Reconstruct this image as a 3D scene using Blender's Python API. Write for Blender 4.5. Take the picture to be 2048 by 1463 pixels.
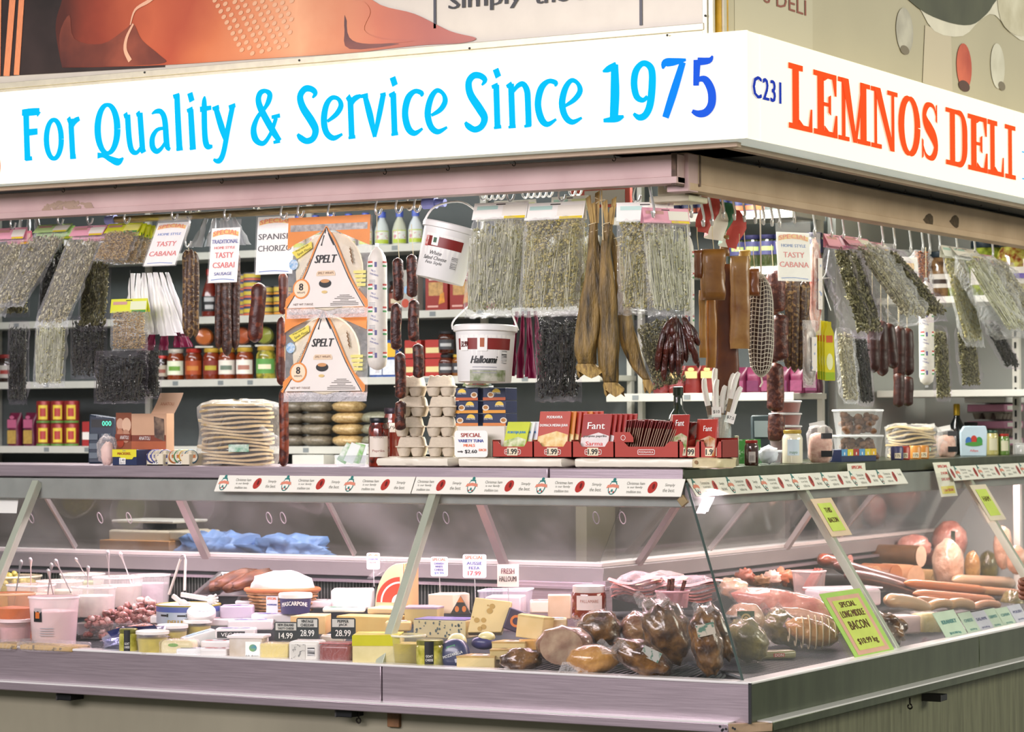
import bpy, bmesh, math, random
from mathutils import Vector, Matrix, noise, Euler
for o in list(bpy.data.objects): bpy.data.objects.remove(o, do_unlink=True)
SC = bpy.context.scene; COL = SC.collection
PI = math.pi
# ---------------------------------------------------------------- camera
FPX = 5319.5
YAW, PITCH, ROLL = 0.5175698, 0.0206078, -0.0040428
CAM = Vector((3.27419, -7.15801, 1.67642))
_f = Vector((-math.sin(YAW)*math.cos(PITCH), math.cos(YAW)*math.cos(PITCH), math.sin(PITCH)))
_r0 = Vector((math.cos(YAW), math.sin(YAW), 0)); _u0 = _r0.cross(_f)
_r = _r0*math.cos(ROLL)+_u0*math.sin(ROLL); _u = _u0*math.cos(ROLL)-_r0*math.sin(ROLL)
cd = bpy.data.cameras.new('camera'); cam = bpy.data.objects.new('camera', cd); COL.objects.link(cam)
cd.sensor_width = 36; cd.lens = FPX/2048*36; cd.clip_start = .1; cd.clip_end = 100
m3 = Matrix((_r, _u, -_f)).transposed(); cam.matrix_world = Matrix.Translation(CAM) @ m3.to_4x4()
cd.dof.use_dof = True; cd.dof.focus_distance = 8.6; cd.dof.aperture_fstop = 5.6
SC.camera = cam
vs = SC.view_settings; vs.view_transform = 'Standard'; vs.look = 'None'; vs.exposure = 0.5; vs.gamma = 1; vs.use_curve_mapping = False
# ---------------------------------------------------------------- world and large lights
wd = bpy.data.worlds.new('hall'); SC.world = wd; wd.use_nodes = True
wd.node_tree.nodes['Background'].inputs[0].default_value = (.84, .84, .78, 1)
wd.node_tree.nodes['Background'].inputs[1].default_value = .34
def area(name, loc, target, sx, sy, power, col):
    l = bpy.data.lights.new(name, 'AREA'); l.shape = 'RECTANGLE'; l.size = sx; l.size_y = sy; l.energy = power; l.color = col
    o = bpy.data.objects.new(name, l); COL.objects.link(o); o.location = loc
    o.rotation_euler = (Vector(target)-Vector(loc)).to_track_quat('-Z', 'Y').to_euler(); return o
area('hall_light_front', (-1.6, -6.5, 3.6), (-1.6, .4, 1.9), 7, 1.6, 380, (1, .90, .95))
area('hall_light_side', (6.2, 3.0, 3.6), (-.2, 2.0, 1.9), 6, 1.6, 230, (1, .96, .82))
area('stall_light_front', (-2.0, 1.35, 2.72), (-2.0, .9, 1.4), 3.6, .25, 85, (1, .97, .93))
area('stall_light_side', (-1.25, 2.4, 2.72), (-.7, 2.4, 1.4), 2.2, .25, 50, (1, .98, .9))
area('stall_light_back', (-3.4, 1.7, 2.75), (-3.4, 3.2, 1.7), 3.6, .25, 22, (.97, .98, 1))
area('case_tube_front', (-1.85, .56, 1.455), (-1.85, .50, .9), 3.1, .06, 25, (1, .74, .86))
area('case_tube_side', (-.56, 2.6, 1.455), (-.50, 2.6, .9), 2.9, .06, 25, (1, .78, .76))
# ---------------------------------------------------------------- helpers: image ray -> place in the stall
def ray(px, py): return _f+_r*((px-1024)/FPX)-_u*((py-731.5)/FPX)
def onY(px, py, Y): d = ray(px, py); return CAM+d*((Y-CAM.y)/d.y)
def onX(px, py, X): d = ray(px, py); return CAM+d*((X-CAM.x)/d.x)
def onZ(px, py, Z): d = ray(px, py); return CAM+d*((Z-CAM.z)/d.z)
def ppm(p): return FPX/((Vector(p)-CAM).dot(_f))      # pixels per metre at a point
def srgb(h):
    c = [int(h[i:i+2], 16)/255 for i in (0, 2, 4)]
    return tuple((x/12.92 if x <= .04045 else ((x+.055)/1.055)**2.4) for x in c)
# ---------------------------------------------------------------- materials
MATS = {}
def M(name, col='cccccc', rough=.5, metal=0, var=0, col2=None, scale=12, bump=0, bscale=None, emit=0, spec=.5, aniso=None, thr=None, sub=0, coat=0):
    if name in MATS: return MATS[name]
    m = bpy.data.materials.new(name); m.use_nodes = True; nt = m.node_tree; b = nt.nodes['Principled BSDF']
    c = srgb(col) if isinstance(col, str) else col
    b.inputs['Base Color'].default_value = (*c, 1); b.inputs['Roughness'].default_value = rough
    b.inputs['Metallic'].default_value = metal; b.inputs['Specular IOR Level'].default_value = spec
    if coat: b.inputs['Coat Weight'].default_value = coat; b.inputs['Coat Roughness'].default_value = .08
    if sub: b.inputs['Subsurface Weight'].default_value = sub; b.inputs['Subsurface Radius'].default_value = (.02, .008, .005)
    if emit:
        b.inputs['Emission Color'].default_value = (*c, 1); b.inputs['Emission Strength'].default_value = emit
    if var or col2 or bump:
        tc = nt.nodes.new('ShaderNodeTexCoord'); nz = nt.nodes.new('ShaderNodeTexNoise'); nz.inputs['Scale'].default_value = scale; nz.inputs['Detail'].default_value = 5
        src = tc.outputs['Object']
        if aniso:
            mp = nt.nodes.new('ShaderNodeMapping'); mp.inputs['Scale'].default_value = aniso; nt.links.new(src, mp.inputs[0]); src = mp.outputs[0]
        nt.links.new(src, nz.inputs['Vector'])
        if var or col2:
            rp = nt.nodes.new('ShaderNodeValToRGB'); nt.links.new(nz.outputs['Fac'], rp.inputs[0])
            lo, hi = thr or (.35, .65)
            rp.color_ramp.elements[0].position = lo; rp.color_ramp.elements[1].position = hi
            if col2: c2 = srgb(col2)
            else: c2 = tuple(min(1, x*(1+var)) for x in c); c = tuple(x*(1-var) for x in c)
            rp.color_ramp.elements[0].color = (*c, 1); rp.color_ramp.elements[1].color = (*c2, 1)
            nt.links.new(rp.outputs[0], b.inputs['Base Color'])
        if bump:
            bz = nz
            if bscale:
                bz = nt.nodes.new('ShaderNodeTexNoise'); bz.inputs['Scale'].default_value = bscale; nt.links.new(src, bz.inputs['Vector'])
            bp = nt.nodes.new('ShaderNodeBump'); bp.inputs['Strength'].default_value = bump; bp.inputs['Distance'].default_value = .01
            nt.links.new(bz.outputs['Fac'], bp.inputs['Height']); nt.links.new(bp.outputs[0], b.inputs['Normal'])
    MATS[name] = m; return m
def film(name, alpha=.2, col=(1, 1, 1), rough=.12, bump=.6, bscale=30, add=.30):
    """clear plastic: mostly see-through, glossy where it creases"""
    if name in MATS: return MATS[name]
    m = bpy.data.materials.new(name); m.use_nodes = True; nt = m.node_tree; b = nt.nodes['Principled BSDF']; out = nt.nodes['Material Output']
    b.inputs['Base Color'].default_value = (*col, 1); b.inputs['Roughness'].default_value = rough; b.inputs['Specular IOR Level'].default_value = .9
    tr = nt.nodes.new('ShaderNodeBsdfTransparent'); tr.inputs[0].default_value = (*[1-(1-c)*.35 for c in col], 1)
    mx = nt.nodes.new('ShaderNodeMixShader'); lw = nt.nodes.new('ShaderNodeLayerWeight'); lw.inputs['Blend'].default_value = .35
    mr = nt.nodes.new('ShaderNodeMapRange'); mr.inputs['To Min'].default_value = alpha; mr.inputs['To Max'].default_value = min(1, alpha+add)
    nt.links.new(lw.outputs['Facing'], mr.inputs[0]); nt.links.new(mr.outputs[0], mx.inputs[0])
    nt.links.new(tr.outputs[0], mx.inputs[1]); nt.links.new(b.outputs[0], mx.inputs[2]); nt.links.new(mx.outputs[0], out.inputs[0])
    if bump:
        tc = nt.nodes.new('ShaderNodeTexCoord'); nz = nt.nodes.new('ShaderNodeTexNoise'); nz.inputs['Scale'].default_value = bscale; nz.inputs['Detail'].default_value = 3; nz.inputs['Distortion'].default_value = 1.5
        bp = nt.nodes.new('ShaderNodeBump'); bp.inputs['Strength'].default_value = bump; bp.inputs['Distance'].default_value = .02
        nt.links.new(tc.outputs['Object'], nz.inputs['Vector']); nt.links.new(nz.outputs['Fac'], bp.inputs['Height'])
        for n in (b.inputs['Normal'], lw.inputs['Normal']): nt.links.new(bp.outputs[0], n)
    MATS[name] = m; return m
# ---------------------------------------------------------------- mesh collector
class G:
    def __init__(s): s.v = []; s.f = []; s.m = []; s.mi = 0
    def add(s, vs, fs):
        n = len(s.v); s.v += [tuple(p) for p in vs]
        for q in fs: s.f.append(tuple(i+n for i in q)); s.m.append(s.mi)
        return s
    def box(s, c, d, rot=None):
        hx, hy, hz = d[0]/2, d[1]/2, d[2]/2
        vs = [Vector((x*hx, y*hy, z*hz)) for x in (-1, 1) for y in (-1, 1) for z in (-1, 1)]
        if rot: R = Euler(rot).to_matrix(); vs = [R@p for p in vs]
        return s.add([p+Vector(c) for p in vs], [(0, 1, 3, 2), (4, 6, 7, 5), (0, 4, 5, 1), (2, 3, 7, 6), (0, 2, 6, 4), (1, 5, 7, 3)])
    def loft(s, rings, cap=True, close=False):
        n = len(rings[0]); vs = [p for r in rings for p in r]; fs = []
        k = len(rings)
        for i in range(k if close else k-1):
            a = i*n; b = ((i+1) % k)*n
            for j in range(n): fs.append((a+j, a+(j+1) % n, b+(j+1) % n, b+j))
        if cap and not close: fs.append(tuple(range(n-1, -1, -1))); fs.append(tuple((k-1)*n+j for j in range(n)))
        return s.add(vs, fs)
    def tube(s, pts, r, n=8, cap=True, close=False, fl=1.):
        pts = [Vector(p) for p in pts]; k = len(pts); rings = []
        rs = r if isinstance(r, (list, tuple)) else [r]*k
        T = []
        for i in range(k):
            a = pts[i-1] if (i > 0 or close) else pts[i]; b = pts[(i+1) % k] if (i < k-1 or close) else pts[i]
            t = (b-a); T.append(t.normalized() if t.length > 1e-9 else Vector((0, 0, 1)))
        up = Vector((0, 0, 1)) if abs(T[0].z) < .9 else Vector((0, 1, 0))
        nrm = T[0].cross(up).normalized()
        for i in range(k):
            nrm = (nrm-T[i]*nrm.dot(T[i])).normalized(); bi = T[i].cross(nrm)
            rings.append([pts[i]+(nrm*math.cos(2*PI*j/n)+bi*math.sin(2*PI*j/n)*fl)*rs[i] for j in range(n)])
        return s.loft(rings, cap, close)
    def lathe(s, prof, n=24, c=(0, 0, 0), cap=True):
        rings = [[(c[0]+r*math.cos(2*PI*j/n), c[1]+r*math.sin(2*PI*j/n), c[2]+z) for j in range(n)] for r, z in prof]
        return s.loft(rings, cap)
    def prism(s, poly, y0, y1):
        n = len(poly); vs = [(x, y0, z) for x, z in poly]+[(x, y1, z) for x, z in poly]
        return s.add(vs, [tuple(range(n)), tuple(range(2*n-1, n-1, -1))]+[(i, i+n, (i+1) % n+n, (i+1) % n) for i in range(n)])
    def poly(s, pts, y=0):
        return s.add([(x, y, z) for x, z in pts], [tuple(range(len(pts)))])
    def rect(s, x0, z0, x1, z1, y=0): return s.poly([(x0, z0), (x1, z0), (x1, z1), (x0, z1)], y)
    def disc(s, cx, cz, rx, rz=None, y=0, n=20, a=0):
        rz = rz or rx; P = []
        for i in range(n):
            t = 2*PI*i/n; x, z = rx*math.cos(t), rz*math.sin(t)
            P.append((cx+x*math.cos(a)-z*math.sin(a), cz+x*math.sin(a)+z*math.cos(a)))
        return s.poly(P, y)
    def ring(s, cx, cz, r0, r1, y=0, n=24, k=1.):
        vs = []; 
        for i in range(n):
            t = 2*PI*i/n
            for r in (r0, r1): vs.append((cx+r*math.cos(t), y, cz+r*k*math.sin(t)))
        return s.add(vs, [(2*i, 2*i+1, (2*i+3) % (2*n), (2*i+2) % (2*n)) for i in range(n)])
    def ribbon(s, P, y=0, sm=True):
        """P: (x, z, width) along a pen stroke in the xz plane"""
        if sm and len(P) > 2: P = crom(P, 5)
        vs = []
        for i, (x, z, w) in enumerate(P):
            a = P[max(i-1, 0)]; b = P[min(i+1, len(P)-1)]
            dx, dz = b[0]-a[0], b[1]-a[1]; L = math.hypot(dx, dz) or 1
            yy = y-i*4e-6; vs += [(x-dz/L*w/2, yy, z+dx/L*w/2), (x+dz/L*w/2, yy, z-dx/L*w/2)]
        return s.add(vs, [(2*i, 2*i+1, 2*i+3, 2*i+2) for i in range(len(P)-1)])
    def grid(s, fn, nu, nv, wu=False):
        vs = [fn(i/(nu if wu else nu-1), j/(nv-1)) for j in range(nv) for i in range(nu)]; fs = []
        for j in range(nv-1):
            for i in range(nu if wu else nu-1):
                i2 = (i+1) % nu; fs.append((j*nu+i, j*nu+i2, (j+1)*nu+i2, (j+1)*nu+i))
        return s.add(vs, fs)
    def cyl(s, r, z0, z1, a0, a1, n=12, r1=None):
        """label patch on a jar; angle 0 faces -y"""
        r1 = r1 or r
        return s.grid(lambda u, v: ((r+(r1-r)*v)*math.sin(a0+(a1-a0)*u), -(r+(r1-r)*v)*math.cos(a0+(a1-a0)*u), z0+(z1-z0)*v), n, 2)
    def blob(s, c, d, amp=.1, fr=2., seed=0, nu=16, nv=11, rot=None, pw=1.):
        R = Euler(rot).to_matrix() if rot else None; off = Vector((seed*7.13, seed*3.7, seed*1.9))
        def fn(u, v):
            a = 2*PI*u; b = PI*(v-.5)
            cx, sx, cz = math.cos(a)*math.cos(b), math.sin(a)*math.cos(b), math.sin(b)
            if pw != 1: cx, sx, cz = [math.copysign(abs(t)**pw, t) for t in (cx, sx, cz)]
            p = Vector((cx, sx, cz)); k = 1+amp*noise.noise(Vector((math.cos(a)*math.cos(b), math.sin(a)*math.cos(b), math.sin(b)))*fr+off)*2
            p = Vector((p.x*d[0], p.y*d[1], p.z*d[2]))*k
            if R: p = R@p
            return p+Vector(c)
        return s.grid(fn, nu, nv, True)
def crom(P, k=4):
    out = []; n = len(P)
    for i in range(n-1):
        p = [P[max(i-1, 0)], P[i], P[i+1], P[min(i+2, n-1)]]
        for j in range(k):
            t = j/k; out.append(tuple(.5*(2*b+(c-a)*t+(2*a-5*b+4*c-d)*t*t+(3*b-a-3*c+d)*t**3) for a, b, c, d in zip(*p)))
    out.append(tuple(P[-1])); return out
def mesh(g, mats, smooth=35):
    me = bpy.data.meshes.new('m'); me.from_pydata(g.v, [], g.f)
    for q in (mats if isinstance(mats, (list, tuple)) else [mats]): me.materials.append(q)
    if any(g.m): me.polygons.foreach_set('material_index', g.m)
    if smooth:
        me.polygons.foreach_set('use_smooth', [True]*len(g.f))
        if smooth < 180: me.set_sharp_from_angle(angle=math.radians(smooth))
    me.update(); return me
def ob(name, g, mats, parent=None, loc=None, rot=None, smooth=35, bev=0, kind=None, label=None, seg=2):
    me = g if isinstance(g, bpy.types.Mesh) else mesh(g, mats, smooth)
    o = bpy.data.objects.new(name, me); COL.objects.link(o)
    if parent: o.parent = parent
    if loc is not None: o.location = loc
    if rot is not None: o.rotation_euler = rot
    if kind: o['kind'] = kind
    if label: o['label'] = label
    if bev:
        b = o.modifiers.new('bevel', 'BEVEL'); b.width = bev; b.segments = seg; b.limit_method = 'ANGLE'; b.angle_limit = .6
    return o
def thing(name, label, cat, loc=(0, 0, 0), rz=0, group=None, rot=None):
    o = bpy.data.objects.new(name, None); COL.objects.link(o); o.empty_display_size = .05
    o.location = loc; o.rotation_euler = rot or (0, 0, rz); o['label'] = label; o['category'] = cat
    if group: o['group'] = group
    return o
def tag(o, label, cat, group=None):
    o['label'] = label; o['category'] = cat
    if group: o['group'] = group
    return o
def struct(name, g, mats, **k):
    o = ob(name, g, mats, **k); o['kind'] = 'structure'; return o
def copytree(o, parent=None):
    c = o.copy(); COL.objects.link(c)
    if parent: c.parent = parent
    for ch in o.children: copytree(ch, c)
    return c
TXT = {}
def rawtext(s, sp=1.0):
    k = (s, sp)
    if k not in TXT:
        cu = bpy.data.curves.new('t', 'FONT'); cu.body = s; cu.resolution_u = 2; cu.space_character = sp; cu.fill_mode = 'FRONT'
        o = bpy.data.objects.new('t', cu); me = bpy.data.meshes.new_from_object(o)
        bpy.data.objects.remove(o); bpy.data.curves.remove(cu)
        V = [v.co.copy() for v in me.vertices]; F = [tuple(p.vertices) for p in me.polygons]; bpy.data.meshes.remove(me)
        x0 = min(v.x for v in V); x1 = max(v.x for v in V); y0 = min(v.y for v in V); y1 = max(v.y for v in V)
        TXT[k] = ([((v.x-x0)/(x1-x0), (v.y-y0)/(y1-y0)) for v in V], F, (x1-x0)/(y1-y0))
    return TXT[k]
def T(par, s, h, x, z, mat, w=None, y=-.001, wrap=None, shear=0, a=0, name='lettering', bold=0, arch=0, fn=None, sp=1.0):
    """printed words, centred on (x, z), bounding box w by h, in the parent's xz plane facing -y"""
    V, F, asp = rawtext(s, sp); w = w or h*asp; g = G()
    for j, d in enumerate((0, -bold, bold) if bold else (0,)):
        vs = []
        for u, v in V:
            px, pz = (u-.5)*w+shear*(v-.5)*h+d, (v-.5)*h
            if arch: pz += arch*(1-(2*u-1)**2)
            if a: px, pz = px*math.cos(a)-pz*math.sin(a), px*math.sin(a)+pz*math.cos(a)
            px += x; pz += z
            if fn: vs.append(fn(px, pz))
            elif wrap: vs.append((wrap*math.sin(px/wrap), -wrap*math.cos(px/wrap), pz))
            else: vs.append((px, y-.0002*j, pz))
        g.add(vs, F)
    return ob(name, g, mat, par, smooth=0)
YF = lambda c, y: (c[0], y, c[1])
# ================================================================ the stall itself
STEEL = M('brushed_steel', 'aea0a8', .34, .75, var=.10, scale=6, aniso=(1, 1, 30), bump=.03)  # lilac light on the front is put into this base colour
STEELV = M('brushed_steel_upright', 'a9a89c', .36, .7, var=.08, scale=8, aniso=(30, 30, 1))
STEELD = M('worn_steel_panel', '8f8f84', .5, .35, var=.14, scale=3, aniso=(4, 4, .6), bump=.04)
ALU = M('aluminium', 'c9c7bd', .4, .6, var=.05, scale=20)
BLACK = M('black_plastic', '15181a', .45)
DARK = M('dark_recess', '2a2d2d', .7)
WHITEP = M('white_paint', 'e6e4dc', .5)
CREAM = M('cream_enamel', 'd9d3c4', .45, var=.05)
struct('floor', G().box((-1, -1, -.05), (30, 30, .1)), M('hall_floor', '4b4d42', .6, var=.2, scale=2))
# ---- back walls and the return between them
WG = M('grey_wall', 'b9bdba', .6, var=.05, scale=2)
struct('wall_back', G().box((-4.27, 3.38, 1.5), (6.30, .06, 3)), WG)
struct('wall_return', G().box((-1.15, 3.9, 1.5), (.06, 1.0, 3)), WG)
struct('wall_side', G().box((.35, 4.42, 1.5), (3.0, .06, 3)), WG)
struct('wall_left', G().box((-7.4, 1.9, 1.5), (.06, 3.0, 3)), WG)
struct('ceiling', G().box((-3.85, 2.45, 2.90), (7.1, 4.0, .06)), M('stall_ceiling', 'c8c8c2', .7))
# ---- lit fascia sign
SIGNW = M('sign_face_lit', 'fff6d8', .5, emit=.4)
SIGNC = M('sign_lettering_cyan', '0095d0', .9, emit=.5, spec=.1)
SIGN_DIM = M('sign_lettering_blue', '1c4fbe', .9, emit=.3, spec=.1)  # same cyan vinyl, weaker backlight put into the colour
SIGNN = M('sign_lettering_navy', '2038a8', .9, emit=.25, spec=.1)
SIGNO = M('sign_lettering_orange', 'e8481c', .9, emit=.4, spec=.1)
LIP = M('sign_lip', 'e3ede4', .35, emit=.25)
TAN = M('tan_trim', 'b79f86', .5, var=.06)
SZ0, SZ1 = 2.508, 2.828
sgf = thing('fascia_sign', 'long lit white sign reading For Quality & Service Since 1975 in blue', 'sign', (0, 0, SZ0))
for a, b in ((-6.2, -2.83), (-2.826, -.002)):
    ob('sign_panel', G().box(((a+b)/2, .05, .16), (b-a, .1, .32)), SIGNW, sgf)
ob('sign_lip', G().prism([(0, 0), (0, 1)], 0, 0) if False else G().add(
    [(-6.2, 0, 0), (0, 0, 0), (-6.2, .06, -.002), (-.06, .06, -.002)], [(0, 1, 3, 2)]), LIP, sgf, smooth=0)
ob('bottom_trim', G().box((-3.13, .075, -.009), (6.14, .03, .014)), TAN, sgf)
sgr = thing('fascia_sign', 'lit white sign with blue stall number and big orange shop name, right side', 'sign', (0, 0, SZ0))
for a, b in ((.002, 2.39), (2.394, 4.3)):
    ob('sign_panel', G().box((-.05, (a+b)/2+(.05 if a < 1 else 0), .16), (.1, b-a-.1 if a < 1 else b-a, .32)), SIGNW, sgr)
ob('sign_lip', G().add([(0, 0, 0), (0, 4.35, 0), (-.09, .09, -.002), (-.09, 4.35, -.002)],
    [(0, 1, 3, 2)]), LIP, sgr, smooth=0)
ob('bottom_trim', G().box((-.105, 2.22, -.009), (.03, 4.26, .014)), TAN, sgr)
ob('corner_bead', G().box((.001, -.001, .16), (.008, .008, .318)), M('aged_bead', 'e8e2cc', .5, emit=.5), sgr)
# hand lettered words, traced as pen strokes on the sign face: zoomA and zoomB are two tracing grids
def za(x, y, off=0): p = onY(off+x/2.6947, y/2.6947, 0); return p.x, p.z-SZ0
def ELL(cx, cy, rx, ry, ws, wt, n=20): return [(cx+rx*math.cos(2*PI*i/n), cy+ry*math.sin(2*PI*i/n), wt+(ws-wt)*abs(math.cos(2*PI*i/n))) for i in range(n+1)]
SW = [
 (0, 'F', [[(143,600,24),(146,720,23),(151,862,24)],[(121,607,20),(165,604,24),(216,600,22)],[(214,600,16),(204,628,4)],[(150,714,22),(206,708,20)],[(140,860,10),(177,852,14)]]),
 (0, 'o', [ELL(293,750,40,104,22,14)]),
 (0, 'r', [[(384,640,22),(395,850,22)],[(380,850,10),(412,842,16)],[(366,652,14),(386,640,20)],[(392,690,8),(405,655,20),(432,638,14)]]),
 (0, 'Q', [ELL(582,695,53,130,26,13),[(528,838,20),(560,838,14),(600,858,20),(640,872,24),(668,850,6)]]),
 (0, 'u', [[(690,618,22),(698,740,22),(712,808,20),(740,822,14),(768,785,12)],[(670,628,14),(692,617,20)],[(757,608,22),(772,818,22)],[(762,822,10),(788,806,12)],[(738,620,12),(760,610,20)]]),
 (0, 'a', [[(820,614,5),(845,600,15),(872,604,18),(891,650,22),(902,780,22),(920,806,10)],[(888,690,10),(850,700,14),(825,740,20),(825,790,22),(846,815,18),(872,800,14),(895,762,10)]]),
 (0, 'l', [[(956,510,22),(962,650,23),(970,805,24)],[(936,522,14),(970,508,10)],[(953,808,8),(988,798,14)]]),
 (0, 'i', [[(1030,590,22),(1042,800,24)],[(1010,598,12),(1042,586,16)],[(1025,803,8),(1058,793,14)],[(1018,530,30),(1046,517,28)]]),
 (0, 't', [[(1106,518,5),(1103,560,20),(1106,720,22),(1118,785,22),(1148,788,10)],[(1080,590,18),(1142,580,14)]]),
 (0, 'y', [[(1165,580,20),(1195,680,24),(1218,750,18)],[(1256,572,20),(1232,690,20),(1210,810,20),(1192,858,20),(1172,868,16),(1153,858,8)],[(1148,587,12),(1184,575,14)],[(1236,578,12),(1272,566,14)]]),
 (0, '&', [[(1510,760,18),(1470,700,24),(1412,595,24),(1395,540,22),(1405,502,20),(1432,490,14),(1456,508,20),(1450,545,20),(1428,585,14),(1392,630,16),(1370,690,22),(1376,742,24),(1402,770,18),(1432,765,16),(1468,705,14),(1490,635,16)],[(1466,632,12),(1512,622,14)],[(1476,768,10),(1512,758,14)]]),
 (0, 'S', [[(1686,528,6),(1702,502,18),(1680,480,20),(1645,480,22),(1620,520,24),(1635,580,26),(1680,650,28),(1703,700,26),(1690,745,22),(1655,760,20),(1622,742,20),(1606,722,10)]]),
 (0, 'e', [[(1766,655,10),(1815,615,18),(1840,570,20),(1825,533,14),(1790,528,16),(1760,570,22),(1748,650,24),(1762,715,22),(1800,744,18),(1848,722,8)]]),
 (0, 'r', [[(1890,525,22),(1898,738,22)],[(1880,744,8),(1918,736,12)],[(1870,538,12),(1894,520,20)],[(1898,570,8),(1912,534,20),(1948,516,12)]]),
 (700, 'v', [[(82,514,18),(110,620,24),(136,738,14)],[(182,508,20),(160,620,20),(136,738,12)],[(60,520,12),(100,512,14)],[(166,514,12),(196,506,12)]]),
 (700, 'i', [[(235,503,22),(243,725,22)],[(213,516,12),(246,502,16)],[(225,727,8),(262,718,12)],[(224,446,30),(254,431,28)]]),
 (700, 'c', [[(384,520,6),(390,503,16),(352,492,16),(315,530,24),(299,610,24),(315,688,24),(350,718,18),(394,692,8)]]),
 (700, 'e', [[(440,622,10),(490,590,18),(515,545,20),(503,504,14),(470,488,16),(438,530,22),(421,610,24),(437,680,22),(475,710,18),(526,685,8)]]),
 (700, 'S', [[(712,460,6),(730,432,18),(705,409,20),(668,408,22),(642,445,24),(652,510,26),(700,585,28),(727,635,26),(712,680,22),(675,698,20),(640,680,20),(623,658,10)]]),
 (700, 'i', [[(790,458,22),(797,688,22)],[(766,470,12),(800,457,16)],[(778,690,8),(818,682,12)],[(780,402,30),(810,386,28)]]),
 (700, 'n', [[(870,452,22),(878,685,22)],[(846,468,12),(876,450,16)],[(856,686,8),(896,680,12)],[(876,505,8),(905,465,16),(935,453,18),(957,490,22),(962,560,22),(966,680,22)],[(942,682,8),(978,672,14)]]),
 (700, 'c', [[(1106,466,6),(1112,447,16),(1072,438,16),(1032,478,24),(1015,560,24),(1032,638,24),(1066,670,18),(1114,642,8)]]),
 (700, 'e', [[(1160,572,10),(1213,535,18),(1242,490,20),(1228,448,14),(1195,434,16),(1162,478,22),(1145,555,24),(1161,625,22),(1200,658,18),(1252,634,8)]]),
 (700, '1', [[(1428,348,26),(1430,500,32),(1424,642,30)],[(1364,386,6),(1395,372,22),(1438,348,20)],[(1368,650,12),(1440,640,22),(1478,626,8)]]),
 (700, '9', [[(1606,520,14),(1580,540,16),(1547,520,22),(1533,455,24),(1541,388,24),(1570,347,20),(1600,344,20),(1627,375,24),(1631,450,26),(1620,560,26),(1595,618,24),(1560,633,20),(1530,612,10)]]),
 (700, '7', [[(1688,372,6),(1700,340,26),(1750,333,24),(1813,322,8)],[(1796,335,22),(1745,500,28),(1702,634,24)]]),
 (700, '5', [[(1956,300,6),(1938,326,20),(1875,332,26)],[(1873,322,26),(1867,462,20)],[(1860,458,10),(1885,428,16),(1920,432,24),(1950,490,28),(1951,560,28),(1922,604,26),(1880,613,22),(1846,598,12)]]),
]
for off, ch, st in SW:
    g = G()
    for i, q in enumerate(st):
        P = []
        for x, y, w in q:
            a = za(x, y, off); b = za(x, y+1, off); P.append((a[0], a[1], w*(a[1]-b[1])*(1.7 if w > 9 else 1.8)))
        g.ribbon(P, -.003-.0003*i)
    ob('letter', g, SIGN_DIM if ch in '5' else M('sign_lettering_azure', '0a6fd0', .9, emit=.4, spec=.1) if ch in '7' else SIGNC, sgf, smooth=0)  # last two digits bluer: fading backlight painted in, not another vinyl
g = G(); a = onY(0, 332, 0); g.disc(a.x-.004, a.z-SZ0, .008, .03, -.003); ob('letter', g, SIGNO, sgf)
# slab letters of the right sign, each in a unit box
def RC(*r): return [[(a, b), (c, b), (c, d), (a, d)] for a, b, c, d in r]
SL = {
 'L': RC((.17,0,.43,1),(0,.91,.6,1),(0,0,1,.085))+[[(.90,0),(1,0),(1,.36),(.95,.36),(.86,.08)],[(.43,.08),(.62,.08),(.43,.16)]],
 'E': RC((.17,0,.43,1),(0,.915,.95,1),(0,0,1,.085),(.43,.47,.70,.53))+[[(.88,1),(.97,1),(.97,.66),(.91,.66),(.80,.915)],[(.90,0),(1,0),(1,.36),(.94,.36),(.82,.08)],[(.62,.38),(.72,.34),(.72,.66),(.62,.62)],[(.43,.92),(.6,.92),(.43,.86)],[(.43,.08),(.62,.08),(.43,.16)]],
 'M': RC((.12,0,.21,.98),(0,.925,.28,1),(0,0,.33,.07),(.70,0,.88,1),(.72,.925,1,1),(.60,0,1,.075))+[[(.10,1),(.30,1),(.56,.0),(.46,.0)],[(.74,1),(.80,1),(.56,.0),(.49,.0)]],
 'N': RC((.13,0,.21,.98),(0,.925,.28,1),(0,0,.38,.075),(.78,0,.87,1),(.62,.925,1,1))+[[(.10,1),(.33,1),(.87,0),(.72,0)]],
 'D': RC((.20,0,.42,1),(0,.92,.55,1),(0,0,.55,.085)),
 'I': RC((.32,0,.66,1),(0,.915,1,1),(0,0,1,.085)),
 'F': RC((.30,0,.44,1),(0,.96,1,1),(0,0,.7,.04),(.40,.52,1,.56)), 'O': [], 'S': []}
LT, LB = onX(1380+600/3.048, 380/3.048, 0).z-SZ0, onX(1380+600/3.048, 778/3.048, 0).z-SZ0
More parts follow.
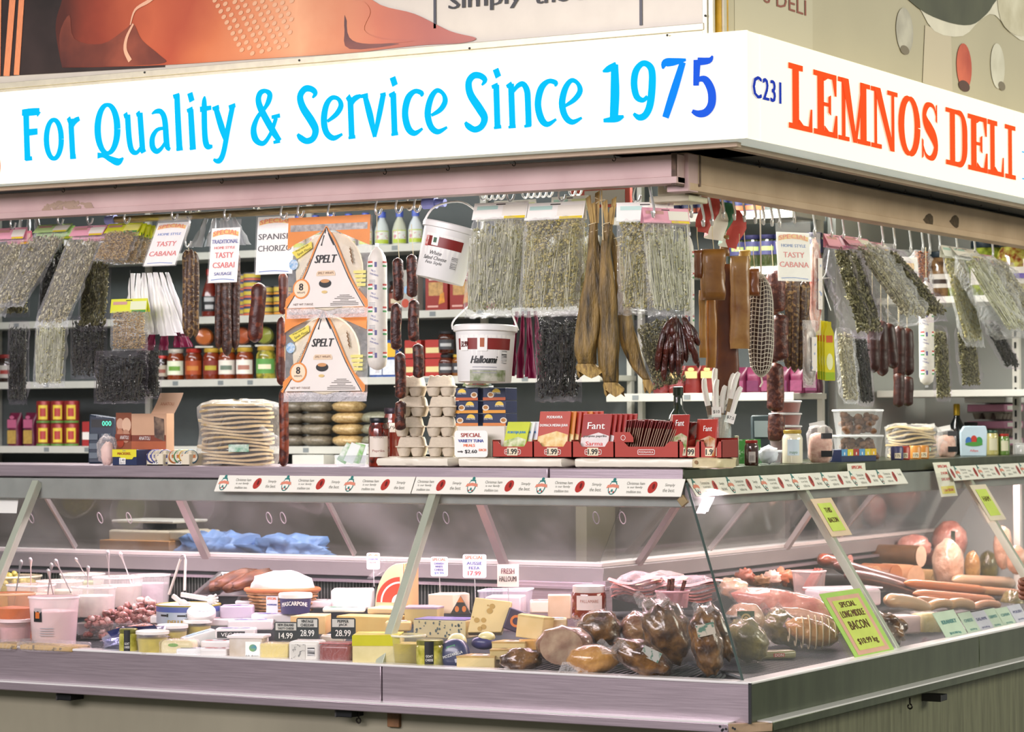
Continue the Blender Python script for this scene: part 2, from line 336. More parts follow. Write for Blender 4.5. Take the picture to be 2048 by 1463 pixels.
for ch, x0, x1 in (('L',598,738),('E',750,890),('M',900,1090),('N',1100,1258),('O',1265,1400),('S',1408,1508),('D',1555,1683),('E',1690,1805),('L',1810,1905),('I',1915,1978),('F',2018,2110)):
    y0, y1 = onX(1380+x0/3.048, 250, 0).y, onX(1380+x1/3.048, 250, 0).y; g = G(); lt, lb = (LT, LB) if ch != 'F' else (LT-.085, LB+.01)
    for i, p in enumerate(SL[ch]):
        for j in (-1, 0, 1): g.poly([(x+.012*j, z) for x, z in p], i*3e-4+j*8e-5)
    if ch == 'O': g.ribbon(ELL(.5, .5, .365, .465, .27, .07, 28), 0, False)
    if ch == 'D': g.ribbon([(.5, .96, .08), (.72, .93, .13), (.86, .75, .24), (.88, .5, .25), (.86, .25, .24), (.72, .07, .13), (.5, .04, .08)], .0015)
    if ch == 'S':
        g.ribbon([(.88, .80, .06), (.74, .93, .08), (.5, .96, .08), (.27, .89, .17), (.16, .75, .24), (.27, .62, .26), (.55, .50, .28), (.78, .38, .28), (.86, .24, .25), (.72, .10, .17), (.5, .04, .08), (.24, .08, .08), (.08, .22, .06)], 0)
        g.poly([(.84, .70), (.94, .66), (.94, 1), (.86, .97)], 4e-4); g.poly([(0, 0), (.1, .04), (.1, .32), (0, .36)], 4e-4)
    g.v = [(.003+d, y0+(y1-y0)*x, lb+(lt-lb)*z) for x, d, z in g.v]
    ob('letter', g, SIGNC if ch == 'F' else SIGNO, sgr, smooth=0)
y0, y1 = onX(1380+375/3.048, 170, 0).y, onX(1380+553/3.048, 170, 0).y; zt = onX(1380+375/3.048, 455/3.048, 0).z-SZ0; zb = onX(1380+375/3.048, 592/3.048, 0).z-SZ0
for j in range(3): T(sgr, 'C231', zt-zb, (y0+y1)/2+(j-1)*.0035, (zt+zb)/2, SIGNN, fn=lambda x, z: (.003+j*2e-4, x, z), w=(y1-y0)*.95, name='letter', sp=1.12)
# ---- beams under the sign, with the little screw hooks above them
PINK = M('pinkish_beam_paint', 'c4a9a5', .5, var=.07, col2='b79a97', scale=5, bump=.02)
PINKD = M('tan_beam_paint', 'c4aa8c', .5, var=.07, col2='b49a7c', scale=5, bump=.02)
RUST = M('rust_stain', '4a3a26', .8, var=.3, scale=30)
bf = thing('support_beam', 'pinkish painted beam with a rusty stain, under the front sign', 'beam', (0, .22, 2.418))
ob('beam_body', G().box((-3.3, .03, .035), (5.93, .06, .09)), PINK, bf, bev=.003)
ob('lower_flange', G().box((-3.3, .027, -.0), (5.93, .07, .022)), PINK, bf, bev=.002)
ob('end_plate', G().box((-.345, .03, .033), (.016, .075, .10)), M('chipped_brown', '5a4638', .7, var=.4, scale=40), bf)
g = G()
for i in range(60):
    random.seed(i); t = random.random(); g.disc(-2.84+.22*t, .012+random.random()*.03*(1-abs(t-.5)), .004+.012*random.random(), .003+.005*random.random(), -.0008-i*2e-5)
ob('rust_patch', g, M('brown_smear', 'a08a78', .8), bf)
br = thing('support_beam', 'tan painted beam with two dark burn marks, under the right sign', 'beam', (-.33, 0, 2.405))
ob('beam_body', G().box((-.03, 2.33, .045), (.06, 4.1, .115)), PINKD, br, bev=.003)
ob('lower_flange', G().box((-.027, 2.33, -.003), (.07, 4.1, .024)), PINKD, br, bev=.002)
ob('end_plate', G().box((-.03, .305, .04), (.075, .07, .118)), PINK, br, bev=.002)
ob('paint_chip', G().box((.0115, .345, .05), (.002, .010, .1)), M('chipped_brown', '5a4638'), br)
for px, py in ((1857, 440), (1909, 443)):
    p = onX(px, py, -.329); g = G()
    for i in range(5): g.add([(.0008+i*1e-4, p.y+(.05-.009*i)*math.cos(t*PI/6)*(1+.15*math.sin(t*2.3+i)), p.z-2.405+(.024-.004*i)*math.sin(t*PI/6)+.006*math.sin(t)) for t in range(12)], [tuple(range(12))])
    ob('burn_mark', g, [M('scorched_paint', '4f3f2a', .8, var=.3, scale=60)], br)
HK = M('dark_hook', '2b2620', .5, .5)
def screwhook(p, rz, lab, grp):
    P = [(0, 0, .03), (0, 0, .008)]+[(.006*math.sin(a), -.004, -.006+.008*math.cos(a)*.9+.002) for a in (0, .8, 1.6, 2.4, 3.1, 3.9, 4.5)]
    tag(ob('screw_hook', G().tube(P, .0016, 5), HK, None, p, (0, 0, rz)), lab, 'hook', grp)
for px, py, n in ((128, 378, 'leftmost small'), (232, 370, 'second small'), (445, 360, 'third small'), (556, 352, 'fourth small'), (771, 342, 'fifth small'), (897, 334, 'sixth small'), (1029, 325, 'seventh small'), (1229, 315, 'rightmost small')):
    screwhook(onY(px, py, .19), 0, n+' dark screw hook under the front sign, counted from left', 'small screw hooks under the sign')
for i, (px, py) in enumerate(((1517, 332), (1592, 338), (1640, 346), (1708, 362), (1756, 372), (1808, 383), (1859, 394), (1908, 407), (1960, 412), (1996, 422))):
    n = ('first', 'second', 'third', 'fourth', 'fifth', 'sixth', 'seventh', 'eighth', 'ninth', 'tenth')[i]
    screwhook(onX(px, py-4, -.30), PI/2, n+' small dark screw hook under the right sign, counted from the corner', 'small screw hooks under the sign')
# dark soffit between sign and beam, and the corner block seen through the gap
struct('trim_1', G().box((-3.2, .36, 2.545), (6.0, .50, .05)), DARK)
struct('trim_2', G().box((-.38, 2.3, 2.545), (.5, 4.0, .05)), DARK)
ob0 = ob('corner_bracket', G().box((-.44, .44, 2.45), (.10, .10, .13)).box((-.44, .44, 2.375), (.14, .14, .02)), M('corner_cream', 'cfc9ae', .6, var=.1), bev=.003)
tag(ob0, 'cream corner bracket seen in the gap between the two beams', 'bracket')
# ---- poster boards above the sign
PY = .19
def zp(x, y): p = onY(x, y, PY); return p.x, p.z-2.8
pf = thing('poster_board', 'large printed board of a glazed ham above the front sign', 'poster', (0, PY, 2.8))
POSTC = M('poster_cream', 'c0baac', .35, var=.03)
zpb = onY(700, 107, PY).z-2.8; xr = onY(1412, 40, PY).x
ob('print_sheet', G().box(((-6.2+xr)/2, .012, .75+zpb/2), (xr+6.2, .02, 1.5-zpb)), POSTC, pf)
ob('dark_print', G().poly([zp(*q) for q in ((-60, 156), (-60, -250), (440, -250), (300, -120), (150, 0), (118, 60), (125, 135), (330, 128), (330, 134))], -.001), M('print_dark_brown', '2c211f', .3, var=.4, scale=4), pf)
def gradprint(name, x0, x1, stops):
    m = M(name, 'c06a40', .3, col2='d09068', scale=2.2); nt = m.node_tree; b = nt.nodes['Principled BSDF']; nz = [n for n in nt.nodes if n.type == 'TEX_NOISE'][0]; tc = [n for n in nt.nodes if n.type == 'TEX_COORD'][0]
    sp = nt.nodes.new('ShaderNodeSeparateXYZ'); nt.links.new(tc.outputs['Object'], sp.inputs[0])
    mr = nt.nodes.new('ShaderNodeMapRange'); mr.inputs[1].default_value = x0; mr.inputs[2].default_value = x1; nt.links.new(sp.outputs[0], mr.inputs[0])
    ad = nt.nodes.new('ShaderNodeMath'); ad.operation = 'MULTIPLY_ADD'; ad.inputs[1].default_value = .30; nt.links.new(nz.outputs['Fac'], ad.inputs[0])
    sb = nt.nodes.new('ShaderNodeMath'); sb.operation = 'SUBTRACT'; sb.inputs[1].default_value = .15; nt.links.new(mr.outputs[0], sb.inputs[0]); nt.links.new(sb.outputs[0], ad.inputs[2])
    rp = nt.nodes.new('ShaderNodeValToRGB'); nt.links.new(ad.outputs[0], rp.inputs[0]); e = rp.color_ramp.elements
    e[0].position, e[1].position = stops[0][0], stops[-1][0]; e[0].color, e[1].color = (*srgb(stops[0][1]), 1), (*srgb(stops[-1][1]), 1)
    for p, c in stops[1:-1]: e.new(p).color = (*srgb(c), 1)
    nt.links.new(rp.outputs[0], b.inputs['Base Color']); return m
def hamcol(name, c1, c2, c3, sc=3.):
    m = M(name, c1, .3, col2=c2, scale=sc, thr=(.36, .62)); rp = [n for n in m.node_tree.nodes if n.type == 'VALTORGB'][0]; e = rp.color_ramp.elements.new(.5); e.color = (*srgb(c3), 1); return m
HAM1 = gradprint('print_ham_skin', -2.72, -1.15, ((0, '4a2018'), (.10, '8a3824'), (.22, 'b85a38'), (.30, 'a84a2e'), (.40, 'c06a40'), (.52, 'cc8458'), (.66, 'd69a70'), (.74, 'c07850'), (.84, 'b4603e'), (1, '98442e'))); HAM2 = hamcol('print_ham_pale', 'b8704c', 'd8a884', 'c88860'); HAM3 = hamcol('print_ham_shade', '4a2420', '8a4632', '6a3326')
g = G().poly([zp(*q) for q in crom([(125, 135), (112, 60), (122, 10), (150, -40), (300, -150), (560, -170), (690, -90), (745, 0), (830, 28), (900, 62), (952, 76), (925, 86), (850, 90), (780, 97), (700, 106), (500, 119), (330, 130), (200, 134), (125, 135)], 5)], -.002)
ob('ham_print', g, HAM1, pf)
ob('ham_shade_print', G().poly([zp(*q) for q in crom([(125, 134), (120, 70), (140, 30), (150, 78), (205, 88), (250, 60), (268, 48), (285, 80), (320, 110), (330, 126), (250, 132), (125, 134)], 4)], -.003), HAM3, pf)
ob('knuckle_shade_print', G().poly([zp(*q) for q in crom([(690, 30), (705, 60), (745, 84), (800, 88), (700, 98), (690, 60), (690, 30)], 4)], -.003), HAM3, pf)
ob('knuckle_print', G().poly([zp(*q) for q in crom([(695, 30), (705, 5), (730, 5), (742, 25), (730, 60), (765, 78), (830, 82), (740, 88), (700, 75), (695, 30)], 4)], -.004), HAM1, pf)
g = G()
for i in range(9):
    for j in range(12):
        x = 425+i*17+j*6-(i % 2)*2; y = -10+j*11-i*4
        if y > 108 or x > 585: continue
        c = zp(x, y); g.disc(c[0], c[1], .0105, .0075, -.004, 8, .4)
ob('scored_diamonds_print', g, M('print_ham_highlight', 'cfa07c', .3), pf)
g = G()
for q in ([(262, 50, 3), (272, 20, 6), (300, 2, 9), (330, -20, 4)], [(268, 48, 5), (255, 75, 8), (252, 100, 10), (262, 122, 12)]): g.ribbon([(*zp(a, b), w/700) for a, b, w in q], -.0045)
ob('fat_seam_print', g, M('print_fat', 'd8a888', .3), pf)
g = G()
for q in ([(2, 0, 5), (0, 152, 5)], [(26, 0, 18), (14, 152, 18)], [(44, 0, 16), (34, 150, 16)]): g.ribbon([(*zp(a, b), w/640) for a, b, w in q], -.003, False)
ob('cinnamon_print', g, M('print_cinnamon', 'd8885c', .3, var=.15, scale=40, aniso=(20, 1, 1)), pf)
g = G().box((*zp(870, 20)[:1], -.001, .2), (.0095, .002, .8)); x1 = zp(1282, 20)[0]; g.box((x1, -.001, .2), (.0095, .002, .8))
g.v = [(x, y, z if z > .05 else (zp(870, 57)[1] if x < x1-.1 else zpb+.01)) for x, y, z in g.v]
ob('dark_rule_print', g, M('print_navy_rule', '2a2f3a', .4), pf)
a, b = zp(898, 20), zp(1120, -8); T(pf, 'Simply', .062, (zp(898, 0)[0]+zp(1045, 0)[0])/2, zp(970, 2)[1], BLACK, w=zp(1045, 0)[0]-zp(898, 0)[0], y=-.002, bold=.002)
T(pf, 'the best.', .05, (zp(1070, 0)[0]+zp(1250, 0)[0])/2, zp(1120, -12)[1], BLACK, w=zp(1250, 0)[0]-zp(1070, 0)[0], y=-.002, bold=.002)
FRM = M('aluminium_frame', 'bdb9a8', .4, .35, var=.06, scale=30)
ob('bottom_frame', G().box(((-6.2+xr)/2, -.008, zpb-.012), (xr+6.2, .02, .022)).box(((-6.2+xr)/2, -.003, zpb-.03), (xr+6.2, .012, .02)), FRM, pf, bev=.002)
ob('side_frame', G().box((xr+.002, -.006, .35), (.018, .016, .75)).box((xr+.02, -.002, .35), (.018, .014, .75)), FRM, pf, bev=.002)
g = G()
for px, py in ((296, 146), (605, 122), (945, 98), (1340, 72), (1416, 33)): p = zp(px, py); g.lathe([(.004, 0), (.003, .003)], 8, (0, 0, 0)); g.v = g.v[:-16]+[(p[0]+x, -.019-z, p[1]+y) for x, y, z in g.v[-16:]]
ob('screw', g, DARK, pf)
ob('yellow_edge', G().box((-3.6, .0, zpb-.05), (5.2, .02, .03)), M('yellow_paint', 'c9a21a', .5, var=.15), pf)
# corner post between the boards
cp = onY(1430, 40, .2)
tag(ob('corner_post', G().box((cp.x-.01, .24, 3.3), (.045, .06, 1.0)), M('yellow_post', 'c2981c', .5, var=.2, scale=15), None), 'yellow painted corner post between the two poster boards', 'post')
PX = -.19
pr = thing('poster_board', 'beige board printed with Christmas baubles and a platter above right sign', 'poster', (PX, 0, 2.8))
def zq(x, y): p = onX(x, y, PX); return p.y, p.z-2.8
def Q(P, d): return [(d, *zq(*q)) for q in P]
yl = zq(1446, 50)[0]
BEI = M('poster_beige', 'b9b196', .35, var=.04, scale=2)
ob('print_sheet', G().box((-.012, (yl+6)/2, .8), (.02, 6-yl, 1.9)), BEI, pr)
ob('side_frame', G().box((.004, yl-.012, .7), (.02, .022, 1.4)), FRM, pr, bev=.002)
ob('pale_panel_print', G().add(Q(((1470, 66), (1468, -200), (1625, -200), (1626, 110)), -.001), [(0, 1, 2, 3)]), M('print_pale_beige', 'c2bba2', .35), pr)
yy0, yy1 = zq(1497, 0)[0], zq(1612, 15)[0]
zt = zq(1612, 1)[1]; zb = zq(1612, 32)[1]; w = yy1-yy0
T(pr, 'LEMNOS DELI', zt-zb, (yy1+yy0)/2-.35*w, (zt+zb)/2, M('print_brown_red', '8a4a38', .4), w=w*1.7, fn=lambda x, z: (.001, x, z), bold=0)
def pe(name, px, py, rx, ry, m, d=.001):
    c = zq(px, py); e = zq(px+rx, py); f = zq(px, py-ry)
    ob(name, G().add([(d, c[0]+(e[0]-c[0])*math.cos(t*PI/12), c[1]+(f[1]-c[1])*math.sin(t*PI/12)) for t in range(24)], [tuple(range(24))]), m, pr)
SILV = M('print_silver', 'c4bfae', .35, col2='8d887c', scale=6); 
pe('bauble_print', 1809, 62, 17, 46, SILV); pe('bauble_shadow_print', 1809, 100, 9, 9, M('print_shadow', '7a705c', .4), .0015)
pe('bauble_print', 1928, 133, 15, 46, M('print_red', 'b0442e', .35, col2='d86a4a', scale=5)); pe('bauble_shadow_print', 1928, 172, 11, 11, M('print_shadow_red', '54382c', .4), .0015)
pe('bauble_print', 1995, 132, 14, 45, M('print_pearl', 'dcd8c6', .35, col2='c2bda8', scale=5)); pe('bauble_shadow_print', 2003, 172, 7, 9, M('print_shadow', '7a705c'), .0015)
ob('platter_print', G().add(Q(crom([(1770, -30), (1830, 5), (1868, 62), (1925, 72), (1960, 40), (1990, 30), (2040, 80), (2120, 70), (2120, -60), (1770, -60)], 3), .001), [tuple(range(28))]), M('print_platter', 'ddd7c4', .35, var=.05), pr)
ob('dark_leaf_print', G().add(Q(crom([(1812, -4), (1850, 26), (1900, 46), (1940, 50), (1965, 35), (1985, 10), (1992, -30), (1812, -30)], 3), .002), [tuple(range(22))]), M('print_dark_green', '4b4d38', .35, var=.2, scale=5), pr)
ob('shine_print', G().add(Q(((1850, 50), (1902, 68), (1905, 185), (1845, 165)), .0005), [(0, 1, 2, 3)]), M('print_blush', 'c9bda4', .35), pr)
ob('gravy_boat_print', G().add(Q(crom([(1992, -20), (2000, 40), (2030, 70), (2070, 60), (2090, -20)], 3), .003), [tuple(range(13))]), M('print_ivory', 'e2dcc4', .35, col2='b4ab8c', scale=4), pr)
# ================================================================ refrigerated display cases
ZC = 1.523; YC = .416
GL = bpy.data.materials.new('case_glass'); GL.use_nodes = True
def _glass(m, tint, dirt_haze):
    nt = m.node_tree; nt.nodes.remove(nt.nodes['Principled BSDF']); out = nt.nodes['Material Output']
    tr = nt.nodes.new('ShaderNodeBsdfTransparent'); tr.inputs[0].default_value = (*tint, 1)
    gl = nt.nodes.new('ShaderNodeBsdfGlossy'); gl.inputs['Roughness'].default_value = .03
    df = nt.nodes.new('ShaderNodeBsdfDiffuse'); df.inputs[0].default_value = (.8, .8, .8, 1)
    lw = nt.nodes.new('ShaderNodeLayerWeight'); lw.inputs['Blend'].default_value = .5
    pw = nt.nodes.new('ShaderNodeMath'); pw.operation = 'POWER'; pw.inputs[1].default_value = 4; nt.links.new(lw.outputs['Facing'], pw.inputs[0])
    fr = nt.nodes.new('ShaderNodeMath'); fr.operation = 'MULTIPLY_ADD'; fr.inputs[1].default_value = .5; fr.inputs[2].default_value = .025; nt.links.new(pw.outputs[0], fr.inputs[0])
    m1 = nt.nodes.new('ShaderNodeMixShader'); m2 = nt.nodes.new('ShaderNodeMixShader')
    nz = nt.nodes.new('ShaderNodeTexNoise'); nz.inputs['Scale'].default_value = 3; nz.inputs['Detail'].default_value = 6
    mr = nt.nodes.new('ShaderNodeMapRange'); mr.inputs['From Min'].default_value = .45; mr.inputs['From Max'].default_value = .8; mr.inputs['To Max'].default_value = dirt_haze
    tc = nt.nodes.new('ShaderNodeTexCoord'); nt.links.new(tc.outputs['Object'], nz.inputs['Vector']); nt.links.new(nz.outputs['Fac'], mr.inputs[0])
    nt.links.new(fr.outputs[0], m1.inputs[0]); nt.links.new(tr.outputs[0], m1.inputs[1]); nt.links.new(gl.outputs[0], m1.inputs[2])
    nt.links.new(mr.outputs[0], m2.inputs[0]); nt.links.new(m1.outputs[0], m2.inputs[1]); nt.links.new(df.outputs[0], m2.inputs[2]); nt.links.new(m2.outputs[0], out.inputs[0])
_glass(GL, (.98, .985, .98), .03)
GLB = bpy.data.materials.new('back_door_glass'); GLB.use_nodes = True; _glass(GLB, (.80, .80, .82), .2)  # pale haze mixed in to lighten the view through the doors
MAT_R = M('black_ribbed_mat', '1b2226', .5)
GRILL = M('dark_vent', '24292b', .6)
# a builder in "run" coordinates: u along the front (0 at the corner, growing away), d inward from the rim, z up
def frontmap(u, d, z): return (-u, d, z)
def sidemap(u, d, z): return (-d, u, z)
GT = (.395, 1.478); GB = (.042, .903)          # top and bottom line of the sloping glass: (inset, height)
def run(mp, root, L, seams, posts, bposts, panes):
    def sl(name, u0, u1, prof, m, bev=.0, cut0=False, **k):
        """extrude an (inset, height) outline along the run; at the corner it is mitred"""
        g = G(); r0 = [mp((u0 if u0 > 0 else d), d, z) for d, z in prof]; r1 = [mp(u1, d, z) for d, z in prof]
        if mp is sidemap: r0, r1 = r1, r0
        g.loft([r1, r0]); return ob(name, g, m, root, bev=bev, **k)
    us = [0]+seams+[L]
    for a, b in zip(us, us[1:]):
        sl('fascia_panel', a+(.002 if a else 0), b-.002, [(0, .783), (0, .903), (.035, .903), (.035, .783)], STEEL if mp is frontmap else STEELG, bev=.003)
    sl('rim_edge', 0, L, [(-.004, .898), (-.004, .906), (.055, .906), (.055, .898)], M('rim_bright', 'eeecea', .25, .3), bev=.002)  # rim coloured pale to carry its highlight
    sl('rail_edge', .05, L, [(-.047, .784), (-.047, .789), (0, .789), (0, .784)], M('rim_bright'))  # strip added to draw the highlight line along the rail top
    g = G(); pr = [(-.045, .757), (-.045, .785), (.0, .785), (.0, .757)]; c0 = .085 if mp is frontmap else .10
    sl('bumper_rail', c0-.035, L, pr, STEEL if mp is frontmap else STEELG, bev=.003)
    sl('kick_panel', .05, L, [(.06, 0), (.06, .75), (.09, .75), (.09, 0)], KICK if mp is frontmap else KICKR)
    sl('insulated_floor', 0, L, [(.035, .80), (.035, .885), (1.06, .935), (1.06, .80)], STEELD)
    sl('ribbed_mat', 0, L, [(.06, .886), (.06, .890), (1.0, .937), (1.0, .933)], MAT_R)
    g = G()
    n = int((L-.1)/.024) if mp is frontmap else 90
    for i in range(n):
        u = .09+i*.024
        d1 = min(.42, u-.02); 
        if d1 < .1: continue
        g.loft([[mp(u-.005, .06, .889), mp(u+.005, .06, .889), mp(u+.003, .06, .8955), mp(u-.003, .06, .8955)], [mp(u-.005, d1, .907), mp(u+.005, d1, .907), mp(u+.003, d1, .9135), mp(u-.003, d1, .9135)]])
    ob('mat_ribs', g, MAT_R, root, kind='stuff')
    sl('back_panel', 0, L, [(1.04, .80), (1.04, 1.115), (1.07, 1.115), (1.07, .80)], GRILL)
    g = G()
    if mp is frontmap:
        for i in range(int((L-1.0)/.014)): p = mp(1.15+i*.014, 1.035, 1.045); g.box(p, (.005, .012, .085))
        ob('vent_slats', g, M('vent_bar', '6a6d68', .4, .5), root, kind='stuff')
    sl('vent_rail', 0, L, [(1.0, 1.09), (1.0, 1.10), (1.04, 1.10), (1.04, 1.09)], STEEL)
    sl('back_sill', 0, L, [(1.02, 1.112), (1.02, 1.166), (1.10, 1.166), (1.10, 1.112)], SILL, bev=.003)
    sl('sill_track', 0, L, [(1.03, 1.166), (1.03, 1.182), (1.09, 1.182), (1.09, 1.166)], M('track_white', 'c4bcb8', .35), bev=.003)
    sl('top_housing', 0, L, [(.41, 1.40), (.41, 1.475), (.47, 1.475), (.47, 1.40)], M('housing_grey', '8d918c', .5, .2, var=.08), bev=.004)
    sl('light_baffle', 0, L, [(.47, 1.46), (.47, 1.478), (.82, 1.478), (.82, 1.46)], M('case_soffit', 'cfc7cc', .5))
    # sloping glass, front and back
    for a, b in panes:
        sl('glass_pane', a, b, [(GB[0], GB[1]), (GT[0], GT[1]), (GT[0]+.006, GT[1]), (GB[0]+.006, GB[1])], GL, smooth=0)
    bp = [.0]+bposts+[L]
    for a, b in zip(bp, bp[1:]):
        sl('back_door_pane', a, b, [(1.05, 1.18), (.815, 1.46), (.820, 1.46), (1.055, 1.18)], GLB, smooth=0)
    def bar(name, u, A, B, w, t, m):
        g = G(); n = Vector((B[0]-A[0], B[1]-A[1])).normalized(); q = (n.y*t, -n.x*t)
        g.loft([[mp(u-w/2, A[0], A[1]), mp(u+w/2, A[0], A[1]), mp(u+w/2, A[0]+q[0], A[1]+q[1]), mp(u-w/2, A[0]+q[0], A[1]+q[1])], [mp(u-w/2, B[0], B[1]), mp(u+w/2, B[0], B[1]), mp(u+w/2, B[0]+q[0], B[1]+q[1]), mp(u-w/2, B[0]+q[0], B[1]+q[1])]])
        return ob(name, g, m, root, bev=.001)
    for u in posts: bar('glass_post', u, (GB[0]-.004, GB[1]), (GT[0]-.004, GT[1]-.01), .028, .03, POSTM)
    for u in bposts: bar('back_door_post', u, (1.048, 1.12 if u in bposts[::2] else 1.182), (.80, 1.46), .032 if u in bposts[::2] else .01, .02, M('door_post', 'b5a5a2', .4, .5))
POSTM = M('post_aluminium', 'bfc6b4', .35, .55, var=.04)
SILL = M('sill_steel', '8e8888', .4, .4, var=.06, scale=5)
STEELG = M('olive_reflecting_steel', '565e48', .28, .75, var=.16, scale=5, aniso=(3, 3, .8))  # same steel, green hall reflection painted into its colour
KICK = M('kick_panel_grey', '8c8874', .55, .2, var=.10, scale=4, aniso=(1, 1, .4))
KICKR = M('kick_panel_green', '6e6f58', .55, .25, var=.2, scale=8, aniso=(1, 6, .5))
cf = thing('display_case', 'long steel and glass refrigerated case filled with cheese, front side', 'display case')
run(frontmap, cf, 6.2, [1.283], [1.318, 3.02], [1.42, 2.07, 2.72, 3.37, 4.0], [(0, 1.30), (1.335, 3.0), (3.04, 6.2)])
cs = thing('display_case', 'steel and glass refrigerated case filled with meats, running away right', 'display case')
run(sidemap, cs, 4.3, [1.97], [1.29, 2.93], [1.30, 1.95, 2.6, 3.2], [(0, 1.275), (1.305, 2.915), (2.945, 4.3)])
# corner pieces
g = G().add([(x, y, z) for z in (.757, .785) for x, y in ((-.050, -.045), (.045, .06), (.0, .06), (-.05, -.005))], [(0, 1, 5, 4), (1, 2, 6, 5), (2, 3, 7, 6), (3, 0, 4, 7), (4, 5, 6, 7), (3, 2, 1, 0)])
ob('corner_bumper', g, M('worn_corner_steel', 'b79c80', .45, .4, var=.15, scale=14), cf, bev=.002)
g = G()
for px, py in ((1440, 1452), (1446, 1458), (1452, 1457), (1444, 1460), (1466, 1455), (1470, 1457)): p = onY(px, py, -.0452); g.add([(p.x+.004*math.cos(t*PI/4), -.0462, p.z+.004*math.sin(t*PI/4)) for t in range(8)], [tuple(range(8))])
ob('rivet_hole', g, BLACK, cf)
ob('corner_seam', G().box((.0, .0, .843), (.008, .008, .12)), BLACK, cf)
g = G(); a, b = Vector((-.042, .042, .903)), Vector((-.395, .395, 1.478)); g.tube([a, b], .0045, 6); ob('glass_joint', g, M('joint_dark', '3c4a46', .3), cf)
ob('glass_clip', G().box(onY(1366, 1001, .375), (.03, .012, .028), (0, .9, 0)), M('brass_clip', '8d7a55', .4, .5), cf, bev=.002)
ob('corner_post_back', G().box((-1.03, 1.03, 1.02), (.05, .05, .2)), STEEL, cf)
for u, w in ((1.04, .36), (1.40, .02)): ob('vent_cover', G().box((-(u+w/2), 1.022, 1.02), (w, .02, .19)), STEEL, cf, bev=.003)
# black bracket tubes under the rail
def btube(p, lab, rz=0):
    t = thing('support_tube', lab, 'bracket', p, rz); ob('tube_body', G().box((.03, .12, 0), (.06, .30, .022)), M('black_steel', '17191b', .4, .4), t, bev=.002)
    ob('tube_rim', G().box((-.0015, .12, 0), (.006, .30, .024)), M('black_steel_rim', '32302e', .5), t)
btube(onY(125, 1391, .02), 'black square support tube under the case, left of the two')
btube(onY(682, 1424, .02), 'black square support tube under the case, below the cheddar signs')
btube(onX(1866, 1395, -.02), 'black square support tube under the right case', PI/2)
tag(ob('screw_eye', G().tube([(0, 0, .03), (0, 0, .01)]+[(.008*math.sin(a), 0, .002-.008*(1-math.cos(a))+.006) for a in [i*.8 for i in range(8)]], .003, 6), HK, None, onY(717, 1440, .03)), 'dark screw eye hanging under the front case', 'hook')
tag(ob('screw_eye', G().tube([(0, 0, .03), (0, 0, .01)]+[(.008*math.sin(a), 0, .002-.008*(1-math.cos(a))+.006) for a in [i*.8 for i in range(8)]], .003, 6), HK, None, onX(1820, 1412, -.03)), 'dark screw eye hanging under the right case', 'hook')
tag(ob('timber_block', G().box((0, .03, 0), (.045, .05, .07)), M('old_timber', '6a4a2c', .7, var=.3, scale=30), None, onY(784, 1432, .04), bev=.003), 'small brown timber block under the front case rail', 'block')
# ---- counter tops
ctf = thing('countertop', 'long stainless counter top over the cheese case', 'countertop', (0, 0, ZC))
for a, b in ((-6.2, -.905), (-.901, None)):
    P = [(a, YC), (b if b else -YC, YC), (b if b else -.86, .86), (a, .86)]
    g = G().add([(x, y, z) for z in (-.043, 0) for x, y in P], [(0, 1, 5, 4), (1, 2, 6, 5), (2, 3, 7, 6), (3, 0, 4, 7), (4, 5, 6, 7), (3, 2, 1, 0)])
    ob('top_panel', g, STEEL, ctf, bev=.004)
cts = thing('countertop', 'stainless counter top with a greenish edge over the meat case', 'countertop', (0, 0, ZC))
P = [(-YC, YC), (-YC, 4.3), (-.86, 4.3), (-.86, .86)]
ob('top_panel', G().add([(x, y, z) for z in (-.043, 0) for x, y in P], [(0, 1, 5, 4), (1, 2, 6, 5), (2, 3, 7, 6), (3, 0, 4, 7), (4, 5, 6, 7), (3, 2, 1, 0)]), STEELG, cts, bev=.004)
# ---- the work bench behind, seen through the back glass
wb = thing('work_bench', 'dim work bench standing behind the case glass', 'bench', (0, 0, 0))
ob('bench_top', G().box((-3.75, 1.85, 1.10), (5.0, .5, .04)), M('bench_top', '8c8a80', .4, .4), wb, bev=.003)
ob('bench_front', G().box((-3.75, 2.05, .55), (5.0, .04, 1.06)), M('bench_front', '4c4a46', .6), wb)
struct('trim_3', G().box((-3.6, 2.78, .74), (5.0, .05, 1.48)), M('back_cabinet_dark', '5e564c', .6, var=.15, scale=2))
struct('trim_4', G().box((-1.9, 3.0, .72), (.05, 1.0, 1.44)), M('back_cabinet_tan', '8e8470', .6, var=.15, scale=2))
